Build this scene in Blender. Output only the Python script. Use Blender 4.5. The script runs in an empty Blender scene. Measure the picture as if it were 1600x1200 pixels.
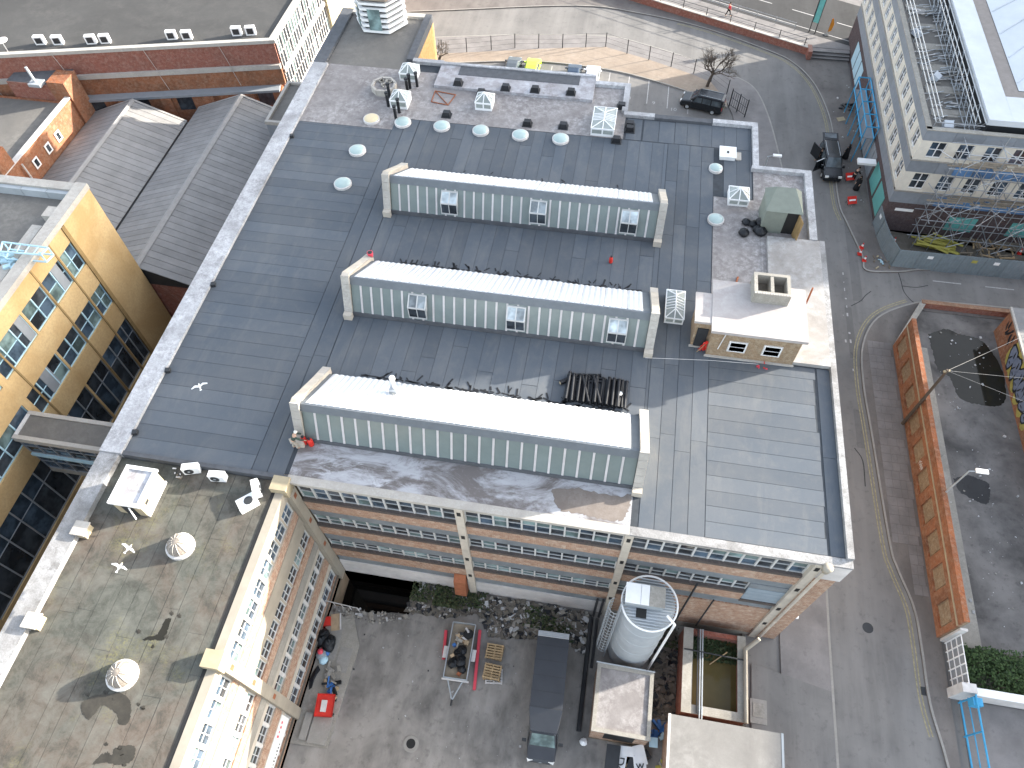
import bpy, math, random
from mathutils import Vector, Matrix
random.seed(7)
S = bpy.context.scene
COL = S.collection
# ---------------------------------------------------------------- camera (drone, 53 m up)
FPX, PITCH, ROLL, YAW, CAMH = 1131.0, math.radians(56.16), math.radians(-1.62), math.radians(11.03), 53.0
_fw = Vector((-math.sin(YAW)*math.cos(PITCH), math.cos(YAW)*math.cos(PITCH), -math.sin(PITCH)))
_r0 = Vector((math.cos(YAW), math.sin(YAW), 0)); _u0 = _r0.cross(_fw)
_R = _r0*math.cos(ROLL) + _u0*math.sin(ROLL); _U = -_r0*math.sin(ROLL) + _u0*math.cos(ROLL)
cd = bpy.data.cameras.new('camera'); cam = bpy.data.objects.new('camera', cd); COL.objects.link(cam)
cd.sensor_width = 36; cd.lens = 36*FPX/1600; cd.clip_start = 0.5; cd.clip_end = 3000
mw = Matrix((_R, _U, -_fw)).transposed().to_4x4(); mw.translation = (0, 0, CAMH); cam.matrix_world = mw
S.camera = cam
# ---------------------------------------------------------------- sky, sun, exposure
SUN_EL = math.radians(15.8); SUN_AZ = math.atan2(0.892, 0.451)
W = bpy.data.worlds.new('World'); S.world = W; W.use_nodes = True
wn = W.node_tree; bg = wn.nodes['Background']
sky = wn.nodes.new('ShaderNodeTexSky'); sky.sky_type = 'NISHITA'; sky.sun_disc = False
sky.sun_elevation = SUN_EL; sky.sun_rotation = SUN_AZ; sky.air_density = 1.0; sky.dust_density = 2.0; sky.ozone_density = 1.0
hs = wn.nodes.new('ShaderNodeHueSaturation'); hs.inputs['Saturation'].default_value = 0.52      # thin haze greys the blue
wn.links.new(sky.outputs[0], hs.inputs['Color']); wn.links.new(hs.outputs[0], bg.inputs[0]); bg.inputs[1].default_value = 0.15
sl = bpy.data.lights.new('sun', 'SUN'); sl.energy = 3.6; sl.angle = math.radians(0.6); sl.color = (1.0, 0.93, 0.82)
so = bpy.data.objects.new('sun', sl); COL.objects.link(so)
sd = Vector((math.sin(SUN_AZ)*math.cos(SUN_EL), math.cos(SUN_AZ)*math.cos(SUN_EL), math.sin(SUN_EL)))
so.rotation_euler = sd.to_track_quat('Z', 'Y').to_euler(); so.location = (60, 40, 60)
S.view_settings.view_transform = 'Standard'; S.view_settings.look = 'None'; S.view_settings.gamma = 1; S.view_settings.use_curve_mapping = False
S.view_settings.exposure = 2.3

# ---------------------------------------------------------------- helpers
def at(px, py, z=0.0):
    "photo pixel (1600x1200) to the point where its ray meets the level z"
    d = _R*((px-800)/FPX) - _U*((py-600)/FPX) + _fw
    t = (z-CAMH)/d.z
    return Vector((d.x*t, d.y*t, z))
ORG = {}
def tag(o, label, cat, group=None, kind=None):
    if label: o['label'] = label
    if cat: o['category'] = cat
    if group: o['group'] = group
    if kind: o['kind'] = kind
    return o
def thing(name, label, cat, loc=(0, 0, 0), rz=0.0, group=None, local=False):
    o = bpy.data.objects.new(name, None); COL.objects.link(o); o.empty_display_size = 0.3
    o.location = loc; o.rotation_euler = (0, 0, rz)
    ORG[o.name] = Vector((0, 0, 0)) if local else Vector(loc)
    return tag(o, label, cat, group)
def root(o):
    while o.parent: o = o.parent
    return o
def mk(name, vs, fs, mat, parent=None, smooth=False):
    me = bpy.data.meshes.new(name)
    og = Vector((0, 0, 0))
    if parent is not None: og = ORG.get(root(parent).name, og)
    me.from_pydata([(v[0]-og[0], v[1]-og[1], v[2]-og[2]) for v in vs], [], fs)
    if isinstance(mat, (list, tuple)):
        for m in mat: me.materials.append(MT[m])
    else: me.materials.append(MT[mat])
    if smooth: me.polygons.foreach_set('use_smooth', [True]*len(me.polygons))
    me.update()
    o = bpy.data.objects.new(name, me); COL.objects.link(o)
    if parent is not None: o.parent = parent
    return o
class MB:
    "collects shapes for ONE mesh"
    def __init__(s): s.v = []; s.f = []
    def add(s, vs, fs):
        n = len(s.v); s.v += [tuple(v) for v in vs]; s.f += [tuple(i+n for i in f) for f in fs]; return s
    def box(s, x0, x1, y0, y1, z0, z1):
        return s.add([(x0,y0,z0),(x1,y0,z0),(x1,y1,z0),(x0,y1,z0),(x0,y0,z1),(x1,y0,z1),(x1,y1,z1),(x0,y1,z1)],
                     [(3,2,1,0),(4,5,6,7),(0,1,5,4),(1,2,6,5),(2,3,7,6),(3,0,4,7)])
    def obox(s, c, sz, rz=0.0, tilt=None):
        m = Matrix.Rotation(rz, 3, 'Z')
        if tilt: m = m @ Matrix.Rotation(tilt[1], 3, tilt[0])
        a, b, h = sz[0]/2, sz[1]/2, sz[2]/2
        P = [Vector(p) for p in ((-a,-b,-h),(a,-b,-h),(a,b,-h),(-a,b,-h),(-a,-b,h),(a,-b,h),(a,b,h),(-a,b,h))]
        return s.add([m @ p + Vector(c) for p in P], [(3,2,1,0),(4,5,6,7),(0,1,5,4),(1,2,6,5),(2,3,7,6),(3,0,4,7)])
    def prism(s, poly, z0, z1):
        n = len(poly)
        a = sum(poly[i][0]*poly[(i+1)%n][1]-poly[(i+1)%n][0]*poly[i][1] for i in range(n))
        if a < 0: poly = poly[::-1]
        vs = [(p[0], p[1], z0) for p in poly]+[(p[0], p[1], z1) for p in poly]
        return s.add(vs, [tuple(range(n-1,-1,-1)), tuple(range(n, 2*n))]+[(i,(i+1)%n,n+(i+1)%n,n+i) for i in range(n)])
    def xprism(s, poly, x0, x1):
        "profile of (y,z) extruded along x"
        n = len(poly)
        vs = [(x0, p[0], p[1]) for p in poly]+[(x1, p[0], p[1]) for p in poly]
        return s.add(vs, [tuple(range(n-1,-1,-1)), tuple(range(n, 2*n))]+[(i,(i+1)%n,n+(i+1)%n,n+i) for i in range(n)])
    def tube(s, p0, p1, r, n=6, r1=None):
        p0, p1 = Vector(p0), Vector(p1); d = (p1-p0)
        if d.length < 1e-6: return s
        q = d.to_track_quat('Z', 'Y').to_matrix(); r1 = r if r1 is None else r1
        ring = [Vector((math.cos(2*math.pi*i/n), math.sin(2*math.pi*i/n), 0)) for i in range(n)]
        vs = [p0+q@(v*r) for v in ring]+[p1+q@(v*r1) for v in ring]
        return s.add(vs, [tuple(range(n-1,-1,-1)), tuple(range(n, 2*n))]+[(i,(i+1)%n,n+(i+1)%n,n+i) for i in range(n)])
    def lathe(s, c, prof, n=20):
        "prof: list of (r, z) from bottom to top"
        b = len(s.v); m = len(prof)
        for r, z in prof:
            for i in range(n):
                a = 2*math.pi*i/n; s.v.append((c[0]+r*math.cos(a), c[1]+r*math.sin(a), c[2]+z))
        for j in range(m-1):
            for i in range(n):
                k = (i+1) % n; s.f.append((b+j*n+i, b+j*n+k, b+(j+1)*n+k, b+(j+1)*n+i))
        s.f.append(tuple(b+(m-1)*n+i for i in range(n))); s.f.append(tuple(b+i for i in range(n-1,-1,-1)))
        return s
    def quad(s, a, b, c, d, t=0.0):
        "a flat plate through four points, thickness t along its normal"
        a, b, c, d = map(Vector, (a, b, c, d)); nn = (b-a).cross(d-a).normalized()*t
        if t == 0: return s.add([a,b,c,d], [(0,1,2,3)])
        return s.add([a-nn,b-nn,c-nn,d-nn,a,b,c,d], [(3,2,1,0),(4,5,6,7),(0,1,5,4),(1,2,6,5),(2,3,7,6),(3,0,4,7)])
    def build(s, name, mat, parent=None, smooth=False): return mk(name, s.v, s.f, mat, parent, smooth)
def box(name, mat, x0, x1, y0, y1, z0, z1, parent=None): return MB().box(x0,x1,y0,y1,z0,z1).build(name, mat, parent)
def obox(name, mat, c, sz, rz=0.0, parent=None, tilt=None): return MB().obox(c,sz,rz,tilt).build(name, mat, parent)
def tube(name, mat, p0, p1, r, parent=None, n=6, r1=None): return MB().tube(p0,p1,r,n,r1).build(name, mat, parent)
def prism(name, mat, poly, z0, z1, parent=None): return MB().prism(poly,z0,z1).build(name, mat, parent)
def lathe(name, mat, c, prof, parent=None, n=20, smooth=True): return MB().lathe(c,prof,n).build(name, mat, parent, smooth)
def struct(o): o['kind'] = 'structure'; return o
def copy_tree(o, parent=None):
    c = o.copy(); COL.objects.link(c)
    if parent: c.parent = parent
    for ch in list(o.children): copy_tree(ch, c)
    return c
def dup(o, loc, rz, label, group=None):
    c = copy_tree(o); c.location = loc; c.rotation_euler = (0, 0, rz); c['label'] = label
    if group: c['group'] = group
    return c
def offset_line(pts, d):
    "polyline shifted sideways by d (to its left)"
    out = []
    for i, p in enumerate(pts):
        a = Vector(pts[max(i-1,0)][:2]); b = Vector(pts[min(i+1,len(pts)-1)][:2]); t = (b-a).normalized()
        out.append((p[0]-t.y*d, p[1]+t.x*d))
    return out
def smooth_line(pts, n=6):
    out = []
    P = [Vector((p[0],p[1])) for p in pts]; P = [P[0]*2-P[1]]+P+[P[-1]*2-P[-2]]
    for i in range(1, len(P)-2):
        for k in range(n):
            t = k/n; a,b,c,d = P[i-1],P[i],P[i+1],P[i+2]
            q = 0.5*((2*b)+(c-a)*t+(2*a-5*b+4*c-d)*t*t+(3*b-a-3*c+d)*t**3); out.append((q.x,q.y))
    out.append((P[-2].x,P[-2].y)); return out
def strip(name, mat, pts, d0, d1, z0, z1, parent=None, mb=None):
    "a band along a polyline between offsets d0 and d1, solid from z0 to z1"
    L = offset_line(pts, d0); Rr = offset_line(pts, d1); n = len(pts); vs = []; fs = []
    for (a, b) in zip(L, Rr): vs += [(a[0],a[1],z0),(b[0],b[1],z0),(a[0],a[1],z1),(b[0],b[1],z1)]
    for i in range(n-1):
        k = 4*i; fs += [(k+2,k+3,k+7,k+6),(k,k+2,k+6,k+4),(k+3,k+1,k+5,k+7),(k+1,k,k+4,k+5)]
    fs += [(0,1,3,2),(4*n-4,4*n-2,4*n-1,4*n-3)]
    if d1 > d0: fs = [f[::-1] for f in fs]
    if mb is not None: mb.add(vs, fs); return None
    return mk(name, vs, fs, mat, parent)

# ---------------------------------------------------------------- procedural materials
MT = {}
class NT:
    def __init__(s, name):
        m = bpy.data.materials.new(name); m.use_nodes = True; MT[name] = m
        s.t = m.node_tree; s.b = s.t.nodes['Principled BSDF']; s.geo = s.n('ShaderNodeNewGeometry')
        s.oi = s.n('ShaderNodeObjectInfo'); s.pos = s.geo.outputs['Position']
    def n(s, typ, **k):
        x = s.t.nodes.new(typ)
        for a, v in k.items(): setattr(x, a, v)
        return x
    def l(s, a, b): s.t.links.new(a, b)
    def noise(s, scale, detail=4, rough=0.6, vec=None, dist=0.0):
        x = s.n('ShaderNodeTexNoise'); x.inputs['Scale'].default_value = scale; x.inputs['Detail'].default_value = detail
        x.inputs['Roughness'].default_value = rough; x.inputs['Distortion'].default_value = dist
        s.l(vec if vec is not None else s.pos, x.inputs['Vector']); return x.outputs['Fac']
    def ramp(s, fac, stops, const=False):
        x = s.n('ShaderNodeValToRGB'); s.l(fac, x.inputs[0]); e = x.color_ramp.elements
        if const: x.color_ramp.interpolation = 'CONSTANT'
        while len(e) < len(stops): e.new(0.5)
        for el, (p, c) in zip(e, stops):
            el.position = p; el.color = (c, c, c, 1) if isinstance(c, (int, float)) else (*c, 1)
        return x.outputs[0]
    def mix(s, fac, a, b, mode='MIX'):
        x = s.n('ShaderNodeMix', data_type='RGBA', blend_type=mode)
        for sock, v in ((x.inputs[0], fac), (x.inputs[6], a), (x.inputs[7], b)):
            if isinstance(v, (int, float)): sock.default_value = v
            elif isinstance(v, tuple): sock.default_value = (*v, 1)
            else: s.l(v, sock)
        return x.outputs[2]
    def math(s, op, a, b=0.0):
        x = s.n('ShaderNodeMath', operation=op)
        for sock, v in ((x.inputs[0], a), (x.inputs[1], b)):
            if isinstance(v, (int, float)): sock.default_value = v
            else: s.l(v, sock)
        return x.outputs[0]
    def mapping(s, scale=(1,1,1), rot=(0,0,0)):
        x = s.n('ShaderNodeMapping'); s.l(s.pos, x.inputs[0]); x.inputs['Scale'].default_value = scale; x.inputs['Rotation'].default_value = rot
        return x.outputs[0]
    def out(s, col, rough=0.8, metal=0.0, bump=None, bstr=0.3, spec=0.3, bdist=0.05):
        if isinstance(col, tuple): s.b.inputs['Base Color'].default_value = (*col, 1)
        else: s.l(col, s.b.inputs['Base Color'])
        if isinstance(rough, (int, float)): s.b.inputs['Roughness'].default_value = rough
        else: s.l(rough, s.b.inputs['Roughness'])
        s.b.inputs['Metallic'].default_value = metal; s.b.inputs['Specular IOR Level'].default_value = spec
        if bump is not None:
            x = s.n('ShaderNodeBump'); x.inputs['Strength'].default_value = bstr; x.inputs['Distance'].default_value = bdist
            s.l(bump, x.inputs['Height']); s.l(x.outputs[0], s.b.inputs['Normal'])
    def vary(s, col, amt, lo=1.0):
        "brightness differs a little from piece to piece"
        k = s.math('MULTIPLY_ADD', s.oi.outputs['Random'], amt); s.t.nodes[-1].inputs[2].default_value = lo-amt/2
        return s.mix(1.0, col, k, 'MULTIPLY')
def dk(c, k): return tuple(x*k for x in c)
def plain(name, c, rough=0.8, metal=0.0, var=0.25, scale=2.0, piece=0.12, spec=0.3, bump=0.15):
    t = NT(name); f = t.noise(scale, 5, 0.65); g = t.noise(scale*9, 3, 0.6)
    col = t.mix(t.ramp(f, [(0.3,0.0),(0.72,1.0)]), dk(c, 1-var), dk(c, 1+var*0.6))
    col = t.mix(t.math('MULTIPLY', g, 0.35*min(1, var*3)), col, dk(c, 1-var*1.6))
    t.out(t.vary(col, piece), rough, metal, g, bump, spec, 0.02)
def mottled(name, c1, c2, c3, s1=0.5, s2=2.5, p=(0.42,0.56), rough=0.85, bump=0.25, dist=0.6, speck=0.2):
    "worn concrete or painted roof: ground colour, broad blotches, flakes and fine dirt at several scales"
    t = NT(name); a = t.noise(s1, 8, 0.66, dist=dist); b = t.noise(s2, 8, 0.78, dist=0.25); g = t.noise(14, 4, 0.75); w = t.noise(s1*0.35, 5, 0.6, dist=1.2)
    col = t.mix(t.ramp(a, [(p[0]-0.14,0.0),(p[1]+0.12,1.0)]), c1, c2)
    f = t.math('MULTIPLY', t.ramp(b, [(p[0]+0.02,0.0),(p[1]+0.14,1.0)]), t.ramp(w, [(0.34,0.1),(0.66,1.0)]))
    col = t.mix(f, col, c3)
    col = t.mix(t.math('MULTIPLY', t.ramp(w, [(0.3,0.7),(0.48,0.0)]), t.ramp(b, [(0.35,0.0),(0.6,0.6)])), col, dk(c1, 0.72))
    col = t.mix(t.math('MULTIPLY', t.ramp(g, [(0.42,0.0),(0.75,1.0)]), speck), col, dk(c1, 0.5))
    t.out(t.vary(col, 0.06), rough, 0, b, bump, 0.25, 0.04)
def brick(name, c1, c2, mortar, stain=0.3, grime=(0.12,0.1,0.08)):
    t = NT(name); sx = t.n('ShaderNodeSeparateXYZ'); t.l(t.pos, sx.inputs[0])
    cx = t.n('ShaderNodeCombineXYZ'); t.l(t.math('ADD', sx.outputs[0], sx.outputs[1]), cx.inputs[0]); t.l(sx.outputs[2], cx.inputs[1])
    b = t.n('ShaderNodeTexBrick'); t.l(cx.outputs[0], b.inputs['Vector']); b.inputs['Scale'].default_value = 1.0
    b.inputs['Brick Width'].default_value = 0.23; b.inputs['Row Height'].default_value = 0.075; b.inputs['Mortar Size'].default_value = 0.011
    b.inputs['Color1'].default_value = (*c1,1); b.inputs['Color2'].default_value = (*c2,1); b.inputs['Mortar'].default_value = (*mortar,1); b.inputs['Bias'].default_value = -0.2
    n1 = t.noise(0.55, 6, 0.68); n2 = t.noise(3.2, 5, 0.7)
    col = t.mix(t.math('MULTIPLY', t.ramp(n1, [(0.45,0.0),(0.72,1.0)]), stain), b.outputs[0], grime)
    col = t.mix(t.math('MULTIPLY', t.ramp(n2, [(0.47,0.0),(0.66,1.0)]), 0.75), col, dk(mortar, 1.2))
    col = t.mix(t.math('MULTIPLY', t.ramp(t.noise(4.5, 6, 0.8), [(0.5,0.0),(0.68,1.0)]), 0.6), col, dk(c2, 0.55))
    t.out(col, 0.9, 0, b.outputs['Fac'], 0.35, 0.2, -0.01)
def glass(name, c, rough=0.08, piece=0.8):
    t = NT(name); f = t.noise(0.8, 3, 0.6)
    col = t.mix(t.ramp(f, [(0.4,0.0),(0.62,1.0)]), dk(c, 0.6), dk(c, 1.5))
    k = t.math('MULTIPLY_ADD', t.oi.outputs['Random'], piece); t.t.nodes[-1].inputs[2].default_value = 1-piece/2
    t.out(t.mix(1.0, col, k, 'MULTIPLY'), rough, 0, None, spec=0.6)
def asphalt(name, c, tint, stripe=(0.5,0.06), rough=0.9, rot=0.0):
    t = NT(name); a = t.noise(0.25, 6, 0.6, dist=0.5); w = t.noise(1.0, 5, 0.65, t.mapping((stripe[0],stripe[1],1), (0,0,rot))); g = t.noise(30, 2, 0.7); b = t.noise(1.6, 6, 0.72)
    col = t.mix(t.ramp(a, [(0.35,0.0),(0.68,1.0)]), c, tint)
    col = t.mix(t.math('MULTIPLY', t.ramp(w, [(0.42,0.0),(0.64,1.0)]), 0.55), col, dk(tint, 1.28))
    col = t.mix(t.math('MULTIPLY', t.ramp(b, [(0.55,0.0),(0.7,1.0)]), 0.5), col, dk(c, 0.62))
    col = t.mix(t.math('MULTIPLY', g, 0.3), col, dk(c, 0.5))
    t.out(col, rough, 0, g, 0.15, 0.3, 0.01)
FELT = (0.082, 0.097, 0.116)
def felt():
    t = NT('felt'); a = t.noise(0.16, 5, 0.6, dist=0.8); b = t.noise(1.1, 6, 0.7); g = t.noise(12, 3, 0.7)
    col = t.mix(t.ramp(a, [(0.38,0.0),(0.7,1.0)]), FELT, (0.112,0.121,0.132))
    col = t.mix(t.math('MULTIPLY', t.ramp(b, [(0.5,0.0),(0.8,1.0)]), 0.55), col, (0.142,0.144,0.144))
    col = t.mix(t.math('MULTIPLY', g, 0.35), col, dk(FELT, 0.7))
    s_ = t.noise(0.6, 6, 0.7, t.mapping((1,0.25,1)), 0.4)
    col = t.mix(t.math('MULTIPLY', t.ramp(s_, [(0.52,0.0),(0.72,1.0)]), 0.4), col, (0.16,0.16,0.156))
    t.out(t.vary(col, 0.2), 0.82, 0, g, 0.2, 0.3, 0.01)
felt()
def oldfelt():
    t = NT('old_felt'); a = t.noise(0.2, 8, 0.68, dist=0.8); b = t.noise(0.8, 9, 0.78, dist=0.4); g = t.noise(9, 5, 0.8); c = t.noise(0.28, 6, 0.65, t.mapping((1,1,1),(0,0,1)))
    col = t.mix(t.ramp(a, [(0.40,0.0),(0.64,1.0)]), (0.074,0.077,0.066), (0.104,0.084,0.068))
    col = t.mix(t.math('MULTIPLY', t.ramp(b, [(0.45,0.0),(0.68,1.0)]), 0.7), col, (0.150,0.148,0.130))
    col = t.mix(t.math('MULTIPLY', t.ramp(b, [(0.34,1.0),(0.47,0.0)]), 0.85), col, (0.045,0.044,0.038))
    moss = t.math('MULTIPLY', t.ramp(c, [(0.53,0.0),(0.68,1.0)]), t.ramp(g, [(0.44,0.0),(0.6,1.0)]))
    col = t.mix(t.math('MULTIPLY', moss, 0.7), col, (0.19,0.175,0.075))
    col = t.mix(t.math('MULTIPLY', t.ramp(g, [(0.5,0.0),(0.8,1.0)]), 0.3), col, (0.06,0.06,0.052))
    t.out(t.vary(col, 0.07), 0.88, 0, g, 0.3, 0.25, 0.02)
oldfelt()
plain('felt_base', (0.05,0.057,0.066), 0.9)
plain('felt_edge', (0.10,0.105,0.115), 0.85)
plain('bitumen', (0.022,0.023,0.026), 0.55, var=0.4)
mottled('roof_concrete', (0.165,0.148,0.144), (0.25,0.232,0.225), (0.43,0.415,0.405), 0.5, 2.2, (0.42,0.50))
mottled('roof_concrete_dark', (0.12,0.115,0.11), (0.16,0.15,0.135), (0.22,0.21,0.19), 0.3, 1.5)
mottled('roof_white', (0.20,0.18,0.178), (0.33,0.32,0.33), (0.52,0.53,0.56), 0.45, 1.3, (0.40,0.50), speck=0.12)
mottled('parapet_white', (0.20,0.195,0.195), (0.40,0.40,0.41), (0.60,0.605,0.62), 0.7, 2.6, (0.40,0.46), speck=0.5)
mottled('white_slab', (0.21,0.195,0.18), (0.33,0.315,0.30), (0.45,0.45,0.45), 0.5, 1.8, (0.40,0.48), speck=0.2)
mottled('pink_slab', (0.32,0.29,0.28), (0.38,0.35,0.335), (0.45,0.43,0.415), 0.4, 1.6, speck=0.1)
mottled('coping', (0.34,0.32,0.29), (0.42,0.39,0.35), (0.52,0.50,0.46), 0.8, 4.0, speck=0.25)
mottled('grimy_concrete', (0.24,0.225,0.20), (0.33,0.31,0.27), (0.42,0.40,0.36), 0.6, 3.0, speck=0.4)
plain('pillar_concrete', (0.50,0.45,0.38), 0.85, var=0.22, scale=1.2)
plain('cream_paint', (0.33,0.295,0.24), 0.75, var=0.16, scale=0.8)
plain('cream_yellow', (0.38,0.32,0.215), 0.8, var=0.15)
plain('white_render', (0.60,0.57,0.55), 0.85, var=0.25, scale=0.7)
plain('lintel_blue', (0.20,0.22,0.235), 0.8, var=0.3, scale=1.0)
brick('brick_buff', (0.36,0.20,0.125), (0.27,0.13,0.08), (0.42,0.34,0.27), 0.3)
brick('brick_brown', (0.30,0.20,0.12), (0.22,0.14,0.085), (0.30,0.25,0.18), 0.35)
brick('brick_red', (0.27,0.085,0.055), (0.21,0.065,0.045), (0.27,0.16,0.13), 0.3)
brick('brick_orange', (0.33,0.115,0.048), (0.26,0.085,0.04), (0.27,0.17,0.115), 0.75, (0.10,0.065,0.045))
brick('brick_dark', (0.085,0.055,0.055), (0.065,0.045,0.05), (0.10,0.085,0.085), 0.2)
brick('brick_sill', (0.10,0.085,0.08), (0.14,0.11,0.10), (0.06,0.055,0.05), 0.2)
brick('brick_yellow', (0.56,0.34,0.13), (0.50,0.29,0.11), (0.50,0.34,0.18), 0.15, (0.3,0.2,0.1))
def render_yellow():
    t = NT('yellow_render'); a = t.noise(0.28, 5, 0.6, dist=0.6); b = t.noise(5, 5, 0.75)
    col = t.mix(t.ramp(a, [(0.36,0.0),(0.66,1.0)]), (0.46,0.31,0.145), (0.57,0.415,0.22))
    col = t.mix(t.math('MULTIPLY', t.ramp(b, [(0.42,0.0),(0.7,1.0)]), 0.55), col, (0.34,0.235,0.12))
    t.out(col, 0.9, 0, b, 0.3, 0.2, 0.02)
render_yellow()
plain('ochre_dark', (0.30,0.20,0.09), 0.9)
plain('white_paint', (0.80,0.80,0.79), 0.5, var=0.06, piece=0.05)
plain('dirty_white', (0.60,0.58,0.56), 0.7, var=0.2)
plain('white_sheet', (0.66,0.67,0.68), 0.5, var=0.12, scale=0.6, piece=0.06, bump=0.05)
plain('white_wrap', (0.55,0.58,0.61), 0.45, var=0.1, scale=0.5, piece=0.02)
plain('grey_flash', (0.135,0.15,0.165), 0.6, var=0.12)
plain('dark_metal', (0.035,0.037,0.04), 0.5, var=0.2)
plain('black_plastic', (0.016,0.017,0.02), 0.38, var=0.3, piece=0.6)
plain('bin_bag', (0.014,0.016,0.02), 0.3, var=0.4, piece=0.5, scale=6, bump=0.8)
plain('galv', (0.42,0.45,0.47), 0.42, 0.55, var=0.15, scale=1.5)
plain('galv_light', (0.37,0.40,0.42), 0.5, 0.1, var=0.12, scale=1.2)
plain('scaffold_tube', (0.38,0.40,0.42), 0.45, 0.6, var=0.2, piece=0.3)
plain('shed_sheet', (0.245,0.24,0.235), 0.65, 0.0, var=0.2, scale=0.7, piece=0.16)
plain('shed_cap', (0.29,0.28,0.27), 0.6, 0.0, var=0.15)
plain('gutter_dark', (0.02,0.02,0.02), 0.7)
plain('glaze_green', (0.165,0.20,0.195), 0.25, var=0.12, scale=0.9, piece=0.1, bump=0.0, spec=0.45)
plain('glaze_bar', (0.52,0.49,0.485), 0.7, var=0.15)
plain('dome_green', (0.36,0.455,0.44), 0.3, var=0.08, piece=0.08, bump=0.0, spec=0.5)
plain('dome_cream', (0.66,0.55,0.36), 0.4, var=0.08)
plain('pvc_pane', (0.30,0.33,0.31), 0.2, var=0.15, piece=0.3, bump=0.0, spec=0.5)
glass('glass_dark', (0.035,0.042,0.05)); glass('glass_blue', (0.05,0.075,0.105)); glass('glass_teal', (0.14,0.20,0.20), 0.15)
glass('glass_light', (0.30,0.34,0.36), 0.15, 0.9); glass('glass_car', (0.06,0.075,0.085), 0.04, 0.2)
plain('panel_teal', (0.12,0.36,0.34), 0.5, var=0.1); plain('panel_blue', (0.11,0.22,0.40), 0.5, var=0.2, piece=0.3)
plain('panel_grey', (0.25,0.27,0.29), 0.6, var=0.1); plain('shutter', (0.30,0.36,0.41), 0.5, 0.2, var=0.1)
plain('cream_clad', (0.62,0.58,0.50), 0.8, var=0.1); plain('band_grey', (0.22,0.24,0.265), 0.6, var=0.12, piece=0.15)
plain('hoarding', (0.185,0.225,0.245), 0.55, 0.0, var=0.15, piece=0.15)
plain('timber', (0.42,0.30,0.17), 0.85, var=0.25, piece=0.35, scale=6); plain('old_timber', (0.24,0.20,0.15), 0.9, var=0.3, piece=0.4)
plain('yellow_paint', (0.42,0.38,0.09), 0.6, var=0.15, piece=0.2)
plain('red_paint', (0.60,0.035,0.025), 0.5, var=0.15, piece=0.1); plain('pink_red', (0.66,0.07,0.10), 0.55, var=0.1)
plain('blue_paint', (0.05,0.30,0.52), 0.5, var=0.15, piece=0.15); plain('blue_bag', (0.05,0.16,0.42), 0.4, var=0.3)
plain('orange_paint', (0.75,0.28,0.03), 0.6); plain('cyan_light', (0.42,0.60,0.68), 0.5, var=0.1)
plain('green_shed', (0.19,0.21,0.18), 0.75, var=0.12); plain('rust', (0.33,0.12,0.06), 0.85, var=0.35, scale=3)
plain('rubber', (0.02,0.02,0.021), 0.8); plain('card', (0.45,0.34,0.22), 0.85, piece=0.3)
plain('car_black', (0.016,0.019,0.023), 0.18, 0.2, var=0.1, spec=0.6, bump=0.0); plain('car_grey', (0.10,0.115,0.13), 0.3, 0.4, var=0.05, bump=0.0)
plain('car_blue', (0.03,0.05,0.085), 0.28, 0.3, var=0.05, bump=0.0); plain('car_white', (0.78,0.80,0.82), 0.3, 0.0, var=0.03, bump=0.0)
plain('car_lime', (0.50,0.66,0.06), 0.35, 0.0, var=0.04, bump=0.0); plain('van_slate', (0.048,0.052,0.060), 0.38, 0.1, var=0.12, scale=0.8, bump=0.0)
plain('lamp_lens', (0.75,0.75,0.72), 0.2); plain('tail_red', (0.45,0.02,0.02), 0.3)
plain('skin', (0.50,0.31,0.22), 0.6, var=0.05, bump=0.0); plain('cloth_black', (0.014,0.014,0.016), 0.9, bump=0.0); plain('cloth_red', (0.60,0.05,0.07), 0.9, bump=0.0)
plain('cloth_green', (0.05,0.075,0.06), 0.9, bump=0.0); plain('cloth_beige', (0.42,0.38,0.32), 0.9, bump=0.0); plain('hair_dark', (0.03,0.02,0.015), 0.8, bump=0.0); plain('hard_hat', (0.78,0.76,0.70), 0.4, bump=0.0)
plain('bark', (0.10,0.08,0.065), 0.95, var=0.3, scale=5); plain('twig', (0.13,0.105,0.085), 0.95, var=0.2)
plain('leaf', (0.055,0.10,0.03), 0.75, var=0.4, scale=3, bump=0.0); plain('leaf_dark', (0.03,0.055,0.02), 0.8, var=0.4, scale=3, bump=0.0); plain('weed', (0.07,0.085,0.04), 0.85, var=0.4, scale=3, bump=0.0)
plain('white_feather', (0.82,0.82,0.80), 0.8, var=0.03, bump=0.0)
asphalt('asphalt', (0.152,0.147,0.141), (0.205,0.197,0.187)); asphalt('asphalt_dark', (0.036,0.036,0.037), (0.05,0.05,0.051)); asphalt('asphalt_patch', (0.128,0.124,0.12), (0.165,0.159,0.152))
asphalt('yard_floor', (0.135,0.128,0.119), (0.33,0.31,0.285), (0.5,0.18), rot=0.5); asphalt('paving', (0.165,0.155,0.15), (0.225,0.212,0.205), (0.8,0.8))
asphalt('plot_floor', (0.07,0.067,0.065), (0.20,0.188,0.178), (0.3,0.3)); asphalt('pavement_dark', (0.128,0.116,0.108), (0.175,0.16,0.148), (0.6,0.3))
mottled('gravel', (0.23,0.185,0.145), (0.29,0.235,0.185), (0.35,0.30,0.25), 0.5, 3.0)
mottled('kerbstone', (0.24,0.23,0.21), (0.30,0.285,0.26), (0.36,0.34,0.32), 1.0, 4.0)
mottled('bare_ground', (0.10,0.09,0.075), (0.15,0.135,0.11), (0.20,0.18,0.16), 0.5, 2.0)
plain('line_yellow', (0.33,0.29,0.175), 0.8, var=0.45, scale=4); plain('line_white', (0.42,0.41,0.40), 0.8, var=0.3, scale=5)
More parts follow.
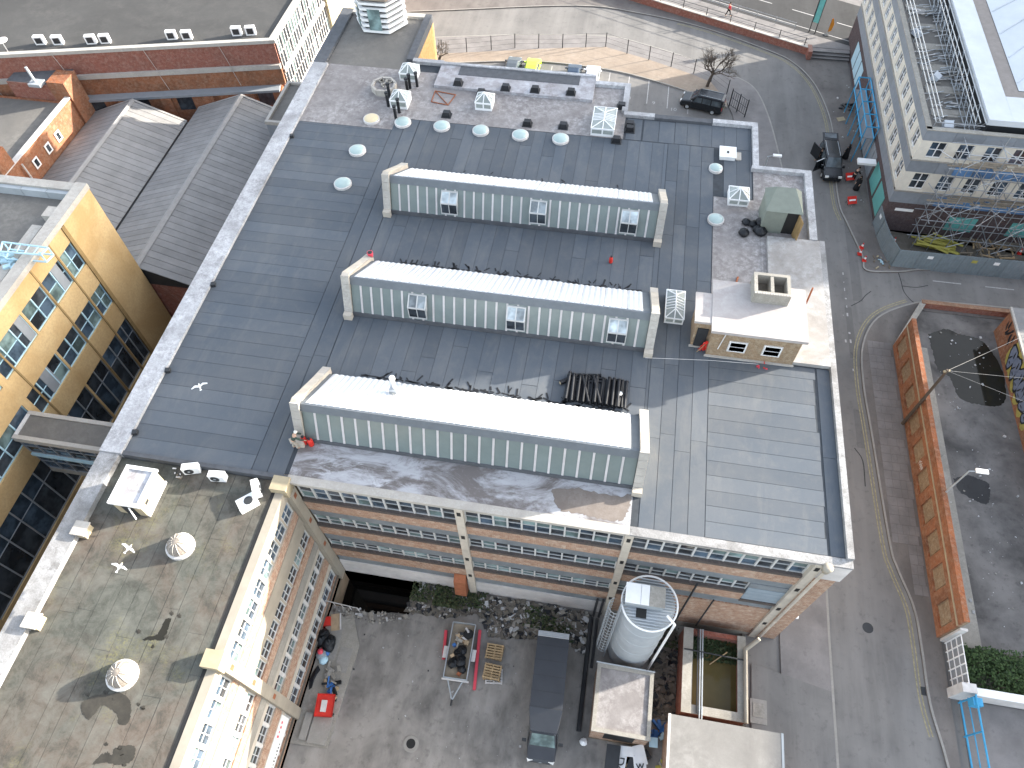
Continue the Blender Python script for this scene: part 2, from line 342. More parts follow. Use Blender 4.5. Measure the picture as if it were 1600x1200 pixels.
def water(name, c):
    t = NT(name); a = t.noise(0.7, 4, 0.6); t.out(t.mix(a, dk(c,0.7), dk(c,1.4)), 0.06, 0, t.noise(3, 2, 0.5), 0.02, 0.2, 0.01)
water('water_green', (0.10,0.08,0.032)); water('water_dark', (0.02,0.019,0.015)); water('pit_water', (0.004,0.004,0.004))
def rubble():
    t = NT('rubble'); f = t.noise(5, 4, 0.8); col = t.vary(t.mix(t.ramp(f, [(0.42,0.0),(0.6,1.0)]), (0.07,0.06,0.05), (0.22,0.2,0.18)), 0.1); t.out(col, 0.95, 0, f, 0.5)
rubble()
plain('litter', (0.5,0.5,0.5), 0.7, piece=0.0, var=0.3, scale=8)
mottled('flat_roof_grey', (0.046,0.045,0.044), (0.066,0.065,0.063), (0.09,0.086,0.081), 0.14, 0.6, speck=0.08)
plain('rib_dome', (0.27,0.235,0.20), 0.6, 0.0, var=0.3, scale=3)
def streaky():
    t = NT('streaky_white'); m = t.mapping((0.45,1,1)); a = t.noise(0.55, 9, 0.72, m, 1.2); b = t.noise(1.6, 9, 0.8, t.mapping((0.35,1,1)), 1.0); c = t.noise(0.22, 5, 0.6)
    col = t.mix(t.ramp(a, [(0.42,0.0),(0.56,1.0)]), (0.15,0.135,0.13), (0.37,0.37,0.385))
    col = t.mix(t.math('MULTIPLY', t.ramp(b, [(0.5,0.0),(0.64,1.0)]), t.ramp(c, [(0.4,0.0),(0.6,1.0)])), col, (0.47,0.475,0.495))
    col = t.mix(t.math('MULTIPLY', t.ramp(b, [(0.32,0.8),(0.45,0.0)]), 0.8), col, (0.055,0.05,0.052))
    t.out(col, 0.85, 0, b, 0.25, 0.25, 0.03)
streaky()
mottled('garage_roof', (0.17,0.162,0.152), (0.24,0.23,0.215), (0.31,0.30,0.285), 0.35, 1.5, speck=0.15)
plain('graffiti_blue', (0.17,0.20,0.27), 0.6, var=0.2, scale=3); plain('graffiti_yellow', (0.42,0.36,0.10), 0.6, var=0.3, scale=4)
plain('cage_tube', (0.40,0.43,0.45), 0.5, 0.2)
plain('window_white', (0.50,0.50,0.49), 0.6, var=0.12, piece=0.12)
plain('damp', (0.05,0.045,0.036), 0.5, var=0.4, scale=1.5)
mottled('parapet_worn_sunlit', (0.13,0.124,0.118), (0.29,0.285,0.28), (0.43,0.43,0.435), 0.8, 2.6, (0.39,0.46), speck=0.5)  # dirt-flecked parapet white, colour lowered where the sun falls so it stays unclipped
plain('walkway_tan', (0.30,0.265,0.24), 0.85, var=0.15)
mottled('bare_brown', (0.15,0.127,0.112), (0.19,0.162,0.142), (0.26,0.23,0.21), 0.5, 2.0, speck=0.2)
# ================================================================ THE SETTING
YG = -0.7                                    # courtyard floor
# ground sheet with a cut-out for the sunken yard
gx = [-900, -16.75, 13.0, 900]; gy = [-700, -12, 16.5, 1500]
gv = [(x, y, -0.02) for y in gy for x in gx]; gf = []
for j in range(3):
    for i in range(3):
        if i == 1 and j == 1: continue
        gf.append((j*4+i, j*4+i+1, (j+1)*4+i+1, (j+1)*4+i))
struct(mk('ground', gv, gf, 'bare_ground'))
# streets
struct(prism('street', 'asphalt', [(13.2,-14),(60,-14),(60,100),(15,104),(-70,112),(-70,67),(13.2,67)], -0.015, 0.004))
RK = smooth_line([(26.6,2),(25.9,9.9),(25.3,13.7),(25.25,17.5),(25.1,20.2),(24.3,23.0),(23.95,25.2),(23.6,34.5),(23.4,39.7),(23.75,44),(25.4,47.5),(28.6,49.7),(31,50.3),(36,50.6),(60,50.9)], 5)
OK_ = smooth_line([(60,55.2),(34,54.6),(28,53.6),(25.0,53.4),(24.75,55.4),(23.7,59.7),(23.1,62.5),(23.05,68),(23.3,74.2),(22.9,78.9),(21.7,83.8),(19.6,87.5),(16.6,89.8),(8.5,93.8),(0.1,96.1),(-8.6,96.8),(-27.2,92.9),(-50,88)], 5)
IK = smooth_line([(-50,81),(-27,86.5),(-15,88.9),(-4,90.2),(1.9,88.8),(8.7,85.9),(12.6,83.7),(14.9,81.5),(16.3,76.7),(17.3,70),(18.3,60),(19,50),(19.4,33),(19.1,17),(19.1,-6)], 5)
def pavement(name, mat, line, back, z=0.12):
    p = struct(prism(name, mat, line+back, -0.01, z))
    strip('kerb', 'kerbstone', line, -0.004, -0.16, 0.0, z+0.006, p); return p
pr = pavement('pavement_right', 'pavement_dark', RK, [(60,49.0),(29.4,49.0),(26.75,44.6),(26.75,2)])
RKo = [p for p in RK]
pavement('pavement_corner', 'pavement_dark', OK_, [(-50,96),(-27,99.5),(-10,103.6),(1.6,98.8),(21.3,90.2),(26.2,89.2),(26.2,60),(28,55.5),(60,56.5)])
strip('kerb', 'kerbstone', IK, 0.004, -0.16, 0.0, 0.126, struct(prism('pavement_inner', 'paving', IK+[(13.4,-6),(13.4,8.6),(15.6,8.6),(15.6,48),(11.2,48.8),(11.1,54.2),(13,71),(12.2,76),(11.5,78.5),(9.6,82.0),(7.0,83.4),(1.9,85.6),(-3.7,87.6),(-9.1,86.6),(-27,82.5),(-50,78)], -0.012, 0.12)))
# drive between pavement and yard buildings: dropped tarmac apron laid over the pavement
struct(prism('driveway', 'asphalt', [(13.3,-6),(18.9,-6),(18.9,13.4),(13.6,14.4)], 0.1, 0.128))
# stone paving slabs on the right pavement
for j in range(30):
    y = 21.2+j*0.78
    xk = 24.25 if y > 24.8 else 25.35
    x = xk
    while x < 26.15:
        w = random.choice((0.45, 0.6, 0.75)); w = min(w, 26.35-x)
        if w > 0.2: box('paving_slab', 'paving', x, x+w-0.02, y, y+0.76, 0.112, 0.134+random.uniform(0,0.006), pr)
        x += w
# painted lines
def lines(name, mat, L, offs, w=0.09, z=0.0085):
    mb = MB()
    for d in offs: strip('', mat, L, d, d+w, -0.001, z, None, mb)
    return struct(mb.build(name, mat))
lines('double_yellow_line', 'line_yellow', [p for p in RK if 11 < p[1] < 49.9 and p[0] < 29.5], (0.28, 0.50))
lines('double_yellow_line', 'line_yellow', [p for p in OK_ if p[1] > 60.3 and p[0] > 4], (0.28, 0.50))
lines('white_edge_line', 'line_white', [p for p in IK if p[1] > 60 and p[0] > 5], (-0.45,), 0.1)
mb = MB()
for k in range(12):                          # give-way dashes, worn
    y = 41.0+k*1.05
    for x in (22.35, 22.75):
        if random.random() < 0.55: mb.box(x+random.uniform(-.05,.05), x+0.08+random.uniform(0,.1), y, y+random.uniform(.1,.4), -0.001, 0.008)
for x in (31.2, 36.0, 40.6): mb.box(x, x+2.6, 53.0, 53.12, -0.001, 0.008)
struct(mb.build('road_marking', 'line_white'))
lathe('manhole_cover', 'dark_metal', at(1356,981,0.004), [(0.38,0),(0.38,0.006)], None, 18, False)['kind'] = 'structure'
mb = MB()
for a in ((1320,300,1336,470,0.9),(1325,480,1336,560,0.6),(1340,640,1345,700,0.7)):      # tarmac repairs
    p, q = at(a[0],a[1]), at(a[2],a[3]); mb.box(p.x-a[4]/2, p.x+a[4]/2, min(p.y,q.y), max(p.y,q.y), -0.001, 0.007)
struct(mb.build('tarmac_patch', 'asphalt_patch'))
# car park behind the factory
ISL = smooth_line([(-50,76),(-36,79),(-23.7,81.2),(-17,82.6),(-11.1,83.4),(-3.7,83.0),(1,82.0),(5.8,80.3),(9.5,78.6),(11.6,77.4)], 4)
struct(prism('car_park', 'asphalt', [(-50,58),(13.2,54),(13.2,77)]+ISL[::-1], 0.0, 0.016))
strip('kerb', 'kerbstone', ISL, -0.14, 0.004, 0.0, 0.165, struct(prism('gravel_verge', 'gravel', ISL+[(11.5,78.5),(9.6,82.0),(7.0,83.4),(1.9,85.6),(-3.7,87.6),(-9.1,86.6),(-27,82.5),(-50,78)], 0.0, 0.16)))
mb = MB()
for k in range(12):
    x = -19.6+k*2.42; y1 = 82.9-0.0105*(x+8)**2 if x > -8 else 83.0-0.012*(x+8)**2
    mb.box(x, x+0.1, y1-5.0, y1-0.25, 0.01, 0.021)
struct(mb.build('parking_bay_line', 'line_white'))
for s, px, py in (('8',983,155),('9',1021,163),('10',1052,173)):
    c = bpy.data.curves.new('bay_number', 'FONT'); c.body = s; c.size = 0.8; c.align_x = 'CENTER'; c.materials.append(MT['line_white'])
    o = bpy.data.objects.new('bay_number', c); COL.objects.link(o); me = bpy.data.meshes.new_from_object(o); bpy.data.objects.remove(o); o = bpy.data.objects.new('bay_number', me); COL.objects.link(o); o.location = at(px, py, 0.021); o['kind'] = 'structure'
# upper road beyond the low brick wall
UR = [(-70,128.5),(-20,107.3),(1.6,98.1),(21.3,89.7)]
struct(prism('upper_pavement', 'paving', UR+[(21.3,90.3),(26.3,90.3),(60,84),(60,200),(-70,200)], -0.01, 0.72))
ud = Vector((19.7,-8.5)).normalized(); un = Vector((-ud.y, ud.x))
def up(s, t, z): p = Vector((21.3,89.7))+ud*s+un*t; return (p.x, p.y, z)
mb = MB(); mb.prism([up(-90,3.4,0)[:2], up(40,3.4,0)[:2], up(40,13,0)[:2], up(-90,13,0)[:2]], 0.70, 0.726)
struct(mb.build('upper_road', 'asphalt_dark'))
mb = MB()
for k in range(-12, 6): mb.prism([up(k*6+1,7.6,0)[:2], up(k*6+4.2,7.6,0)[:2], up(k*6+4.2,7.74,0)[:2], up(k*6+1,7.74,0)[:2]], 0.72, 0.731)
mb.prism([up(-90,4.3,0)[:2], up(40,4.3,0)[:2], up(40,4.42,0)[:2], up(-90,4.42,0)[:2]], 0.72, 0.731)
struct(mb.build('upper_road_marking', 'line_white'))
st = thing('steps', 'three dark-nosed concrete steps between low brick wall and grey office block', 'steps', (23.8,89.3,0))
for k in range(3):
    box('tread', 'paving', 21.4, 26.3, 88.6+k*0.42, 90.2, 0.12+k*0.2, 0.32+k*0.2, st); box('nosing', 'dark_metal', 21.4, 26.3, 88.56+k*0.42, 88.64+k*0.42, 0.24+k*0.2, 0.326+k*0.2, st)
lw = thing('low_brick_wall', 'low red brick wall with stone coping below the upper road railings', 'wall', (1.6,98.1,0))
mb = MB(); strip('', '', UR, -0.25, 0.05, -0.01, 1.05, None, mb); mb.build('brickwork', 'brick_red', lw)
strip('coping', 'coping', UR, -0.32, 0.12, 1.05, 1.14, lw)
obox('end_pier', 'brick_red', (21.4,89.2,0.55), (0.5,1.6,1.3), 0.0, lw)
rl = thing('railing', 'black post and rail fence standing on the low red brick wall', 'railing', (1.6,98.1,1.1))
for k in range(14):
    p = up(-0.6-k*3.3, -0.1, 1.1); tube('post', 'dark_metal', p, (p[0],p[1],2.15), 0.05, rl, 5)
for z in (1.5, 2.05): tube('rail', 'dark_metal', up(-0.3,-0.1,z), up(-44,-0.1,z), 0.03, rl, 5)
r2 = thing('railing', 'thin grey pedestrian railing along the kerb of the upper road', 'railing', up(-20,3.1,0.72))
for k in range(16):
    p = up(-3-k*2.6, 3.1, 0.72); tube('post', 'scaffold_tube', p, (p[0],p[1],1.75), 0.04, r2, 5)
for z in (1.25, 1.72): tube('rail', 'scaffold_tube', up(-3,3.1,z), up(-42,3.1,z), 0.025, r2, 5)
# yard floor, pit, raised ledge
pit = [(-16.74,16.42),(-16.74,13.7),(-15.2,13.75),(-13.6,13.55),(-12.2,13.9),(-11.0,13.95),(-10.55,14.7),(-10.5,15.6),(-10.8,16.42)]
yb = [(-16.74,16.42),(-16.74,-12),(13,-12),(13,16.42),(-10.8,16.42)]
fl = pit[1:-1]
struct(mk('yard_floor', [(x,y,YG) for x,y in [(-16.74,-12),(13,-12),(13,16.42),(-10.8,16.42)]+fl[::-1]], [tuple(range(4+len(fl)))], 'yard_floor'))
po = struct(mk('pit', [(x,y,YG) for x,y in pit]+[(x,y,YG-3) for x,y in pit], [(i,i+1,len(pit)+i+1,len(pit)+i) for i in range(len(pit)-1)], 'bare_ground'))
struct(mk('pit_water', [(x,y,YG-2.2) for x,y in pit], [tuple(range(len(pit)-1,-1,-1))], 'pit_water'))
mk('retaining_wall', [(13,-12,YG),(13,16.5,YG),(13,16.5,0),(13,-12,0),(-16.75,-12,YG),(-16.75,-12,0)], [(0,1,2,3),(4,0,3,5)], 'grimy_concrete')['kind'] = 'structure'
lg = struct(prism('yard_ledge', 'grimy_concrete', [(-16.72,13.2),(-15.0,13.3),(-13.9,11.2),(-14.15,4.4),(-15.9,4.3),(-16.72,4.3)], YG-0.01, YG+0.14))
for (a,b,c,d,h) in ((-15.6,-14.3,4.5,6.4,.16),(-16.2,-15.7,4.6,6.3,.2),(-15.2,-14.3,9.2,10.9,.03),(-16.5,-15.4,9.9,12.2,.02),(-15.5,-14.6,7.2,9.0,.04)):
    box('concrete_slab', 'kerbstone', a, b, c, d, YG+0.14, YG+0.14+h, lg)
# demolished plot to the right with puddles
struct(prism('plot_floor', 'plot_floor', [(26.8,17.5),(60,17.5),(60,49.2),(29.4,49.2),(26.8,44.4)], -0.012, 0.03))
def puddle(px, z, mat, name='puddle', seed=1, j_=0.06):
    P = smooth_line([(at(a,b,z).x, at(a,b,z).y) for a,b in px+[px[0]]], 9)[:-1]; rr = random.Random(seed)
    P = [(x+rr.uniform(-j_,j_), y+rr.uniform(-j_,j_)) for x,y in P]
    return struct(mk(name, [(x,y,z) for x,y in P], [tuple(range(len(P)))] if sum(P[i][0]*P[(i+1)%len(P)][1]-P[(i+1)%len(P)][0]*P[i][1] for i in range(len(P)))>0 else [tuple(range(len(P)-1,-1,-1))], mat))
puddle([(1450,522),(1478,514),(1500,522),(1530,530),(1548,548),(1566,580),(1572,620),(1560,634),(1530,632),(1500,622),(1484,590),(1470,583),(1462,570),(1456,545)], 0.036, 'water_dark')
puddle([(1490,748),(1510,742),(1530,748),(1546,758),(1546,778),(1540,788),(1520,780),(1500,768)], 0.036, 'asphalt_dark', 'damp_patch')
# plot to the lower right: planting bed and concrete forecourt
struct(prism('planting_bed', 'bare_ground', [(27.2,14.9),(60,14.9),(60,17.4),(27.2,18.0)], -0.01, 0.1))
struct(prism('forecourt', 'paving', [(27.4,-8),(60,-8),(60,14.3),(27.4,14.3)], -0.01, 0.06))
mb = MB()
for pl in ([(1403,424),(1408,440),(1412,455),(1422,468),(1430,474)], [(1330,478),(1345,470),(1352,462),(1361,455)], [(1410,447),(1432,449),(1450,446)], [(1335,700),(1348,720),(1352,760)]):
    strip('', '', smooth_line([(at(a,b,0).x, at(a,b,0).y) for a,b in pl], 4), -.04, .04, 0.0, 0.0075, None, mb)
struct(mb.build('tarmac_crack', 'asphalt_dark'))
for px, py in ((1352,540),(1372,720),(1322,330),(1444,1080)):
    c = at(px,py,0.004); struct(box('drain_grate', 'dark_metal', c.x-.22, c.x+.22, c.y-.28, c.y+.28, 0.0, 0.010))
# ================================================================ THE FACTORY
ZR = 14.6
class Face:
    "a wall plane: axis 'x' runs along x and faces -y, axis 'y' runs along y and faces +x, 'w' faces -x, 'n' faces +y"
    def __init__(s, axis, c): s.a = axis; s.c = c
    def b(s, mb, u0, u1, d0, d1, z0, z1):
        if s.a == 'x': mb.box(u0, u1, s.c-d1, s.c-d0, z0, z1)
        elif s.a == 'y': mb.box(s.c+d0, s.c+d1, u0, u1, z0, z1)
        elif s.a == 'w': mb.box(s.c-d1, s.c-d0, u0, u1, z0, z1)
        else: mb.box(u0, u1, s.c+d0, s.c+d1, z0, z1)
        return mb
    def box(s, name, mat, u0, u1, d0, d1, z0, z1, parent): return s.b(MB(), u0,u1,d0,d1,z0,z1).build(name, mat, parent)
def window(F, u0, u1, z0, z1, n, parent, d=-0.22, fm='white_paint', gm=('glass_dark',), mw=0.1, transom=0.4, fw=0.07, sub=False, depth=0.12, tw=0.05):
    "ribbon window: frame and mullions are the window, each pane a sub-part"
    mb = MB(); step = (u1-u0)/n
    F.b(mb,u0,u1,d,d+depth*0.7,z0,z0+fw); F.b(mb,u0,u1,d,d+depth*0.7,z1-fw,z1)
    for i in range(n+1):
        c = u0+i*step; F.b(mb, max(u0,c-mw/2), min(u1,c+mw/2), d, d+depth, z0+fw, z1-fw)
    if transom:
        zt = z0+(z1-z0)*transom
        for i in range(n): F.b(mb, u0+i*step+mw/2, u0+(i+1)*step-mw/2, d, d+depth*0.6, zt-tw/2, zt+tw/2)
    if sub:
        for i in range(n):
            c = u0+(i+0.5)*step; F.b(mb, c-0.025, c+0.025, d, d+depth*0.55, z0+fw, z1-fw)
    w = mb.build('window', fm, parent)
    for i in range(n):
        a, b = u0+i*step+mw/2, u0+(i+1)*step-mw/2; g = random.choice(gm)
        if transom:
            F.box('pane', g, a, b, d-0.02, d+0.02, z0+fw, zt-tw/2, w); F.box('pane', random.choice(gm), a, b, d-0.02, d+0.02, zt+tw/2, z1-fw, w)
        else: F.box('pane', g, a, b, d-0.02, d+0.02, z0+fw, z1-fw, w)
    return w
fb = thing('factory_building', 'large factory with dark grey felt roof and long north-light monitors, facing the yard', 'factory', (-6,37,0))
# structural core and roof deck
foot = [(-28.35,16.75),(14.95,16.75),(14.95,40.6),(14.6,40.6),(14.6,48.2),(10.5,48.2),(10.5,53.6),(0.0,53.6),(-0.2,57.6),(-3.2,57.6),(-3.2,58.6),(-20.0,58.6),(-20.0,66.0),(-28.35,66.0)]
prism('wall', 'brick_brown', foot, YG-0.3, ZR-0.03, fb)
prism('roof_deck', 'felt_base', [(-28.3,16.8),(14.9,16.8),(14.9,40.5),(14.55,40.5),(14.55,48.15),(10.45,48.15),(10.45,53.55),(0,53.55),(-0.2,57.5),(-3.25,57.5),(-3.25,58.5),(-20.05,58.5),(-20.05,65.9),(-28.3,65.9)], ZR-0.03, ZR-0.012, fb)
# -- front facade to the yard
F = Face('x', 16.4)
BAYS = [(-16.55,-6.79,11), (-6.29,3.06,11), (3.54,13.4,11)]
F.box('recess_wall', 'dark_metal', -16.55, 14.9, -0.345, -0.30, YG, 14.3, fb)
for bi, (a, b, n) in enumerate(BAYS):
    rows = [(12.25,14.2), (8.35,9.75), (4.45,5.65)]
    for ri, (z0, z1) in enumerate(rows):
        lim = b if not (bi == 2 and ri == 1) else 11.15
        if bi == 2 and ri == 2: lim = 6.2
        gl = (('glass_dark','glass_blue','glass_dark','glass_teal'), ('glass_dark','glass_dark','glass_teal'), ('glass_teal','glass_teal','glass_dark'))[ri]
        window(F, a, lim, z0, z1, max(3, round((lim-a)/0.88)), fb, d=-0.26, fm='window_white', gm=gl, mw=0.105, transom=0.42, fw=0.03, tw=0.024)
        F.box('sill', 'brick_sill', a, lim, -0.295, 0.03, z0-0.32, z0, fb)
    F.box('brick_panel', 'brick_buff', a, b, -0.295, 0.0, 10.72, 11.93, fb)
    F.box('lintel', 'lintel_blue', a, b, -0.295, -0.09, 9.75, 10.72, fb)
    F.box('brick_panel', 'brick_buff', a, b if bi < 2 else 11.15, -0.295, 0.0, 6.8, 8.03, fb)
    F.box('lintel', 'lintel_blue', a, b, -0.295, -0.09, 5.65, 6.8 if bi<2 else 6.6, fb)
    if bi < 2:
        F.box('brick_panel', 'brick_buff', a, b, -0.295, 0.0, 2.7, 4.13, fb)
        F.box('lintel', 'lintel_blue', a, b, -0.295, -0.09, 1.6, 2.7, fb)
        F.box('plinth', 'white_render', a, b, -0.295, -0.02, YG, 1.6, fb)
    else:
        F.box('brick_panel', 'brick_buff', a, b, -0.295, 0.0, 0.4, 4.13, fb); F.box('brick_panel', 'brick_buff', 6.2, b, -0.295, 0.0, 4.13, 5.65, fb)
        F.box('plinth', 'grimy_concrete', a, b, -0.295, 0.02, YG, 0.4, fb)
    F.box('head', 'coping', a, b, -0.295, 0.05, 14.2, 14.45, fb)
sh = F.box('shutter', 'shutter', 11.2, 13.4, -0.12, -0.05, 6.95, 9.0, fb)
for k in range(10): F.box('slat', 'shutter', 11.22, 13.38, -0.05, -0.02, 7.0+k*0.2, 7.17+k*0.2, sh)
F.box('shutter_head', 'lintel_blue', 11.15, 13.4, -0.295, -0.04, 9.0, 9.75, fb); F.box('shutter_sill', 'brick_sill', 11.15, 13.4, -0.295, 0.04, 6.6, 6.95, fb)
for xa, xb in ((-6.79,-6.29), (3.06,3.54), (13.4,13.9)):
    p = F.box('pillar', 'pillar_concrete', xa, xb, -0.295, 0.16, YG, 14.55, fb)
    for z in (13.9, 10.4, 6.6, 3.4): F.box('rainwater_hole', 'gutter_dark', xa+0.13, xb-0.13, 0.158, 0.172, z-0.25, z+0.25, p)
F.box('brick_pier', 'brick_buff', 13.9, 15.2, -0.295, 0.05, YG, 12.6, fb); F.box('white_block', 'white_render', 13.9, 15.32, -0.295, 0.14, 12.6, 14.5, fb)
hp = lathe('rainwater_hopper', 'cream_paint', (14.0,16.12,14.15), [(0.2,0),(0.24,0.3),(0.28,0.55),(0.1,0.6)], fb, 12)
tube('downpipe', 'pillar_concrete', (14.0,16.1,0.2), (14.0,16.1,14.1), 0.1, fb, 8)
F.box('coping', 'coping', -16.9, 3.3, -0.40, 0.12, 14.45, ZR+0.05, fb); F.box('coping', 'parapet_worn_sunlit', 3.3, 15.35, -0.40, 0.12, 14.452, ZR+0.06, fb)
# yard side doorway hood (rusty) and downpipes
tube('downpipe', 'dark_metal', (2.45,16.1,YG), (2.45,16.1,3.2), 0.09, fb, 8); tube('downpipe', 'dark_metal', (2.85,16.1,YG), (2.85,16.1,3.2), 0.09, fb, 8)
tube('downpipe', 'dark_metal', (8.1,16.15,1.0), (8.1,16.15,9.0), 0.07, fb, 6); tube('downpipe', 'dark_metal', (9.6,16.15,0.8), (9.6,16.15,6.6), 0.06, fb, 6)
# -- parapets
box('parapet', 'parapet_white', -28.75, -27.35, 16.45, 57.2, ZR-0.5, ZR+0.22, fb)
box('parapet', 'felt_edge', -28.75, -27.6, 57.2, 66.3, ZR-0.5, ZR+0.26, fb); box('parapet', 'felt_edge', -20.4, -19.75, 58.75, 66.3, ZR-0.5, ZR+0.26, fb); box('parapet', 'coping', -27.6, -20.4, 65.7, 66.3, ZR-0.5, ZR+0.26, fb)
box('parapet', 'parapet_worn_sunlit', 15.0, 15.36, 16.75, 40.9, ZR-0.6, ZR+0.3, fb); box('parapet', 'parapet_white', 14.3, 14.85, 40.9, 48.5, ZR-0.6, ZR+0.35, fb)
box('parapet', 'parapet_white', 10.3, 14.3, 48.1, 48.5, ZR-0.6, ZR+0.35, fb); box('parapet', 'parapet_white', 10.4, 10.85, 48.5, 53.5, ZR-0.6, ZR+0.35, fb)
box('parapet', 'parapet_white', 7.2, 10.85, 53.5, 54.0, ZR-0.6, ZR+0.3, fb); box('parapet', 'felt_edge', 2.4, 7.2, 53.5, 54.0, ZR-0.6, ZR+0.22, fb); box('parapet', 'parapet_white', -0.2, 2.4, 53.52, 54.0, ZR-0.6, ZR+0.28, fb)
box('parapet', 'parapet_white', -0.4, 0.1, 54.0, 57.9, ZR-0.6, ZR+0.3, fb); box('parapet', 'parapet_white', -3.0, -0.4, 57.4, 57.9, ZR-0.6, ZR+0.3, fb)
box('parapet', 'parapet_white', -19.75, -16.9, 58.45, 58.95, ZR-0.6, ZR+0.3, fb)
box('parapet', 'felt_edge', -27.35, -16.9, 16.45, 16.72, ZR-0.5, ZR+0.1, fb)
for y in (46.8, 30.2, 22.7, 18.0): obox('parapet_outlet', 'dark_metal', (-27.2,y,ZR+0.12), (0.3,0.3,0.28), 0.3, fb)
# -- concrete and painted areas
box('roof_slab', 'roof_concrete', -27.34, -19.2, 49.0, 57.4, ZR-0.01, ZR+0.012, fb); box('roof_slab', 'roof_concrete', -19.2, 0.0, 50.6, 57.35, ZR-0.01, ZR+0.014, fb)
box('roof_slab', 'roof_concrete_dark', -27.55, -20.45, 57.4, 65.7, ZR-0.01, ZR+0.013, fb)
box('roof_slab', 'roof_concrete', 7.45, 10.9, 31.0, 44.8, ZR-0.01, ZR+0.012, fb); box('roof_slab', 'roof_concrete', 10.9, 14.3, 40.9, 48.1, ZR-0.01, ZR+0.012, fb); box('roof_slab', 'roof_concrete', 10.45, 10.9, 44.8, 48.1, ZR-0.01, ZR+0.02, fb)
box('roof_slab', 'white_slab', 11.3, 15.0, 29.6, 40.85, ZR-0.01, ZR+0.3, fb); box('roof_slab', 'roof_concrete', 10.9, 11.3, 33.0, 40.9, ZR-0.01, ZR+0.05, fb)
box('roof_slab', 'streaky_white', -16.9, 3.26, 16.8, 19.15, ZR-0.01, ZR+0.02, fb)
rs = prism('raised_slab', 'roof_white', [(-17.0,58.55),(-17.0,55.2),(-3.0,55.1),(-3.0,58.55)], ZR-0.02, ZR+0.28, fb)
box('raised_kerb', 'parapet_white', -17.0, -3.0, 58.3, 58.6, ZR+0.28, ZR+0.42, rs); box('felt_gutter', 'felt_edge', -15.2, -4.4, 57.0, 58.3, ZR+0.28, ZR+0.31, rs)
# -- felt strips: each lap is a piece
def fs(x0, x1, y0, y1): box('felt_strip', 'felt', x0, x1, y0, y1, ZR-0.011, ZR+random.uniform(0.004,0.012), fb)
y = 16.74
while y < 48.9:
    e = min(y+1.0+random.uniform(-.03,.03), 48.98); xe = -19.25
    fs(-27.33, xe, y, e-0.022); y = e
for x0, x1 in ((-19.2,-18.25),(-18.22,-17.15)):
    y = 16.75
    while y < 50.5:
        e = min(y+random.uniform(6.5,9), 50.55); fs(x0, x1-0.03, y, e-0.02); y = e
Y0S = (19.12, 29.12, 39.2)
for ya, yb in ((Y0S[0]+4.9,Y0S[1]), (Y0S[1]+4.9,Y0S[2]), (Y0S[2]+4.9,50.55)):
    x = -17.1
    while x < 3.55:
        e = min(x+0.98+random.uniform(-.04,.04), 3.7); m = random.uniform(ya+1, yb-1)
        if random.random() < 0.3: fs(x, e-0.022, ya-0.05, m); fs(x, e-0.022, m+0.03, yb-0.02)
        else: fs(x, e-0.022, ya-0.05, yb-0.02)
        x = e
for k, x0 in enumerate((3.72, 4.6, 5.5, 6.45)):
    y = 16.82; x1 = (4.57, 5.47, 6.42, 7.38)[k]
    while y < 50.5:
        e = min(y+random.uniform(5,8), 50.6); fs(x0, x1, y, e-0.02); y = e
y = 16.85
while y < 29.4:
    e = min(y+0.98, 29.5); fs(7.42, 14.0+random.uniform(-.1,.1), y, e-0.022); y = e
fs(14.2, 14.98, 16.85, 23.0); fs(14.2, 14.98, 23.03, 29.5)
for x0 in (0.2, 1.6, 2.9): fs(x0, x0+1.25, 50.65, 53.4)
x = 4.2
while x < 10.3:
    e = min(x+1.0, 10.36); fs(x, e-0.022, 50.66, 53.45)
    if x > 7.4: fs(x, e-0.022, 44.9, 50.6)
    x = e
# -- black bitumen brushed in ragged strokes behind the monitors
for y0, n in ((Y0S[0]+5.2, 60), (Y0S[1]+5.2, 52), (Y0S[2]+5.2, 8)):
    mb = MB(); rr = random.Random(int(y0))
    for k in range(n):
        x = -14.5+17.0*k/n+rr.uniform(-.4,.4)
        mb.obox((x, y0+rr.uniform(-.1,.15), ZR+0.0215), (rr.uniform(.2,.7), rr.uniform(.06,.16), 0.012), rr.uniform(-.5,.5))
        if rr.random() < 0.6: mb.obox((x+rr.uniform(-.2,.2), y0+(rr.uniform(.1,.5) if y0 > 20 else -rr.uniform(.1,.3)), ZR+0.0235), (rr.uniform(.06,.14), rr.uniform(.2,.6), 0.012), rr.uniform(-.9,.9))
    mb.build('bitumen_stroke', 'bitumen', fb)
# ---------------------------------------------------------------- north-light monitors
def corrugated(mb, x0, x1, ya, za, yb, zb, pitch=0.3, amp=0.05):
    n = int((x1-x0)/pitch)*2; d = Vector((0, yb-ya, zb-za)); nn = Vector((0, -d.z, d.y)).normalized()
    if nn.z < 0: nn = -nn
    vs = []; fs_ = []
    for i in range(n+1):
        h = amp if i % 2 else 0.0; x = x0+(x1-x0)*i/n
        for (yy, zz) in ((ya,za),(yb,zb)): vs.append((x, yy+nn.y*h, zz+nn.z*h))
        for (yy, zz) in ((ya,za),(yb,zb)): vs.append((x, yy-nn.y*0.03, zz-nn.z*0.03))
    for i in range(n):
        k = 4*i; fs_ += [(k,k+4,k+5,k+1),(k+2,k+3,k+7,k+6),(k,k+2,k+6,k+4),(k+1,k+5,k+7,k+3)]
    fs_ += [(0,1,3,2),(4*n,4*n+2,4*n+3,4*n+1)]
    mb.add(vs, fs_)
